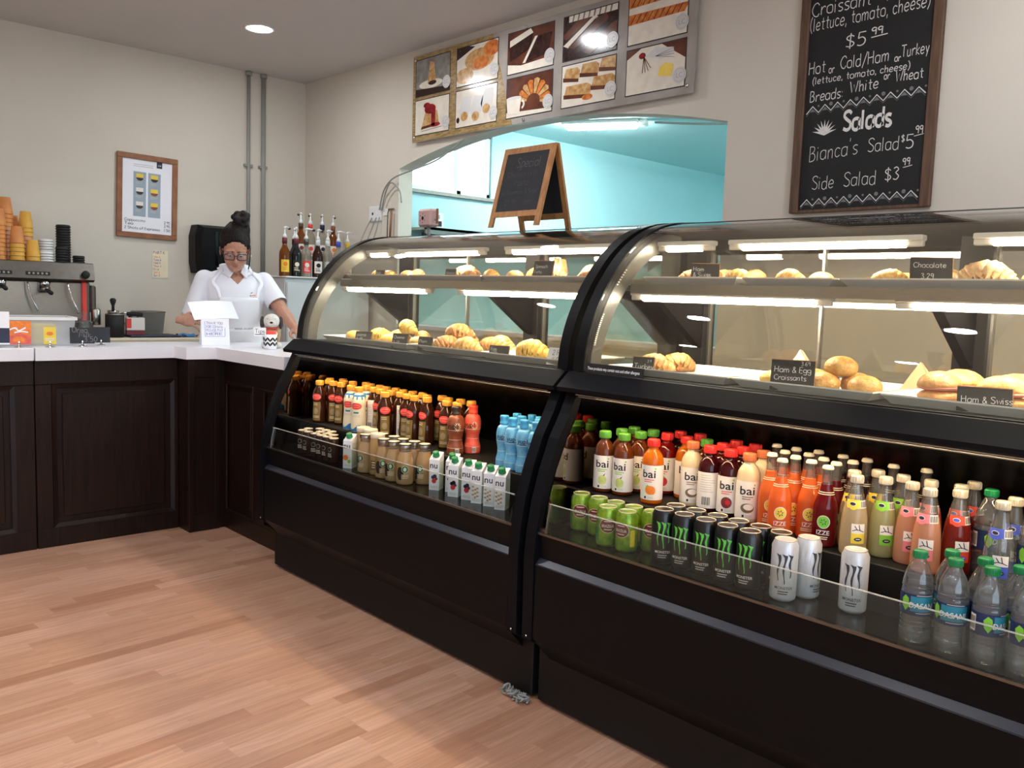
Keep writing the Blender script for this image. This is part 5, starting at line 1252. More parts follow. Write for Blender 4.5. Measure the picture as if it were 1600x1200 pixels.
def fuse(o, voxel, it=4, keep=None, paint=None):
    """weld overlapping closed pieces into one continuous skin"""
    md = o.modifiers.new('weld', 'REMESH'); md.mode = 'VOXEL'; md.voxel_size = voxel; md.use_smooth_shade = True
    sm_ = o.modifiers.new('soften', 'SMOOTH'); sm_.iterations = it; sm_.factor = .5
    dg = bpy.context.evaluated_depsgraph_get(); me = bpy.data.meshes.new_from_object(o.evaluated_get(dg))
    mats = list(o.data.materials); o.modifiers.clear(); old = o.data; nm = old.name; o.data = me; bpy.data.meshes.remove(old); me.name = nm
    me.materials.clear()
    for q in mats: me.materials.append(q)
    if keep:
        import bmesh
        bm = bmesh.new(); bm.from_mesh(me)
        bmesh.ops.delete(bm, geom=[f for f in bm.faces if not keep(f.calc_center_median())], context='FACES')
        bm.to_mesh(me); bm.free()
    if paint:
        for q in paint[1:]: me.materials.append(MATS[q])
        for p in me.polygons: p.material_index = paint[0](p.center)
    for p in me.polygons: p.use_smooth = True
    return o
TS = [(.0, 0, .86, .125, .175), (.0, 0, .95, .130, .180), (.012, 0, 1.04, .118, .160), (.02, 0, 1.12, .115, .155), (.035, 0, 1.20, .124, .165), (.045, 0, 1.275, .132, .176), (.037, 0, 1.345, .114, .186), (.024, 0, 1.405, .090, .185), (.018, 0, 1.44, .070, .150), (.018, 0, 1.462, .058, .085)]
def torso(z):
    for a, b in zip(TS, TS[1:]):
        if a[2] <= z <= b[2]:
            u = (z - a[2]) / (b[2] - a[2]); return [p + (q - p) * u for p, q in zip(a, b)]
    return list(TS[0] if z < TS[0][2] else TS[-1])

def build_hand(m, M, side, curl, mat='skin', spread=.0):
    """palm, four unequal fingers and a thumb; fingers run along +x, back of the hand is +z, thumb on side*y"""
    old = m.M; m.M = old @ M
    m.ball((.044, 0, 0), (.050, .039, .0145), mat, 16, 9); m.ball((.02, side * .02, -.004), (.03, .022, .014), mat, 12, 7); m.tube([(-.03, 0, 0), (.03, 0, 0)], [.024, .027], mat, 12, flat=.75)
    for k, (ln, r) in enumerate(((.066, .0086), (.075, .0088), (.070, .0085), (.054, .0076))):
        y = side * (.030 - .0195 * k); a = 0; p = (.082 - .004 * abs(k - 1), y, .001); pts = [(.060, y * .9, .001), p]; rs = [r * 1.1, r * 1.05]
        for j, fr_ in enumerate((.45, .32, .23)):
            a += curl[j] * (1 + .08 * k); q = (p[0] + ln * fr_ * math.cos(a), p[1] + side * spread * (1.5 - k) * .006, p[2] - ln * fr_ * math.sin(a))
            pts.append(((p[0] + q[0]) / 2, (p[1] + q[1]) / 2, (p[2] + q[2]) / 2)); rs.append(r * (.96 - .06 * j)); pts.append(q); rs.append(r * (.98 - .1 * j)); p = q
        m.tube(pts, rs, mat, 10); m.ball(p, r * .74, mat, 8, 6)
    t = [(.012, side * .022, -.006), (.032, side * .046, -.012), (.058, side * .056, -.020), (.078, side * .052, -.027)]
    m.tube(t, [.013, .0115, .0100, .0082], mat, 10); m.ball(t[-1], .0082, mat, 8, 6)
    m.M = old
PT = thing('person', 'person in white polo shirt, apron and glasses behind the counter, reading a paper', 'person', (-5.27, 2.465, 0), rad(-15))
HM = Matrix.Translation((.095, -.012, 1.592)) @ Matrix.Rotation(rad(-8), 4, 'Z') @ Matrix.Rotation(rad(27), 4, 'Y') @ Matrix.Scale(1.09, 4)
R_SH, R_EL, R_WR = Vector((.005, -.180, 1.392)), Vector((.01, -.262, 1.14)), Vector((.165, -.338, 1.145))
L_SH, L_EL, L_WR = Vector((.01, .180, 1.392)), Vector((.165, .262, 1.21)), Vector((.375, .300, 1.104))
m = MB()
loft(m, [(a, b, c, d - .012, e - .012) for a, b, c, d, e in TS], 'skin')
for sh, el, wr in ((R_SH, R_EL, R_WR), (L_SH, L_EL, L_WR)):
    m.tube([sh, sh.lerp(el, .35), sh.lerp(el, .75), el], [.056, .053, .047, .042], 'skin', 14)
    m.ball(tuple(el), .041, 'skin'); m.tube([el, el.lerp(wr, .3), el.lerp(wr, .75), wr], [.041, .042, .031, .025], 'skin', 14); m.ball(tuple(sh), .058, 'skin')
m.tube([(.018, 0, 1.40), (.03, 0, 1.47), (.06, -.002, 1.54)], [.062, .054, .055], 'skin', 16)
for s in (-1, 1):
    m.tube([(.0, s * .085, .92), (.0, s * .09, .5), (-.01, s * .09, .09)], [.085, .062, .042], 'skin', 14); m.ball((.05, s * .09, .045), (.12, .042, .04), 'skin')
old = m.M; m.M = HM
m.ball((-.012, 0, .03), (.093, .076, .088), 'skin', 22, 14); m.ball((.035, 0, -.03), (.060, .063, .085), 'skin', 20, 12); m.ball((.048, 0, -.083), (.044, .045, .034), 'skin', 16, 10)
for s in (-1, 1):
    m.ball((.060, s * .035, -.037), (.030, .026, .028), 'skin'); m.ball((.083, s * .030, .022), (.014, .026, .009), 'skin'); m.ball((-.004, s * .077, -.02), (.018, .008, .030), 'skin'); m.ball((.103, s * .011, -.034), .0085, 'skin')
m.tube([(.088, 0, .014), (.098, 0, -.008), (.110, 0, -.030)], [.0075, .0095, .0125], 'skin', 10); m.ball((.111, 0, -.031), .0115, 'skin')
m.ball((.090, 0, -.0605), (.0105, .022, .0055), 'skin'); m.ball((.088, 0, -.071), (.011, .018, .0065), 'skin'); m.ball((.080, 0, -.096), (.019, .02, .016), 'skin')
m.M = old
RH = Matrix.Translation(R_WR) @ Matrix(((.62, .35, .70), (.78, -.25, -.57), (-.02, .90, -.43))).to_4x4()
fx = Vector((.45, .86, -.05)).normalized(); fz = Vector((.80, -.40, .30)); fz = (fz - fx * fz.dot(fx)).normalized(); fy = fz.cross(fx)
RH = Matrix.Translation(R_WR + Vector((.01, .0, .0))) @ Matrix((fx, fy, fz)).transposed().to_4x4()
build_hand(m, RH, 1, (.25, .45, .40), spread=1.1)
fx = Vector((.93, .15, -.24)).normalized(); fz = Vector((.25, 0, 1)); fz = (fz - fx * fz.dot(fx)).normalized(); fy = fz.cross(fx)
LH = Matrix.Translation(L_WR) @ Matrix((fx, fy, fz)).transposed().to_4x4()
build_hand(m, LH, -1, (.10, .12, .10), spread=.8)
body = m.build('body', PT)
HI = HM.inverted()
def skin_ix(c):
    h = HI @ Vector(c)
    return 1 if h.x > .082 and abs(h.y) < .024 * (1 - ((h.z + .066) / .02) ** 2) ** .5 and abs(h.z + .066) < .0115 else 0 if True else 0
def skin_safe(c):
    h = HI @ Vector(c)
    if h.x > .088 and abs(h.z + .066) < .0085 and abs(h.y) < .019 - abs(h.z + .066): return 1
    return 0
fuse(body, .0032, 2, paint=(skin_safe, 'lip'))
m = MB(); m.M = HM
for s in (-1, 1):
    m = MB(HM); m.ball((.0815, s * .030, -.001), .0120, 'eye_white', 12, 8); m.ball((.0905, s * .0295, -.006), (.004, .0052, .0052), 'ink_black', 10, 6); m.build('eye', PT)
    m = MB(HM); m.ribbon([(s * .013, .020), (s * .03, .026), (s * .048, .018)], [.003, .006, .002], 'hair', lambda x, y: (.100 - abs(x) ** 2 * 9, x, y)); m.build('eyebrow', PT)
# hair: a close cap, pulled up to a knot, with loose strands
m = MB(HM); r6 = random.Random(8)
m.ball((-.022, 0, .040), (.098, .084, .091), 'hair', 26, 16); m.ball((-.045, 0, .0), (.070, .079, .088), 'hair', 20, 12)
for q in range(15):
    u = (q / 14 - .5) * 2; y0 = .070 * u
    m.tube(smooth_line([(.071 - .052 * u * u, y0, .078 - .075 * u * u * abs(u)), (.050 - .045 * u * u, y0 * 1.06, .108 - .055 * u * u), (.0, y0 * .95, .134 - .03 * u * u), (-.045, y0 * .5 + .012, .138)], 4), [.0075] * 13, 'hair', 7)
for q in range(22):
    a = r6.uniform(0, 2 * PI); b = r6.uniform(-.9, 1.2); c = (-.050 + .040 * math.cos(a) * math.cos(b), .030 + .044 * math.sin(a) * math.cos(b), .155 + .036 * math.sin(b)); m.ball(c, (.022, .022, .018), 'hair', 10, 7)
m.ball((-.055, .032, .150), (.044, .046, .040), 'hair', 16, 10); m.ball((-.07, .045, .08), (.035, .04, .05), 'hair', 14, 9)
hr = m.build('hair', PT); fuse(hr, .005, 2)
m = MB(HM)
for p in ([(.02, .080, .03), (.028, .082, -.03), (.020, .080, -.075), (.028, .074, -.115)], [(.03, -.078, .03), (.036, -.076, -.03), (.030, -.072, -.07)], [(-.06, .03, .19), (-.05, .04, .205), (-.035, .05, .20)], [(-.055, .05, .185), (-.05, .065, .19), (-.04, .075, .18)]): m.tube(smooth_line(p, 4), .0032, 'hair', 6)
m.build('loose_strands', PT)
m = MB(HM)
for s in (-1, 1):
    q = []
    for a in range(24):
        w = 2 * PI * a / 24; cx, sx = math.cos(w), math.sin(w); rr = 1 / (abs(cx) ** 4 + abs(sx) ** 4) ** .25
        q.append((.112 - .10 * abs(s * .034 + .027 * cx * rr) ** 1.6, s * .034 + .027 * cx * rr, -.004 + .0185 * sx * rr))
    m.tube(q + q[:2], .0026, 'glasses_frame', 6, caps=False)
    m.tube([(.104, s * .061, .004), (.06, s * .079, .004), (.0, s * .085, .002)], .0022, 'glasses_frame', 6)
m.tube([(.112, -.009, .002), (.116, 0, .005), (.112, .009, .002)], .0026, 'glasses_frame', 6)
gl = m.build('glasses', PT)
for s in (-1, 1):
    m = MB(HM); m.disc(s * .034, -.004, .026, 'lens', lambda x, y: (.1105 - .10 * abs(x) ** 1.6, x, y), 20, .0175); m.build('lens', gl)
m = MB(HM); m.ball((-.004, .086, -.047), .006, 'card', 10, 7); m.build('earring', PT)
# shirt
m = MB(); loft(m, TS, 'shirt_white')
for sh, el, e in ((R_SH, R_EL, .93), (L_SH, L_EL, .80)):
    m.ball(tuple(sh), .062, 'shirt_white'); m.tube([sh, sh.lerp(el, .4), sh.lerp(el, e)], [.062, .064, .066], 'shirt_white', 18)
m.tube([(.016, 0, 1.40), (.022, 0, 1.478)], [.074, .066], 'shirt_white', 18)
sh = m.build('shirt', PT)
def shirt_keep(c):
    if c.z > 1.472: return False
    if c.x > .05 and c.z > 1.372 and abs(c.y + .003) < .004 + (c.z - 1.372) * .95: return False
    return True
def near(c, sh_, el_, e): return False
fuse(sh, .006, 5, keep=lambda c: shirt_keep(c) and not (any((Vector(c) - s_.lerp(e_, f_)).dot((e_ - s_).normalized()) > -.006 and (Vector(c) - s_.lerp(e_, f_)).length < .09 for s_, e_, f_ in ((R_SH, R_EL, .93), (L_SH, L_EL, .80)))))
m = MB()
for s in (-1, 1):
    vs = [(-.035, s * .058, 1.485), (.045, s * .050, 1.492), (.092, s * .022, 1.440), (.116, s * .050, 1.405), (.092, s * .096, 1.438), (.0, s * .104, 1.462), (-.04, s * .078, 1.470)]
    n = len(vs); m.add(vs + [(x + .004, y * 1.03, z + .005) for x, y, z in vs], [tuple(range(n)), tuple(range(2 * n - 1, n - 1, -1))] + [(i, (i + 1) % n, n + (i + 1) % n, n + i) for i in range(n)], 'shirt_white', False)
m.build('collar', PT)
# apron: bib, skirt and straps, lying on the shirt
def on_torso(a, z, o):
    cx, cy, cz, rx, ry = torso(z); return (cx + (rx + o) * math.cos(a), cy + (ry + o) * math.sin(a), z)
def patch(m, a_of, z0, z1, o, mat, nz=14, na=18):
    rows_ = []
    for j in range(nz + 1):
        z = z0 + (z1 - z0) * j / nz; a0, a1 = a_of(z); rows_.append([(a0 + (a1 - a0) * i / na, z) for i in range(na + 1)])
    vs = []; 
    for off in (o, o + .004):
        for r in rows_:
            for a, z in r:
                fold = .004 * math.sin(a * 9 + z * 6) * (1 if z < 1.06 else .4)
                vs.append(on_torso(a, z, off + fold + (max(0, 1.05 - z) * .12)))
    N = (nz + 1) * (na + 1); w = na + 1
    fs = [(j * w + i, j * w + i + 1, (j + 1) * w + i + 1, (j + 1) * w + i) for j in range(nz) for i in range(na)]
    fs = [f[::-1] for f in fs] + [tuple(N + q for q in f) for f in fs]
    bd = [i for i in range(w)] + [j * w + na for j in range(1, nz + 1)] + [nz * w + i for i in range(na - 1, -1, -1)] + [j * w for j in range(nz - 1, 0, -1)]
    fs += [(bd[i], bd[(i + 1) % len(bd)], N + bd[(i + 1) % len(bd)], N + bd[i]) for i in range(len(bd))]
    m.add(vs, fs, mat, True)
m = MB()
patch(m, lambda z: (-.95, .95) if z > 1.10 else (-1.35, 1.35), .70, 1.10, .014, 'apron_white'); patch(m, lambda z: (-(.66 + (1.29 - z) * 1.6), .66 + (1.29 - z) * 1.6), 1.09, 1.29, .014, 'apron_white')
m.build('apron', PT)
m = MB()
for s in (-1, 1):
    p = [on_torso(s * .62, 1.285, .016), on_torso(s * .66, 1.335, .016), on_torso(s * .80, 1.385, .018), (.06, s * .088, 1.455), (.0, s * .080, 1.488), (-.035, s * .03, 1.495)]
    m.tube(smooth_line(p, 4), .011, 'apron_white', 8, flat=.35)
m.build('neck_strap', PT)
m = MB(); fn = lambda x, y: on_torso(x / .18, y, .0115)
m.ribbon([(.066, 1.315), (.078, 1.322)], .004, 'ink_black', fn); m.ribbon([(.060, 1.300), (.068, 1.306), (.066, 1.295)], .004, 'ink_black', fn); m.ribbon([(.072, 1.302), (.10, 1.305)], .006, 'fruit_orange', fn); m.ribbon([(.064, 1.289), (.092, 1.291)], .004, 'label_grey', fn); m.build('embroidered_logo', PT)
m = MB()
for s in (-1, 1): m.tube([(.0, s * .085, .95), (.0, s * .092, .5), (-.01, s * .092, .10)], [.108, .082, .066], 'trousers', 16)
loft(m, [(0, 0, .84, .128, .178), (0, 0, .92, .134, .184), (0, 0, .99, .13, .175)], 'trousers'); m.build('trousers', PT)
for s in (-1, 1): m = MB(); m.ball((.05, s * .09, .045), (.13, .05, .05), 'ink_black', flatbot=.002); m.build('shoe', PT)
# the sheet of paper in the right hand
m = MB(); vs = []; NX, NY = 10, 6
for j in range(NY + 1):
    for i in range(NX + 1):
        u, v = i / NX, j / NY
        vs.append((-.03 + .10 * (1 - v) + .012 * math.sin(u * 3), -.12 + .27 * u, .10 * v + .012 * math.sin(u * 2.4) - .02 * (1 - u) * v * 0))
fs = [(j * (NX + 1) + i, j * (NX + 1) + i + 1, (j + 1) * (NX + 1) + i + 1, (j + 1) * (NX + 1) + i) for j in range(NY) for i in range(NX)]
N = len(vs); m.add(vs + [(x - .0008, y, z - .0008) for x, y, z in vs], fs + [tuple(N + q for q in f[::-1]) for f in fs], 'card', True)
tag(m.build('paper_sheet', None, (-5.0, 2.185, 1.155)), 'white sheet of paper held in the right hand of the person', 'paper')

# ------------------------------------------------------------------ on the counter
CT = 1.0205
def card_holder(label, x, y, rotz, w, h, fnart, base='chrome', tilt=.12, cat='table sign', name='card_stand'):
    t = thing(name, label, cat, (x, y, CT), rotz)
    m = MB(); m.lathe([(.022, 0), (.022, .003), (.006, .006), (.005, .022), (.001, .024)], 'chrome', 14, cap1=False); m.box(-.004, .004, -.003, .003, .012, .030, 'chrome'); m.v = [(a + .012, b, c) for a, b, c in m.v]; m.build('clip_base', t)
    m = MB(); fnart(m, w, h, lambda X, Y, o=0.0: (o - .006 - Y * tilt, X, .014 + Y)); m.build('card', t)
    return t
def slab(m, w, h, fn, mat, th=.002):
    m.add([fn(a, b, o) for o in (-th, 0) for a, b in ((-w / 2, 0), (w / 2, 0), (w / 2, h), (-w / 2, h))], [(3, 2, 1, 0), (4, 5, 6, 7), (0, 1, 5, 4), (1, 2, 6, 5), (2, 3, 7, 6), (3, 0, 4, 7)], mat)
def art_bag(m, w, h, fn):
    slab(m, w, h, fn, 'fruit_orange'); f = lambda x, y: fn(x, y, .0006)
    m.flat([(-w / 2, 0), (w / 2, 0), (w / 2, h * .35), (0, h * .5), (-w / 2, h * .3)], 'sleeve_coral', f)
    g_ = lambda x, y: fn(x, y, .0012); m.ribbon(smooth_line([(-.04, h * .62), (-.015, h * .7), (.0, h * .58), (.03, h * .72)], 4), .007, 'card', g_); m.ribbon(smooth_line([(-.02, h * .5), (.01, h * .55), (.04, h * .52)], 4), .006, 'card', g_)
    m.disc(.0, h * .2, .028, 'crust_gold' if False else 'fruit_orange', g_, 14, .016)
def art_yellow(m, w, h, fn):
    slab(m, w, h, fn, 'label_yellow'); m.disc(0, h * .62, .016, 'fruit_orange', lambda x, y: fn(x, y, .0006), 14, .010); lines(m, lambda x, y: fn(x, y, .0006), -.02, .02, [h * .3, h * .2], .004, 'label_white')
def art_black(m, w, h, fn):
    slab(m, w, h, fn, 'slate'); f = lambda x, y: fn(x, y, .0008)
    for s, Y, X in (('Oreo', .70, -.045), ('Milk', .40, -.015), ('3.50', .12, .01)): hand(m, s, X, Y * h, .026, .003, 'chalk_dim', f)
def art_plain(m, w, h, fn): slab(m, w, h, fn, 'slate')
def art_menu(m, w, h, fn):
    slab(m, w, h, fn, 'card'); m.flat([(-.02, h * .05), (w / 2, h * .05), (w / 2, h * .5), (.01, h * .5)], 'navy', lambda x, y: fn(x, y, .0006))
AIM = rad(-14)
card_holder('white card with navy corner at the left edge of the counter', -4.80, 1.03, AIM, .11, .16, art_menu)
card_holder('orange patterned snack card on the counter near the left edge', -4.79, 1.125, AIM, .105, .115, art_bag)
card_holder('small yellow card in front of the translucent tub', -4.78, 1.262, AIM, .055, .085, art_yellow)
card_holder('black chalk card with handwriting right of the translucent tub', -4.80, 1.42, AIM, .115, .082, art_black)
card_holder('plain black card behind the chalk card with handwriting', -4.86, 1.53, AIM, .09, .082, art_plain)
t = thing('plastic_tub', 'translucent plastic storage tub on the white counter behind the small cards', 'tub', (-4.99, 1.23, CT), rad(-4))
m = MB(); w, d, h, q = .115, .185, .145, .012
o_ = [(-w * .9, -d * .93), (w * .9, -d * .93), (w * .9, d * .93), (-w * .9, d * .93)]; p_ = [(-w, -d), (w, -d), (w, d), (-w, d)]
m.add([(x, y, .001) for x, y in o_] + [(x, y, h) for x, y in p_], [(3, 2, 1, 0)] + [(i, (i + 1) % 4, 4 + (i + 1) % 4, 4 + i) for i in range(4)], 'tub_plastic'); m.build('body', t)
m = MB(); m.box(-w - .01, w + .01, -d - .01, d + .01, h - .012, h + .004, 'tub_plastic', .004) if False else None
r = [(-w - .008, -d - .008), (w + .008, -d - .008), (w + .008, d + .008), (-w - .008, d + .008)]
m.add([(x, y, h) for x, y in p_] + [(x, y, h + .002) for x, y in r] + [(x, y, h - .014) for x, y in r], [(i, (i + 1) % 4, 4 + (i + 1) % 4, 4 + i) for i in range(4)] + [(4 + i, 4 + (i + 1) % 4, 8 + (i + 1) % 4, 8 + i) for i in range(4)], 'white_plastic'); m.build('rim', t)
m = MB(); m.box(-.05, .05, -.055, .055, 0, .105, 'label_yellow', .006); m.box(.0501, .0506, -.04, .04, .02, .09, 'emblem_yellow'); o = m.build('snack_pack', None, (-5.0, 1.285, CT + .003)); tag(o, 'yellow snack pack standing inside the translucent tub', 'snack pack')
t = thing('counter_sign', 'white folded card with blue and purple handwriting before the person', 'sign', (-4.74, 2.105, CT), rad(-14))
m = MB(); fn = lambda x, y, o=0.0: (o - y * .22 + .02, x, y)
slab(m, .152, .150, fn, 'card'); m.add([(.02 - .033 - .0, -.076, .149), (.02 - .033, .076, .149), (-.075, .076, .0), (-.075, -.076, .0)], [(0, 1, 2, 3), (3, 2, 1, 0)], 'card')
f = lambda x, y: fn(x, y, .0008)
for s, Y, c in (('THANK YOU', .118, 'ink_purple'), ('FOR COMING', .098, 'ink_blue'), ('PLEASE PAY', .078, 'ink_blue'), ('HERE', .058, 'ink_blue')): hand(m, s, -.048, Y, .014, .0016, c, f, fit=.09)
for p in ([(-.056, .050), (-.056, .135)], [(-.056, .05), (.05, .05)], [(.052, .05), (.052, .1)]): m.ribbon(p, .0016, 'ink_blue', f)
m.build('folded_card', t)
# plush dog with a tip cup
pm('plush_tan', (178, 146, 108), .95, var=.12, scale=90, bump=.6); pm('plush_white', (226, 222, 216), .95, var=.06, scale=90, bump=.6); pm('plush_grey', (70, 64, 62), .95, var=.1, scale=90, bump=.6)
DL = (-4.50, 2.325, CT)
t = thing('plush_dog', 'tan and white plush puppy with dark ears beside the tip cup', 'plush toy', DL, rad(-28)); sc_ = .9
m = MB(); m.ball((0, 0, .055), (.042, .048, .056), 'plush_tan', 18, 12, flatbot=.0); m.ball((.012, 0, .07), (.036, .034, .044), 'plush_tan', 14, 9); m.build('body', t)
m = MB(); m.ball((.008, 0, .148), (.043, .045, .042), 'plush_white', 18, 12); m.ball((.044, 0, .135), (.026, .024, .020), 'plush_white', 14, 9); m.ball((.068, 0, .142), (.007, .009, .006), 'ink_black', 10, 7)
for s in (-1, 1): m.ball((.038, s * .018, .160), .0062, 'ink_black', 10, 7)
m.build('head', t)
for s in (-1, 1):
    m = MB(); m.ball((.0, s * .050, .140), (.022, .013, .036), 'plush_grey', 14, 9); m.build('ear', t)
    m = MB(); m.tube([(.02, s * .035, .095), (.045, s * .034, .080), (.068, s * .020, .078)], [.017, .016, .015], 'plush_tan', 10); m.ball((.070, s * .019, .078), .016, 'plush_white', 10, 7); m.build('front_leg', t)
    m = MB(); m.ball((.035, s * .036, .018), (.040, .020, .018), 'plush_tan', 14, 9, flatbot=0); m.ball((.066, s * .038, .018), (.018, .019, .018), 'plush_white', 10, 7, flatbot=0); m.build('hind_leg', t)
m = MB(); m.tube([(-.035, .02, .03), (-.06, .035, .045), (-.07, .045, .07)], [.010, .009, .007], 'plush_tan', 8); m.build('tail', t)
m = MB(); m.lathe([(.040, .104), (.041, .112)], 'label_red', 18, cap0=False, cap1=False); m.build('collar', t)
t = thing('tip_cup', 'small white cup with black zigzag and a tips sign, held by the plush puppy', 'cup', (-4.372, 2.252, CT), rad(-28))
m = MB(); m.lathe([(.030, 0), (.034, .002), (.036, .082), (.034, .082), (.032, .006)], 'card', 24, cap1=False)
for z in (.022, .046):
    for th, mt in ((.010, 'ink_black'),):
        pts = [(-.11 + .0137 * q, z + (.016 if q % 2 else 0)) for q in range(17)]; fine = []
        for a, b in zip(pts, pts[1:]): fine += [a, ((a[0] + b[0]) / 2, (a[1] + b[1]) / 2)]
        m.ribbon(fine, th, mt, lambda x, y: ((.0352 + y * .024 + .0004) * math.cos(x / .036), (.0352 + y * .024 + .0004) * math.sin(x / .036), y))
m.build('cup', t)
m = MB(); m.lathe([(.0325, .062), (.0325, .1), (.001, .1)], 'label_red', 18, cap1=False); m.build('red_wrap', t)
m = MB(); m.box(.028, .030, -.085, -.022, .072, .118, 'card'); hand(m, 'Tips', -.080, .088, .022, .0022, 'ink_black', lambda x, y: (.0306, x, y)); m.box(.0301, .0306, -.08, -.028, .079, .082, 'ink_black'); m.build('tips_sign', t)

# ------------------------------------------------------------------ back counter
BC = .9905
t = thing('espresso_machine', 'grey steel espresso machine at the left under stacked paper cups', 'espresso machine', (XL + .05, 1.49, BC))
m = MB(); m.box(.0, .40, -.395, .38, .06, .36, 'steel_dark', .006); m.box(.0, .30, -.38, .36, .02, .06, 'black_satin'); m.build('body', t)
m = MB(); m.prism([(.0, .36), (.44, .36), (.47, .375), (.44, .478), (.42, .484), (.0, .484)], 'y', -.405, .392, 'steel_dark'); m.build('top_housing', t)
m = MB(); m.box(.39, .402, -.36, .325, .12, .35, 'steel'); m.build('back_splash', t)
m = MB(); m.box(.34, .45, -.40, .385, .0, .105, 'steel_dark', .006); m.box(.35, .445, -.37, .35, .104, .108, 'black_satin'); m.build('drip_tray', t)
m = MB(); m.box(.40, .43, .325, .352, .10, .36, 'label_red', .003); m.build('side_strip', t)
fp = lambda y, z, o=0.0: (.4715 - (z - .375) * .29 + o, y, z)
for c in (-.16, -.005 + .06):
    m = MB(); m.add([fp(c - .07, .395, .0015), fp(c + .07, .395, .0015), fp(c + .07, .418, .0015), fp(c - .07, .418, .0015)], [(0, 1, 2, 3)], 'ink_black')
    for q in range(5): m.disc(c - .05 + .025 * q, .4065, .007, 'steel', lambda y, z: fp(y, z, .003), 10)
    m.build('button_panel', t)
m = MB(); m.lathe([(.022, 0), (.026, .004), (.022, .02), (.001, .021)], 'ink_black', 16, cap1=False); m.v = [(.468 + c, .335 + a, .408 + b) for a, b, c in m.v]; m.build('steam_knob', t)
for y in (-.16, .09, .215) if False else (-.15, .10):
    m = MB(); m.lathe([(.026, .325), (.034, .33), (.034, .36)], 'chrome', 18); m.v = [(a + .43, b + y, c) for a, b, c in m.v]; g1 = m.build('group_head', t)
    m = MB(); m.lathe([(.024, .285), (.034, .295), (.034, .322)], 'steel_dark', 18); m.v = [(a + .43, b + y, c) for a, b, c in m.v]; m.tube([(.455, y, .305), (.50, y, .30), (.58, y, .285)], [.009, .012, .013], 'ink_black', 10); m.build('portafilter', t)
for y in (.0, .235): 
    m = MB(); m.tube(smooth_line([(.44, y, .35), (.455, y + .01, .28), (.47, y + .03, .22), (.475, y + .05, .17)], 4), .006, 'chrome', 8); m.ball((.475, y + .05, .165), .009, 'chrome', 8, 6); m.build('steam_wand', t)
m = MB(); m.box(.20, .40, .383, .42, .16, .34, 'steel_dark', .01); m.lathe([(.025, .08), (.030, .085), (.030, .18), (.022, .19)], 'steel', 16); m.v = m.v[:-64] + [(a + .40, b + .415, c) for a, b, c in m.v[-64:]]; m.build('side_tank', t)
TOPZ = BC + .4845
# paper cups upside down in nested stacks
pm('cup_orange', (226, 150, 74), .6, rgb2=(206, 132, 84), scale=14); pm('cup_yellow', (232, 178, 76), .6, rgb2=(214, 160, 60), scale=14); pm('cup_pale', (214, 160, 120), .6, rgb2=(200, 146, 104), scale=14)
def cup_proto(mat):
    t = thing('paper_cup', mat, 'paper cup', (0, 0, 0), 0, 'nested paper cups')
    m = MB(); m.lathe([(.0430, .004), (.0300, .108), (.0285, .108), (.0405, .006)], mat, 20, cap0=False, cap1=False); m.lathe([(.001, .104), (.0290, .104)], mat, 20, cap0=False, cap1=False); m.build('wall', t)
    m = MB(); m.lathe([(.0425, .001), (.0445, .002), (.0445, .006), (.0428, .008)], mat, 20, cap0=False, cap1=False); m.build('rolled_rim', t)
    return [t, False]
CP = {k: cup_proto(k) for k in ('cup_orange', 'cup_yellow', 'cup_pale')}
ST = [(-6.37, 1.435, 12, ['cup_pale', 'cup_orange'], 'tall stack second from the left edge'), (-6.28, 1.375, 9, ['cup_orange'], 'stack at the left edge of the picture'), (-6.37, 1.550, 9, ['cup_pale', 'cup_yellow'], 'tall stack nearest the white lids'),
      (-6.25, 1.470, 5, ['cup_yellow', 'cup_orange'], 'front stack in the middle'), (-6.46, 1.495, 8, ['cup_orange'], 'stack at the back between the tall stacks'), (-6.26, 1.562, 2, ['cup_yellow'], 'low stack in front')]
for x, y, n, ms, lab in ST:
    for k in range(n):
        mt = ms[0] if len(ms) == 1 or k < n * .62 else ms[1]; q = CP[mt]; dz = .0265 * k
        L = {'cup_orange': 'orange', 'cup_yellow': 'yellow', 'cup_pale': 'pale orange'}[mt] + ' paper cup, ' + ('lowest' if k == 0 else nth(k) + ' from below' if k < n - 1 else 'topmost') + ', ' + lab
        if not q[1]: q[1] = True; o = q[0]; o.location = (x, y, TOPZ + dz); o['label'] = L
        else: dup(q[0], (x, y, TOPZ + dz), 0, L)
def lid_proto(mat, r):
    m = MB(); m.lathe([(r, 0), (r, .006), (r * .93, .008), (r * .92, .014), (r * .80, .016), (.001, .0135)], mat, 20, cap1=False); o = m.build('cup_lid'); tag(o, '', 'lid', 'stacked cup lids'); return o
lw, lb, lb2 = lid_proto('white_plastic', .046), lid_proto('ink_black', .046), lid_proto('ink_black', .038)
def lids(o, x, y, n, what, step=.0168):
    for k in range(n):
        q = o if k == 0 and o.location.length < 1e-6 else o.copy()
        if q is not o: COL.objects.link(q)
        q.location = (x, y, TOPZ + step * k); q['label'] = what[0] + ' cup lid, ' + ('lowest' if k == 0 else nth(k) + ' from below' if k < n - 1 else 'topmost') + ', ' + what[1]
lids(lw, -6.37, 1.668, 9, ('white', 'taller white stack on the machine')); lids(lw, -6.27, 1.645, 4, ('white', 'low white stack on the machine'))
lids(lb, -6.36, 1.772, 15, ('black', 'tall black stack on the machine')); lids(lb2, -6.25, 1.73, 6, ('black', 'stack before the tall black one')); lids(lb2, -6.27, 1.84, 3, ('black', 'low stack at the machine right end'))
def bx(name, label, cat, x, y, parts, rz=0):
    t = thing(name, label, cat, (x, y, BC), rz)
    for nm, fnb in parts: m = MB(); fnb(m); m.build(nm, t)
    return t
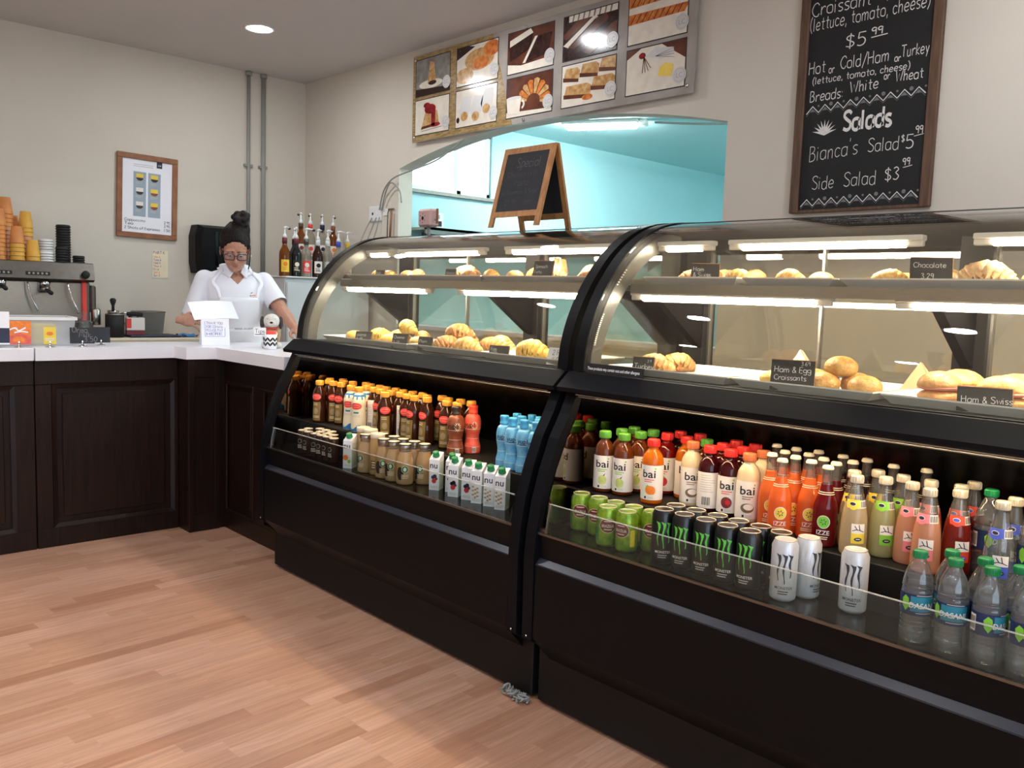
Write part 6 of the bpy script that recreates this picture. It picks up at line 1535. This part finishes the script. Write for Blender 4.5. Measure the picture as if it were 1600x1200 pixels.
bx('knock_box', 'dark round coffee knock box with a black tamper standing in it', 'knock box', -6.10, 2.01, [('bin', lambda m: m.lathe([(.052, 0), (.060, .004), (.060, .150), (.054, .152), (.054, .12)], 'frame_brown' if False else 'ink_black', 22)), ('rim', lambda m: m.lathe([(.061, .150), (.063, .153), (.059, .156)], 'steel', 22, cap0=False, cap1=False))])
bx('tamper', 'black handled coffee tamper sticking up from the dark knock box', 'tamper', -6.10, 2.0, [('handle', lambda m: m.lathe([(.010, .17), (.009, .21), (.018, .235), (.020, .25), (.012, .26), (.001, .261)], 'ink_black', 14, cap1=False)), ('foot', lambda m: m.lathe([(.026, .160), (.026, .172)], 'steel', 16))])
bx('milk_pitcher', 'small steel milk pitcher behind the dark knock box', 'pitcher', -6.25, 2.05, [('jug', lambda m: m.lathe([(.045, 0), (.048, .01), (.046, .08), (.036, .14), (.040, .175), (.0385, .175), (.034, .14)], 'chrome', 20, cap1=False)), ('handle', lambda m: m.tube(smooth_line([(.03, .03, .15), (.05, .06, .16), (.055, .07, .11), (.035, .035, .06)], 4), .005, 'chrome', 8))])
bx('tea_box', 'small red and white box on the back counter', 'box', -6.12, 2.155, [('carton', lambda m: (m.box(-.04, .04, -.06, .055, 0.03, .115, 'label_white', .002), m.box(.0402, .041, -.06, -.03, .045, .11, 'label_red'), m.box(-.04, .04, -.06, .055, 0, .03, 'fruit_wine')))], rad(-12))
bx('portafilter', 'loose portafilter with black handle lying on the red and white box', 'portafilter', -6.14, 2.145, [('handle', lambda m: m.tube([(.02, -.05, .155), (.03, .0, .157), (.02, .05, .150)], [.013, .016, .014], 'ink_black', 12)), ('basket', lambda m: m.lathe([(.028, .116), (.034, .120), (.034, .15)], 'steel_dark', 18))])
bx('tray_stack', 'dark blue serving tray with papers lying on the back counter', 'tray', -6.13, 2.275, [('tray', lambda m: m.box(-.12, .12, -.19, .15, 0, .014, 'navy', .004))])
for nm in ('tea_box', 'portafilter'): bpy.data.objects[nm].location.z += .0155 + (.006 if nm == 'portafilter' else 0); bpy.data.objects[nm].location.x -= .01
bpy.data.objects['knock_box'].location.x -= .15 if False else .0
bx('steel_pan', 'square steel pan on the back counter beside the tea box', 'pan', -6.40, 2.34, [('pan', lambda m: m.add([(x, y, z) for z, s in ((0, .85), (.165, 1)) for x, y in ((-.1 * s, -.085 * s), (.1 * s, -.085 * s), (.1 * s, .085 * s), (-.1 * s, .085 * s))], [(3, 2, 1, 0), (0, 1, 5, 4), (1, 2, 6, 5), (2, 3, 7, 6), (3, 0, 4, 7)], 'steel')), ('rim', lambda m: m.tube([(-.1, -.085, .165), (.1, -.085, .165), (.1, .085, .165), (-.1, .085, .165), (-.1, -.085, .165)], .004, 'steel', 6))])
m = MB(); r7 = random.Random(4)
m.grid(-.07, .07, -.06, .06, 'cloth_blue' if 'cloth_blue' in MATS else 'label_blue', lambda x, y: (x, y, .012 + .010 * math.sin(x * 60) * math.cos(y * 45)), 12, 10); m.grid(-.07, .07, -.06, .06, 'label_blue', lambda x, y: (x, y, .0005), 4, 4)
tag(m.build('cleaning_cloth', None, (-6.1, 2.50, BC)), 'crumpled blue cloth on the back counter', 'cloth')
m = MB(); m.lathe([(.032, 0), (.034, .004), (.034, .10), (.014, .14), (.012, .17)], 'clear_bottle', 16); tag(m.build('spray_bottle', None, (-6.1, 1.865 - .0, BC)), 'clear bottle at the right corner of the espresso machine', 'bottle')
bpy.data.objects['spray_bottle'].location = (-6.04, 1.80, BC); bpy.data.objects['espresso_machine'].scale = (.98, 1, 1)

# ------------------------------------------------------------------ white cabinet with syrup bottles, dispenser
FZ = 1.44
t = thing('white_fridge', 'white fridge cabinet in the corner carrying the syrup bottles', 'fridge', (-5.87, 3.32, 0))
m = MB(); m.box(-.30, .30, -.345, .345, .04, 1.43, 'white_enamel', .006); m.build('body', t)
m = MB(); m.box(.301, .325, -.34, .34, .1, 1.40, 'white_enamel', .008); m.build('door', t)
m = MB(); m.box(-.31, .335, -.355, .355, 1.43, 1.44, 'white_plastic', .003); m.build('top', t)
m = MB(); m.box(-.28, .28, -.33, .33, 0, .04, 'black_satin'); m.build('plinth', t)
t = thing('bottle_riser', 'low white step on the fridge lifting the rear syrup bottles', 'riser', (-5.96, 3.36, FZ + .0005))
m = MB(); m.box(-.13, .13, -.16, .28, 0, .13, 'white_enamel', .004); m.build('step', t)
drink('syrup_amber', (150, 82, 30), .3); drink('syrup_dark', (40, 44, 34), .25); drink('syrup_clear', (206, 200, 186), .6); drink('syrup_brown', (74, 40, 26), .25)
def syrup(label, x, y, z, liq, neck, lab, ink, ang, black=False):
    t = thing('syrup_bottle', label, 'syrup bottle', (x, y, z), ang, 'pump topped syrup bottles')
    P = sm([(.034, 0), (.038, .005), (.038, .03), (.038, .14), (.034, .175), (.020, .205), (.0155, .225), (.0155, .262)])
    m = MB(); m.lathe(P, liq, 18); m.build('bottle', t)
    m = MB(); m.lathe([(.0175, .228), (.0175, .268), (.016, .27)], neck, 16); m.build('neck_seal', t)
    m = MB(); m.lathe([(.0175, .268), (.013, .285), (.005, .30), (.005, .335)], 'white_plastic', 14); m.tube([(-.01, 0, .335), (.01, 0, .343), (.05, 0, .338)], [.007, .007, .005], 'white_plastic', 8)
    pm_ = m.build('pump', t)
    if black: m = MB(); m.ball((.052, 0, .334), (.012, .009, .009), 'ink_black', 10, 7); m.build('spout_cap', pm_)
    rf = lambda q: .038; m = MB(); f1 = wrap(rf, .0006, PI / 2 - ang - rad(18)); f2 = wrap(rf, .0010, PI / 2 - ang - rad(18))
    m.grid(-.03, .03, .03, .115, lab, f1, 8, 1); m.disc(0, .085, .016, ink, f2, 12); lines(m, f2, -.02, .02, [.06, .05, .042], .004, ink, random.Random(2)); m.build('label', t)
SY = [('amber syrup bottle with yellow label at the left end of the fridge top', -5.62, 3.0, 0, 'syrup_amber', 'fruit_wine', 'label_yellow', 'fruit_orange', 2.0, True), ('dark green syrup bottle with red neck, second on the fridge top', -5.62, 3.09, 0, 'syrup_dark', 'fruit_wine', 'ink_black', 'label_milk', 2.6, False),
      ('clear syrup bottle with red and white label in the front row', -5.63, 3.175, 0, 'syrup_clear', 'steel_dark', 'label_red', 'label_white', 1.2, True), ('brown syrup bottle with white label in the front row', -5.62, 3.262, 0, 'syrup_brown', 'white_plastic', 'label_white', 'ink_black', 2.0, True),
      ('clear syrup bottle with sketchy label in the front row', -5.63, 3.35, 0, 'syrup_clear', 'white_plastic', 'label_grey', 'ink_black', 1.8, True), ('clear syrup bottle with blue neck at the front row end', -5.63, 3.44, 0, 'syrup_clear', 'ink_blue', 'label_white', 'navy', 1.5, False),
      ('short amber syrup bottle at the right end of the front row', -5.65, 3.53, 0, 'syrup_amber', 'emblem_yellow', 'label_white', 'navy', 1.6, False),
      ('tallest standing syrup bottle on the step, left end', -5.88, 3.27, .131, 'syrup_amber', 'frame_brown', 'label_white', 'fruit_wine', 3.0, True), ('syrup bottle with red seal on the step', -5.90, 3.36, .131, 'syrup_clear', 'label_red', 'label_white', 'label_red', 2.8, True),
      ('syrup bottle with navy seal on the step', -5.88, 3.45, .131, 'syrup_clear', 'navy', 'label_white', 'navy', 2.7, True), ('syrup bottle with tan seal on the step, right end', -5.89, 3.55, .131, 'syrup_amber', 'frame_tan', 'label_white', 'fruit_orange', 2.4, True), ('black necked syrup bottle behind the red labelled one', -5.72, 3.13, 0, 'syrup_dark', 'ink_black', 'label_red', 'label_white', 2.4, True)]
for a in SY: syrup(a[0], a[1], a[2], FZ + .0005 + a[3] + (.0005 if a[3] else 0), *a[4:])
t = thing('towel_dispenser', 'black paper towel dispenser on the wall behind the person', 'dispenser', (XL + .006, 2.86, 1.43))
m = MB(); pr = [(-.13, .02), (.13, .02), (.145, .1), (.145, .30), (.125, .38), (-.125, .38), (-.145, .30), (-.145, .1)]
m.prism(pr, 'x', 0, .12, 'black_satin'); n = len(pr); m.add([(.12, y, z) for y, z in pr] + [(.19, y * .86, .2 + (z - .2) * .88) for y, z in pr], [(i, (i + 1) % n, n + (i + 1) % n, n + i) for i in range(n)] + [tuple(range(n, 2 * n))], 'black_satin', False); m.build('cover', t)
m = MB(); m.box(.191, .194, -.02, .0, .08, .33, 'black_gloss'); m.build('sight_window', t); m = MB(); m.box(.03, .15, -.1, .1, .0, .02, 'ink_black'); m.build('outlet_slot', t)

# ------------------------------------------------------------------ left wall: framed menu and note
t = thing('framed_menu', 'brown framed coffee menu hanging on the left wall', 'picture', (XL + .004, 2.40, 1.685), 0, rot=(rad(-1.2), 0, 0))
w, h, b = .435, .60, .038
m = MB()
for q in ((-w / 2, w / 2, 0, b), (-w / 2, w / 2, h - b, h), (-w / 2, -w / 2 + b, b, h - b), (w / 2 - b, w / 2, b, h - b)): m.box(0, .022, *q, 'frame_tan', .003)
m.build('frame', t)
m = MB(); m.box(0, .008, -w / 2 + b, w / 2 - b, b, h - b, 'card'); f = lambda x, y: (.0086, x, y); f2 = lambda x, y: (.0092, x, y)
pm('menu_blue', (158, 172, 184), .6, var=.03)
m.flat([(.065, h - b - .045), (.105, h - b - .045), (.105, h - b), (.065, h - b)], 'navy', f); m.text('a bi', .016, 'card', lambda x, y: f2(x + .085, y + h - b - .03))
lines(m, f, -.10, .04, [h - .075, h - .088], .004, 'label_grey'); 
for cx in (-.055, .05):
    m.flat([(cx - .045, .155), (cx + .045, .155), (cx + .045, .475), (cx - .045, .475)], 'menu_blue', f)
    for k, cy in enumerate((.435, .335, .235)):
        top = 'emblem_yellow' if (cx > 0 or k == 0) else 'label_white'
        m.flat([(cx - .026, cy - .002), (cx + .026, cy - .002), (cx + .026, cy + .026), (cx - .026, cy + .026)], top, f2)
        m.flat([(cx + .026 * math.cos(a), cy - .002 - .022 * math.sin(a)) for a in [PI * i / 10 for i in range(11)]][::-1], 'sleeve_brown' if cx > 0 and k else 'cap_brown', f2)
        lines(m, f2, cx - .03, cx + .03, [cy - .035, cy - .044], .004, 'label_grey', random.Random(k))
for s, Y, pr_ in (('Cappuccino', .118, '2 95'), ('Tea', .092, '2 95'), ('2 Shots of Espresso', .062, '1 50')):
    hand(m, s, -.160, Y, .018, .0022, 'ink_black', f2, fit=.012 * len(s) + .03); hand(m, pr_, .125, Y, .018, .0026, 'ink_black', f2, fit=.045)
m.build('print', t)
t = thing('wall_note', 'small handwritten coloured note taped below the framed menu', 'note', (XL + .003, 2.50, 1.40))
m = MB(); m.box(0, .001, -.058, .058, 0, .205, 'label_milk'); f = lambda x, y: (.0016, x, y)
hand(m, 'PART K', -.05, .178, .020, .003, 'ink_purple', f)
for k, (s, c) in enumerate((('Mon 7', 'fruit_orange'), ('Tues 6', 'ink_blue'), ('Wed 5', 'ink_purple'), ('Thur 4', 'ink_red'), ('Fri 7', 'ink_blue'), ('Sat 8', 'fruit_orange'), ('Sun 2', 'ink_blue'))): hand(m, s, -.05, .150 - .023 * k, .015, .0022, c, f)
m.build('note_paper', t)

# ------------------------------------------------------------------ back wall: pastry board, chalk menu, wiring
SGX0, SGX1, SGZ0, SGZ1 = -5.055, -2.69, 2.392, 2.972
pm('board_wood', (176, 150, 104), .15, rgb2=(140, 112, 70), scale=7, stretch=(3, 3, 12)); pm('board_grey', (176, 168, 160), .14, rgb2=(154, 146, 140), scale=5); pm('choc', (60, 34, 28), .14, rgb2=(40, 22, 20), scale=40); pm('cream_photo', (232, 222, 206), .14, var=.06, scale=20); pm('grey_photo', (150, 146, 140), .14, rgb2=(118, 112, 106), scale=14); pm('tan_photo', (216, 176, 120), .14, rgb2=(178, 128, 76), scale=40); pm('orange_photo', (222, 140, 70), .14, rgb2=(186, 92, 40), scale=34); pm('red_photo', (160, 34, 40), .14, rgb2=(120, 20, 30), scale=40); pm('brown_photo', (110, 62, 44), .14, rgb2=(80, 44, 34), scale=10); pm('badge', (206, 202, 198), .3, var=.02); pm('badge_line', (170, 164, 160), .4)
t = thing('pastry_sign', 'long pastry picture board hung above the kitchen opening', 'sign', ((SGX0 + SGX1) / 2, YB, SGZ0), 0)
HW = (SGX1 - SGX0) / 2; HH = SGZ1 - SGZ0
m = MB(); m.box(-HW, HW, -.034, -.022, 0, HH, 'board_grey', .002)
fs_ = lambda x, y, o=.0345: (x, -o, y)
m.flat([(-HW + .003, .003), (-.15, .003), (-.35, HH - .003), (-HW + .003, HH - .003)], 'board_wood', lambda x, y: fs_(x, y, .0346)); m.build('board', t)
for x, z in ((-HW + .03, .03), (-HW + .03, HH - .03), (-.05, HH - .02), (-.05, .02), (HW - .04, .04), (HW - .04, HH - .04)):
    m = MB(); m.lathe([(.010, 0), (.010, .006), (.004, .009)], 'chrome', 10); m.v = [(x + a, -.034 - c, z + b) for a, b, c in m.v]; m.build('standoff_screw', t)
    m = MB(); m.box(x - .008, x + .008, -.022, -.001, z - .008, z + .008, 'steel_dark'); m.build('spacer', t)
COLS = [(-1.145, -.775), (-.70, -.30), (-.205, .185), (.265, .665), (.745, 1.125)]
def tile(c, r):
    x0, x1 = COLS[c]; y0, y1 = (.305, .545) if r else (.045, .275)
    bg = [['cream_photo', 'cream_photo', 'brown_photo', 'cream_photo', 'cream_photo'], ['grey_photo', 'cream_photo', 'brown_photo', 'choc', 'cream_photo']][r][c]
    m = MB(); w, h = x1 - x0, y1 - y0
    m.flat([(x0 - .006, y0 - .006), (x1 + .006, y0 - .006), (x1 + .006, y1 + .006), (x0 - .006, y1 + .006)], 'ink_black', lambda x, y: fs_(x, y, .0350))
    F = lambda x, y, o=0: fs_(x0 + x * w, y0 + y * h, .0355 + .0004 * o); L = lambda o: (lambda x, y: F(x, y, o))
    m.flat([(0, 0), (1, 0), (1, 1), (0, 1)], bg, L(0))
    k = (c, r)
    def Q(p, mat, o):                                               # keep inside the picture
        for ax, lim, sg in ((0, 0, 1), (0, 1, -1), (1, 0, 1), (1, 1, -1)):
            out = []
            for i in range(len(p)):
                a, b = p[i - 1], p[i]; da, db = sg * (a[ax] - lim), sg * (b[ax] - lim)
                if (da < 0) != (db < 0): u = da / (da - db); out.append((a[0] + (b[0] - a[0]) * u, a[1] + (b[1] - a[1]) * u))
                if db >= 0: out.append(b)
            p = out
            if len(p) < 3: return
        m.flat(p, mat, L(o))
    def E(cx, cy, rx, ry, mat, o): Q([(cx + rx * math.cos(2 * PI * i / 24), cy + ry * math.sin(2 * PI * i / 24)) for i in range(24)], mat, o)
    if k == (0, 1): E(.45, .28, .35, .12, 'cream_photo', 1); Q([(.36, .3), (.6, .3), (.55, .85), (.42, .9)], 'tan_photo', 2); E(.5, .30, .12, .06, 'choc', 3); Q([(0, 0), (1, 0), (1, .12), (0, .2)], 'choc', 1)
    elif k == (1, 1): Q([(0, .7), (.45, .95), (.3, 1), (0, 1)], 'choc', 1); E(.56, .6, .36, .28, 'tan_photo', 1); E(.6, .5, .2, .16, 'orange_photo', 2); E(.85, .8, .2, .2, 'orange_photo', 2); E(.2, .25, .22, .2, 'tan_photo', 2)
    elif k == (2, 1): Q([(0, 0), (1, 0), (1, .22), (.3, .16), (0, .24)], 'cream_photo', 1); Q([(.04, .3), (.5, .52), (.56, .9), (.04, .68)], 'choc', 2); Q([(.04, .66), (.56, .88), (.5, 1), (.04, .82)], 'cream_photo', 3); Q([(.36, .2), (.9, .3), (.96, .78), (.6, .78)], 'choc', 3); Q([(.34, .2), (.6, .78), (.66, .78), (.40, .2)], 'cream_photo', 4)
    elif k == (3, 1):
        for i, (a, b) in enumerate(((-.05, .55), (.1, .3), (.4, .1))): Q([(a, b), (a + .12, b - .08), (a + .75, b + .42), (a + .70, b + .56), (a + .5, b + .5)], 'brown_photo', 1 + i)
        Q([(0, .35), (.1, .28), (.65, .82), (.6, .9)], 'cream_photo', 2); Q([(.1, .86), (1, .86), (1, 1), (.1, 1)], 'cream_photo', 4); [Q([(.16 + .1 * i, .86), (.19 + .1 * i, .86), (.21 + .1 * i, 1), (.18 + .1 * i, 1)], 'grey_photo', 5) for i in range(8)]
    elif k == (4, 1):
        for b in (.78, .42): Q([(0, b), (.95, b + .02), (1, b + .12), (1, b + .2), (0, b + .22)], 'orange_photo', 1); [m.ribbon([(.04 + .1 * i, b + .02), (.12 + .1 * i, b + .2)], .016, 'brown_photo', L(2)) for i in range(9)]
    elif k == (0, 0): Q([(.2, .2), (.72, .26), (.66, .62), (.3, .62)], 'tan_photo', 1); Q([(.18, .14), (.74, .2), (.72, .28), (.2, .22)], 'brown_photo', 2); E(.45, .7, .17, .14, 'red_photo', 2); Q([(.5, .2), (.6, .2), (.62, .65), (.48, .65)], 'red_photo', 3); E(.6, .22, .16, .06, 'red_photo', 3); E(.35, .82, .1, .08, 'red_photo', 3); Q([(.2, .08), (.8, .13), (.8, .15), (.2, .1)], 'grey_photo', 2)
    elif k == (1, 0):
        for a, b, q in ((.08, .1, .0), (.36, .05, .0), (.62, .2, .3)): Q([(a + .1, b), (a + .28, b + .3), (a + .32, b + .7), (a + .1, b + .74), (a, b + .34)], 'badge', 1); E(a + .14, b + .18, .09, .13, 'tan_photo', 2)
        E(.06, .2, .04, .08, 'choc', 3)
    elif k == (2, 0):
        Q([(0, 0), (1, 0), (1, .08), (0, .14)], 'cream_photo', 1)
        arc = lambda r0, r1, a: (.60 + r0 * math.cos(rad(a)), .34 + r1 * math.sin(rad(a)))
        for i in range(9):
            a0, a1 = -20 + 22 * i, -20 + 22 * (i + 1); w0 = 1 - abs(i - 4) * .09
            Q([arc(.15, .18, a0), arc(.20 + .20 * w0, .24 + .30 * w0, a0 + 2), arc(.22 + .21 * w0, .26 + .31 * w0, (a0 + a1) / 2), arc(.20 + .20 * w0, .24 + .30 * w0, a1 - 2), arc(.15, .18, a1)], 'orange_photo' if i % 2 else 'tan_photo', 1 + i % 2)
            m.ribbon([arc(.16, .2, a1), arc(.19 + .19 * w0, .23 + .28 * w0, a1)], .012, 'brown_photo', L(4))
        Q([(.03, .10), (.30, .06), (.34, .48), (.0, .50)], 'cream_photo', 5); E(.17, .49, .17, .045, 'badge', 6)
        for i in range(7): Q([(.33 + .075 * math.cos(rad(-70 + 20 * i + d)) * q, .30 + .11 * math.sin(rad(-70 + 20 * i + d)) * q) for d, q in ((0, .7), (0, 1.2), (20, 1.2), (20, .7))], 'cream_photo', 6)
    elif k == (3, 0):
        for a, b, s in ((.02, .62, .3), (.34, .66, .34), (.7, .7, .32), (.04, .2, .5), (.56, .3, .42)): Q([(a, b), (a + s, b - .06), (a + s * 1.08, b + .22), (a + s * .9, b + .3), (a + .05, b + .3)], 'tan_photo', 1); Q([(a, b), (a + s, b - .06), (a + s, b + .02), (a, b + .1)], 'brown_photo', 2)
        E(.5, .16, .1, .07, 'orange_photo', 3)
    else:
        Q([(.0, .8), (.25, 1), (0, 1)], 'brown_photo', 1); Q([(.6, 1), (1, .6), (1, 1)], 'brown_photo', 1); E(.27, .83, .06, .07, 'red_photo', 2); [m.ribbon([(.3, .8), (.3 + .2 * math.cos(rad(a)), .8 + .36 * math.sin(rad(a)))], .012, 'brown_photo', L(2)) for a in (-95, -80, -65, -50)]
        Q([(.32, .8), (.5, .95), (.8, .88), (.82, .72), (.6, .68)], 'badge', 2); [m.ribbon([(.5, .76), (.82, .66 + .07 * i)], .01, 'grey_photo', L(3)) for i in range(4)]; Q([(.56, .3), (.78, .26), (.82, .5), (.68, .58), (.58, .5)], 'emblem_yellow', 3)
    # round badge with a monogram
    bx_, by_ = x1 - .030, y0 + .055
    m.disc(bx_, by_, .042, 'badge', lambda x, y: fs_(x, y, .0382), 20); m.disc(bx_, by_, .034, 'badge_line', lambda x, y: fs_(x, y, .0385), 20); m.disc(bx_, by_, .032, 'badge', lambda x, y: fs_(x, y, .0388), 20); m.text('LC', .036, 'badge_line', lambda x, y: fs_(bx_ + x, by_ - .012 + y, .0391))
    m.build('pastry_photo', t)
for c in range(5):
    for r in (0, 1): tile(c, r)
# tall chalk menu
CHX0, CHX1, CHZ0, CHZ1 = -2.125, -1.498, 1.772, 2.93
t = thing('chalk_menu', 'tall framed chalkboard menu with salads written in white chalk', 'chalkboard', ((CHX0 + CHX1) / 2, YB - .004, CHZ0)); cw, ch = (CHX1 - CHX0) / 2, CHZ1 - CHZ0
m = MB()
for q in ((-cw, -cw + .042, 0, ch), (cw - .042, cw, 0, ch), (-cw + .042, cw - .042, ch - .042, ch)): m.box(q[0], q[1], -.026, 0, q[2], q[3], 'frame_brown', .003)
m.box(-cw + .042, cw - .042, -.024, 0, 0, .012, 'frame_brown'); m.build('frame', t)
m = MB(); m.box(-cw + .042, cw - .042, -.014, 0, .012, ch - .042, 'chalkboard'); fc = lambda x, y: (x, -.0146, y)
K = .0042
def W(s, x, x1, y, sz, w=K, mat='chalk', sl=0.0, bold=0): hand(m, s, x, y, sz, w, mat, fc, .35, sl, 1.9, bold, fit=x1 - x)
W('Croissant - Ham', -.265, .20, .862, .058); W('(lettuce, tomato, cheese)', -.268, .258, .800, .055); W('$5', -.096, .005, .699, .055); W('99', .018, .072, .732, .030); m.ribbon([(.015, .722), (.086, .726)], K, 'chalk', fc)
W('Hot', -.262, -.178, .612, .053); W('or', -.166, -.138, .605, .034); W('Cold/Ham', -.115, .105, .612, .052); W('or', .124, .152, .604, .030); W('Turkey', .150, .268, .617, .046)
W('(lettuce, tomato, cheese)', -.240, .195, .566, .030, w=.0032); W('Breads:', -.248, -.085, .490, .046); W('White', -.062, .068, .506, .046); W('or', .085, .112, .538, .030); W('Wheat', .134, .252, .521, .042)
def border(y, sl):
    n = 9; x0, x1 = -.262, .262
    p = [(x0 + (x1 - x0) * i / (2 * n), y + sl * i / (2 * n) + (.030 if i % 2 else 0)) for i in range(2 * n + 1)]
    m.ribbon(p, .005, 'chalk', fc); m.ribbon([(a, b - .010) for a, b in p], .0022, 'chalk_dim', fc)
    for i in range(n):
        x = x0 + (x1 - x0) * (2 * i + 1) / (2 * n); yy = y + sl * (2 * i + 1) / (2 * n)
        m.flat([(x - .012, yy + .006), (x + .012, yy + .006), (x, yy + .020)], 'chalk_dim', fc)
        m.disc(x + .028, yy + .030, .009 if i % 2 else .005, 'chalk_dim', fc, 8)
border(.438, .02); border(.028, .012)
W('Salads', -.082, .138, .345, .080, w=.015)
lf = []
for k in range(17):
    a = rad(12 + 156 * k / 16); q = (.058 if k % 2 == 0 else .026); lf.append((-.170 + q * math.cos(a), .345 + q * 1.05 * math.sin(a)))
for k in range(16): m.flat([(-.170, .336), lf[k], lf[k + 1]], 'chalk', fc)
W("Bianca's", -.232, -.002, .225, .066, w=.0034, sl=.06); W('Salad', .036, .175, .243, .056, w=.0034); W('$', .178, .194, .272, .028); W('5', .198, .240, .245, .055); W('99', .234, .268, .300, .030); m.ribbon([(.228, .290), (.272, .297)], .003, 'chalk', fc)
W('Side', -.211, -.102, .102, .058, w=.0034); W('Salad', -.062, .088, .106, .060, w=.0034); W('$3', .120, .186, .120, .052); W('99', .190, .224, .176, .028); m.ribbon([(.192, .166), (.230, .173)], .003, 'chalk', fc)
m.build('slate_panel', t)
# A-frame board standing on the far case
t = thing('a_frame_board', 'pine A-frame chalkboard standing on top of the far display case', 'chalkboard', (-2.745, 2.62, 1.6455), rad(0))
aw, ah, ln = .155, .345, .07
for s, nm in ((-1, 'front'), (1, 'rear')):
    F = lambda x, y, o, s=s: (x, s * (.100 - .090 * y / ah) + s * o, y)
    def beam(m, x0, x1, y0, y1, th=.010, mat='pine'):
        m.add([F(a, b, o) for o in (-th, th * .2) for a, b in ((x0, y0), (x1, y0), (x1, y1), (x0, y1))], [(3, 2, 1, 0), (4, 5, 6, 7), (0, 1, 5, 4), (1, 2, 6, 5), (2, 3, 7, 6), (3, 0, 4, 7)], mat)
    m = MB(); beam(m, -aw, -aw + .026, 0, ah); beam(m, aw - .026, aw, 0, ah); beam(m, -aw + .026, aw - .026, ah - .026, ah); beam(m, -aw + .026, aw - .026, .042, .066); fr_ = m.build('leg_frame', t)
    m = MB(); beam(m, -aw + .026, aw - .026, .066, ah - .026, .004, 'slate')
    if s < 0:
        ff = lambda x, y: F(x, y, .0018)
        for s2, X, Y, sz, wd in (('Special', -.055, .255, .040, .15), ('Chicken with', -.10, .215, .024, .19), ('Pasta', -.045, .176, .026, .09), ('w/ Rosemary & Sage', -.115, .140, .018, .22), ('$9.99', -.08, .092, .026, .07), ('8oz', .04, .092, .024, .05)): hand(m, s2, X, Y, sz, .0022, 'chalk_dim' if sz > .035 else 'chalk_faint', ff, fit=wd)
    m.build('slate_panel', t)
# junction box on its post, wall socket, cables, green cup
t = thing('junction_box', 'pink electrical box on a short post above the far display case', 'junction box', (-3.62, 2.74, 1.6455))
m = MB(); m.box(-.006, .012, -.006, .006, 0, .05, 'pipe_grey'); m.build('post', t)
pm('pink_plastic', (214, 176, 170), .5, var=.03); m = MB(); m.box(-.055, .055, -.03, .03, .045, .135, 'pink_plastic', .010); m.v = [(x * (1 + (z - .09) * .5), y, z) for x, y, z in m.v]; m.build('box', t)
m = MB(); m.disc(-.01, .088, .010, 'ink_black', lambda x, y: (x, -.0305, y), 14)
for a in range(6): m.disc(-.01 + .022 * math.cos(a * PI / 3 + .5), .088 + .022 * math.sin(a * PI / 3 + .5), .003, 'ink_black', lambda x, y: (x, -.0305, y), 8)
m.build('socket_face', t); m = MB(); m.box(.068, .078, -.004, .004, .06, .135, 'frame_tan'); m.box(.05, .07, -.003, .003, .075, .083, 'pipe_grey'); m.build('side_pin', t)
t = thing('wall_socket', 'white wall socket plate with cables left of the arch', 'socket', (-5.53, YB - .001, 1.93))
m = MB(); m.box(-.08, .08, -.012, 0, -.055, .055, 'white_plastic', .003); m.disc(-.03, 0, .011, 'ink_black', lambda x, y: (x, -.0125, y), 14); m.disc(.02, .008, .008, 'card', lambda x, y: (x, -.0126, y), 10); m.build('plate', t)
m = MB(); m.box(.10, .16, -.008, 0, -.02, .03, 'white_plastic', .002); m.disc(.12, .01, .003, 'ink_black', lambda x, y: (x, -.0085, y), 8); m.disc(.145, .015, .003, 'ink_black', lambda x, y: (x, -.0085, y), 8); m.build('side_plate', t)
CABS = [([(-5.46, 3.68, 1.955), (-5.40, 3.67, 2.08), (-5.28, 3.66, 2.16), (-5.1, 3.67, 2.20), (-4.8, 3.68, 2.25), (-4.60, 3.684, 2.32), (-4.50, 3.686, 2.365)], 'grey cable running from the wall socket up over the arch edge'),
        ([(-5.43, 3.680, 1.95), (-5.37, 3.665, 2.06), (-5.28, 3.65, 2.135), (-5.20, 3.67, 2.08), (-5.17, 3.67, 1.99)], 'thin cable looping over the left arch edge and down'),
        ([(-5.56, 3.68, 1.90), (-5.62, 3.66, 1.80), (-5.66, 3.62, 1.66)], 'leftmost thin cable hanging from the wall socket'), ([(-5.50, 3.68, 1.90), (-5.54, 3.66, 1.80), (-5.58, 3.62, 1.66)], 'second thin cable hanging from the wall socket'), ([(-5.46, 3.68, 1.90), (-5.47, 3.66, 1.80), (-5.50, 3.62, 1.66)], 'third thin cable hanging from the wall socket')]
for p, lab in CABS:
    m = MB(); m.tube(smooth_line(p, 5), .0055 if 'over' in lab else .004, 'pipe_grey', 7); tag(m.build('cable'), lab, 'cable')
m = MB(); m.tube([(-5.35, 3.690, 1.95), (-5.345, 3.675, 1.93), (-5.345, 3.672, 1.70)], .004, 'steel_dark', 7); m.tube([(-5.365, 3.693, 1.955), (-5.29, 3.69, 1.955)], .004, 'steel_dark', 7); m.tube([(-5.30, 3.675, 1.94), (-5.31, 3.672, 1.72)], .008, 'frame_tan', 7); tag(m.build('utensil_hook'), 'metal hook with hanging utensils beside the arch', 'hook')
t = thing('green_box', 'small green box peeking over the left end of the far case', 'box', (-3.735, 2.68, 1.6465) if False else (-5.30, 3.60, 1.655))
m = MB(); m.box(-.05, .05, -.03, .03, 0, .055, 'cap_dark_green', .004); m.build('carton', t)
t = thing('wall_ledge', 'narrow white ledge on the back wall under the wall socket', 'shelf', (-5.42, YB, 1.655))
m = MB(); m.box(-.30, .16, -.13, 0, -.02, 0, 'white_plastic', .003); m.build('board', t)
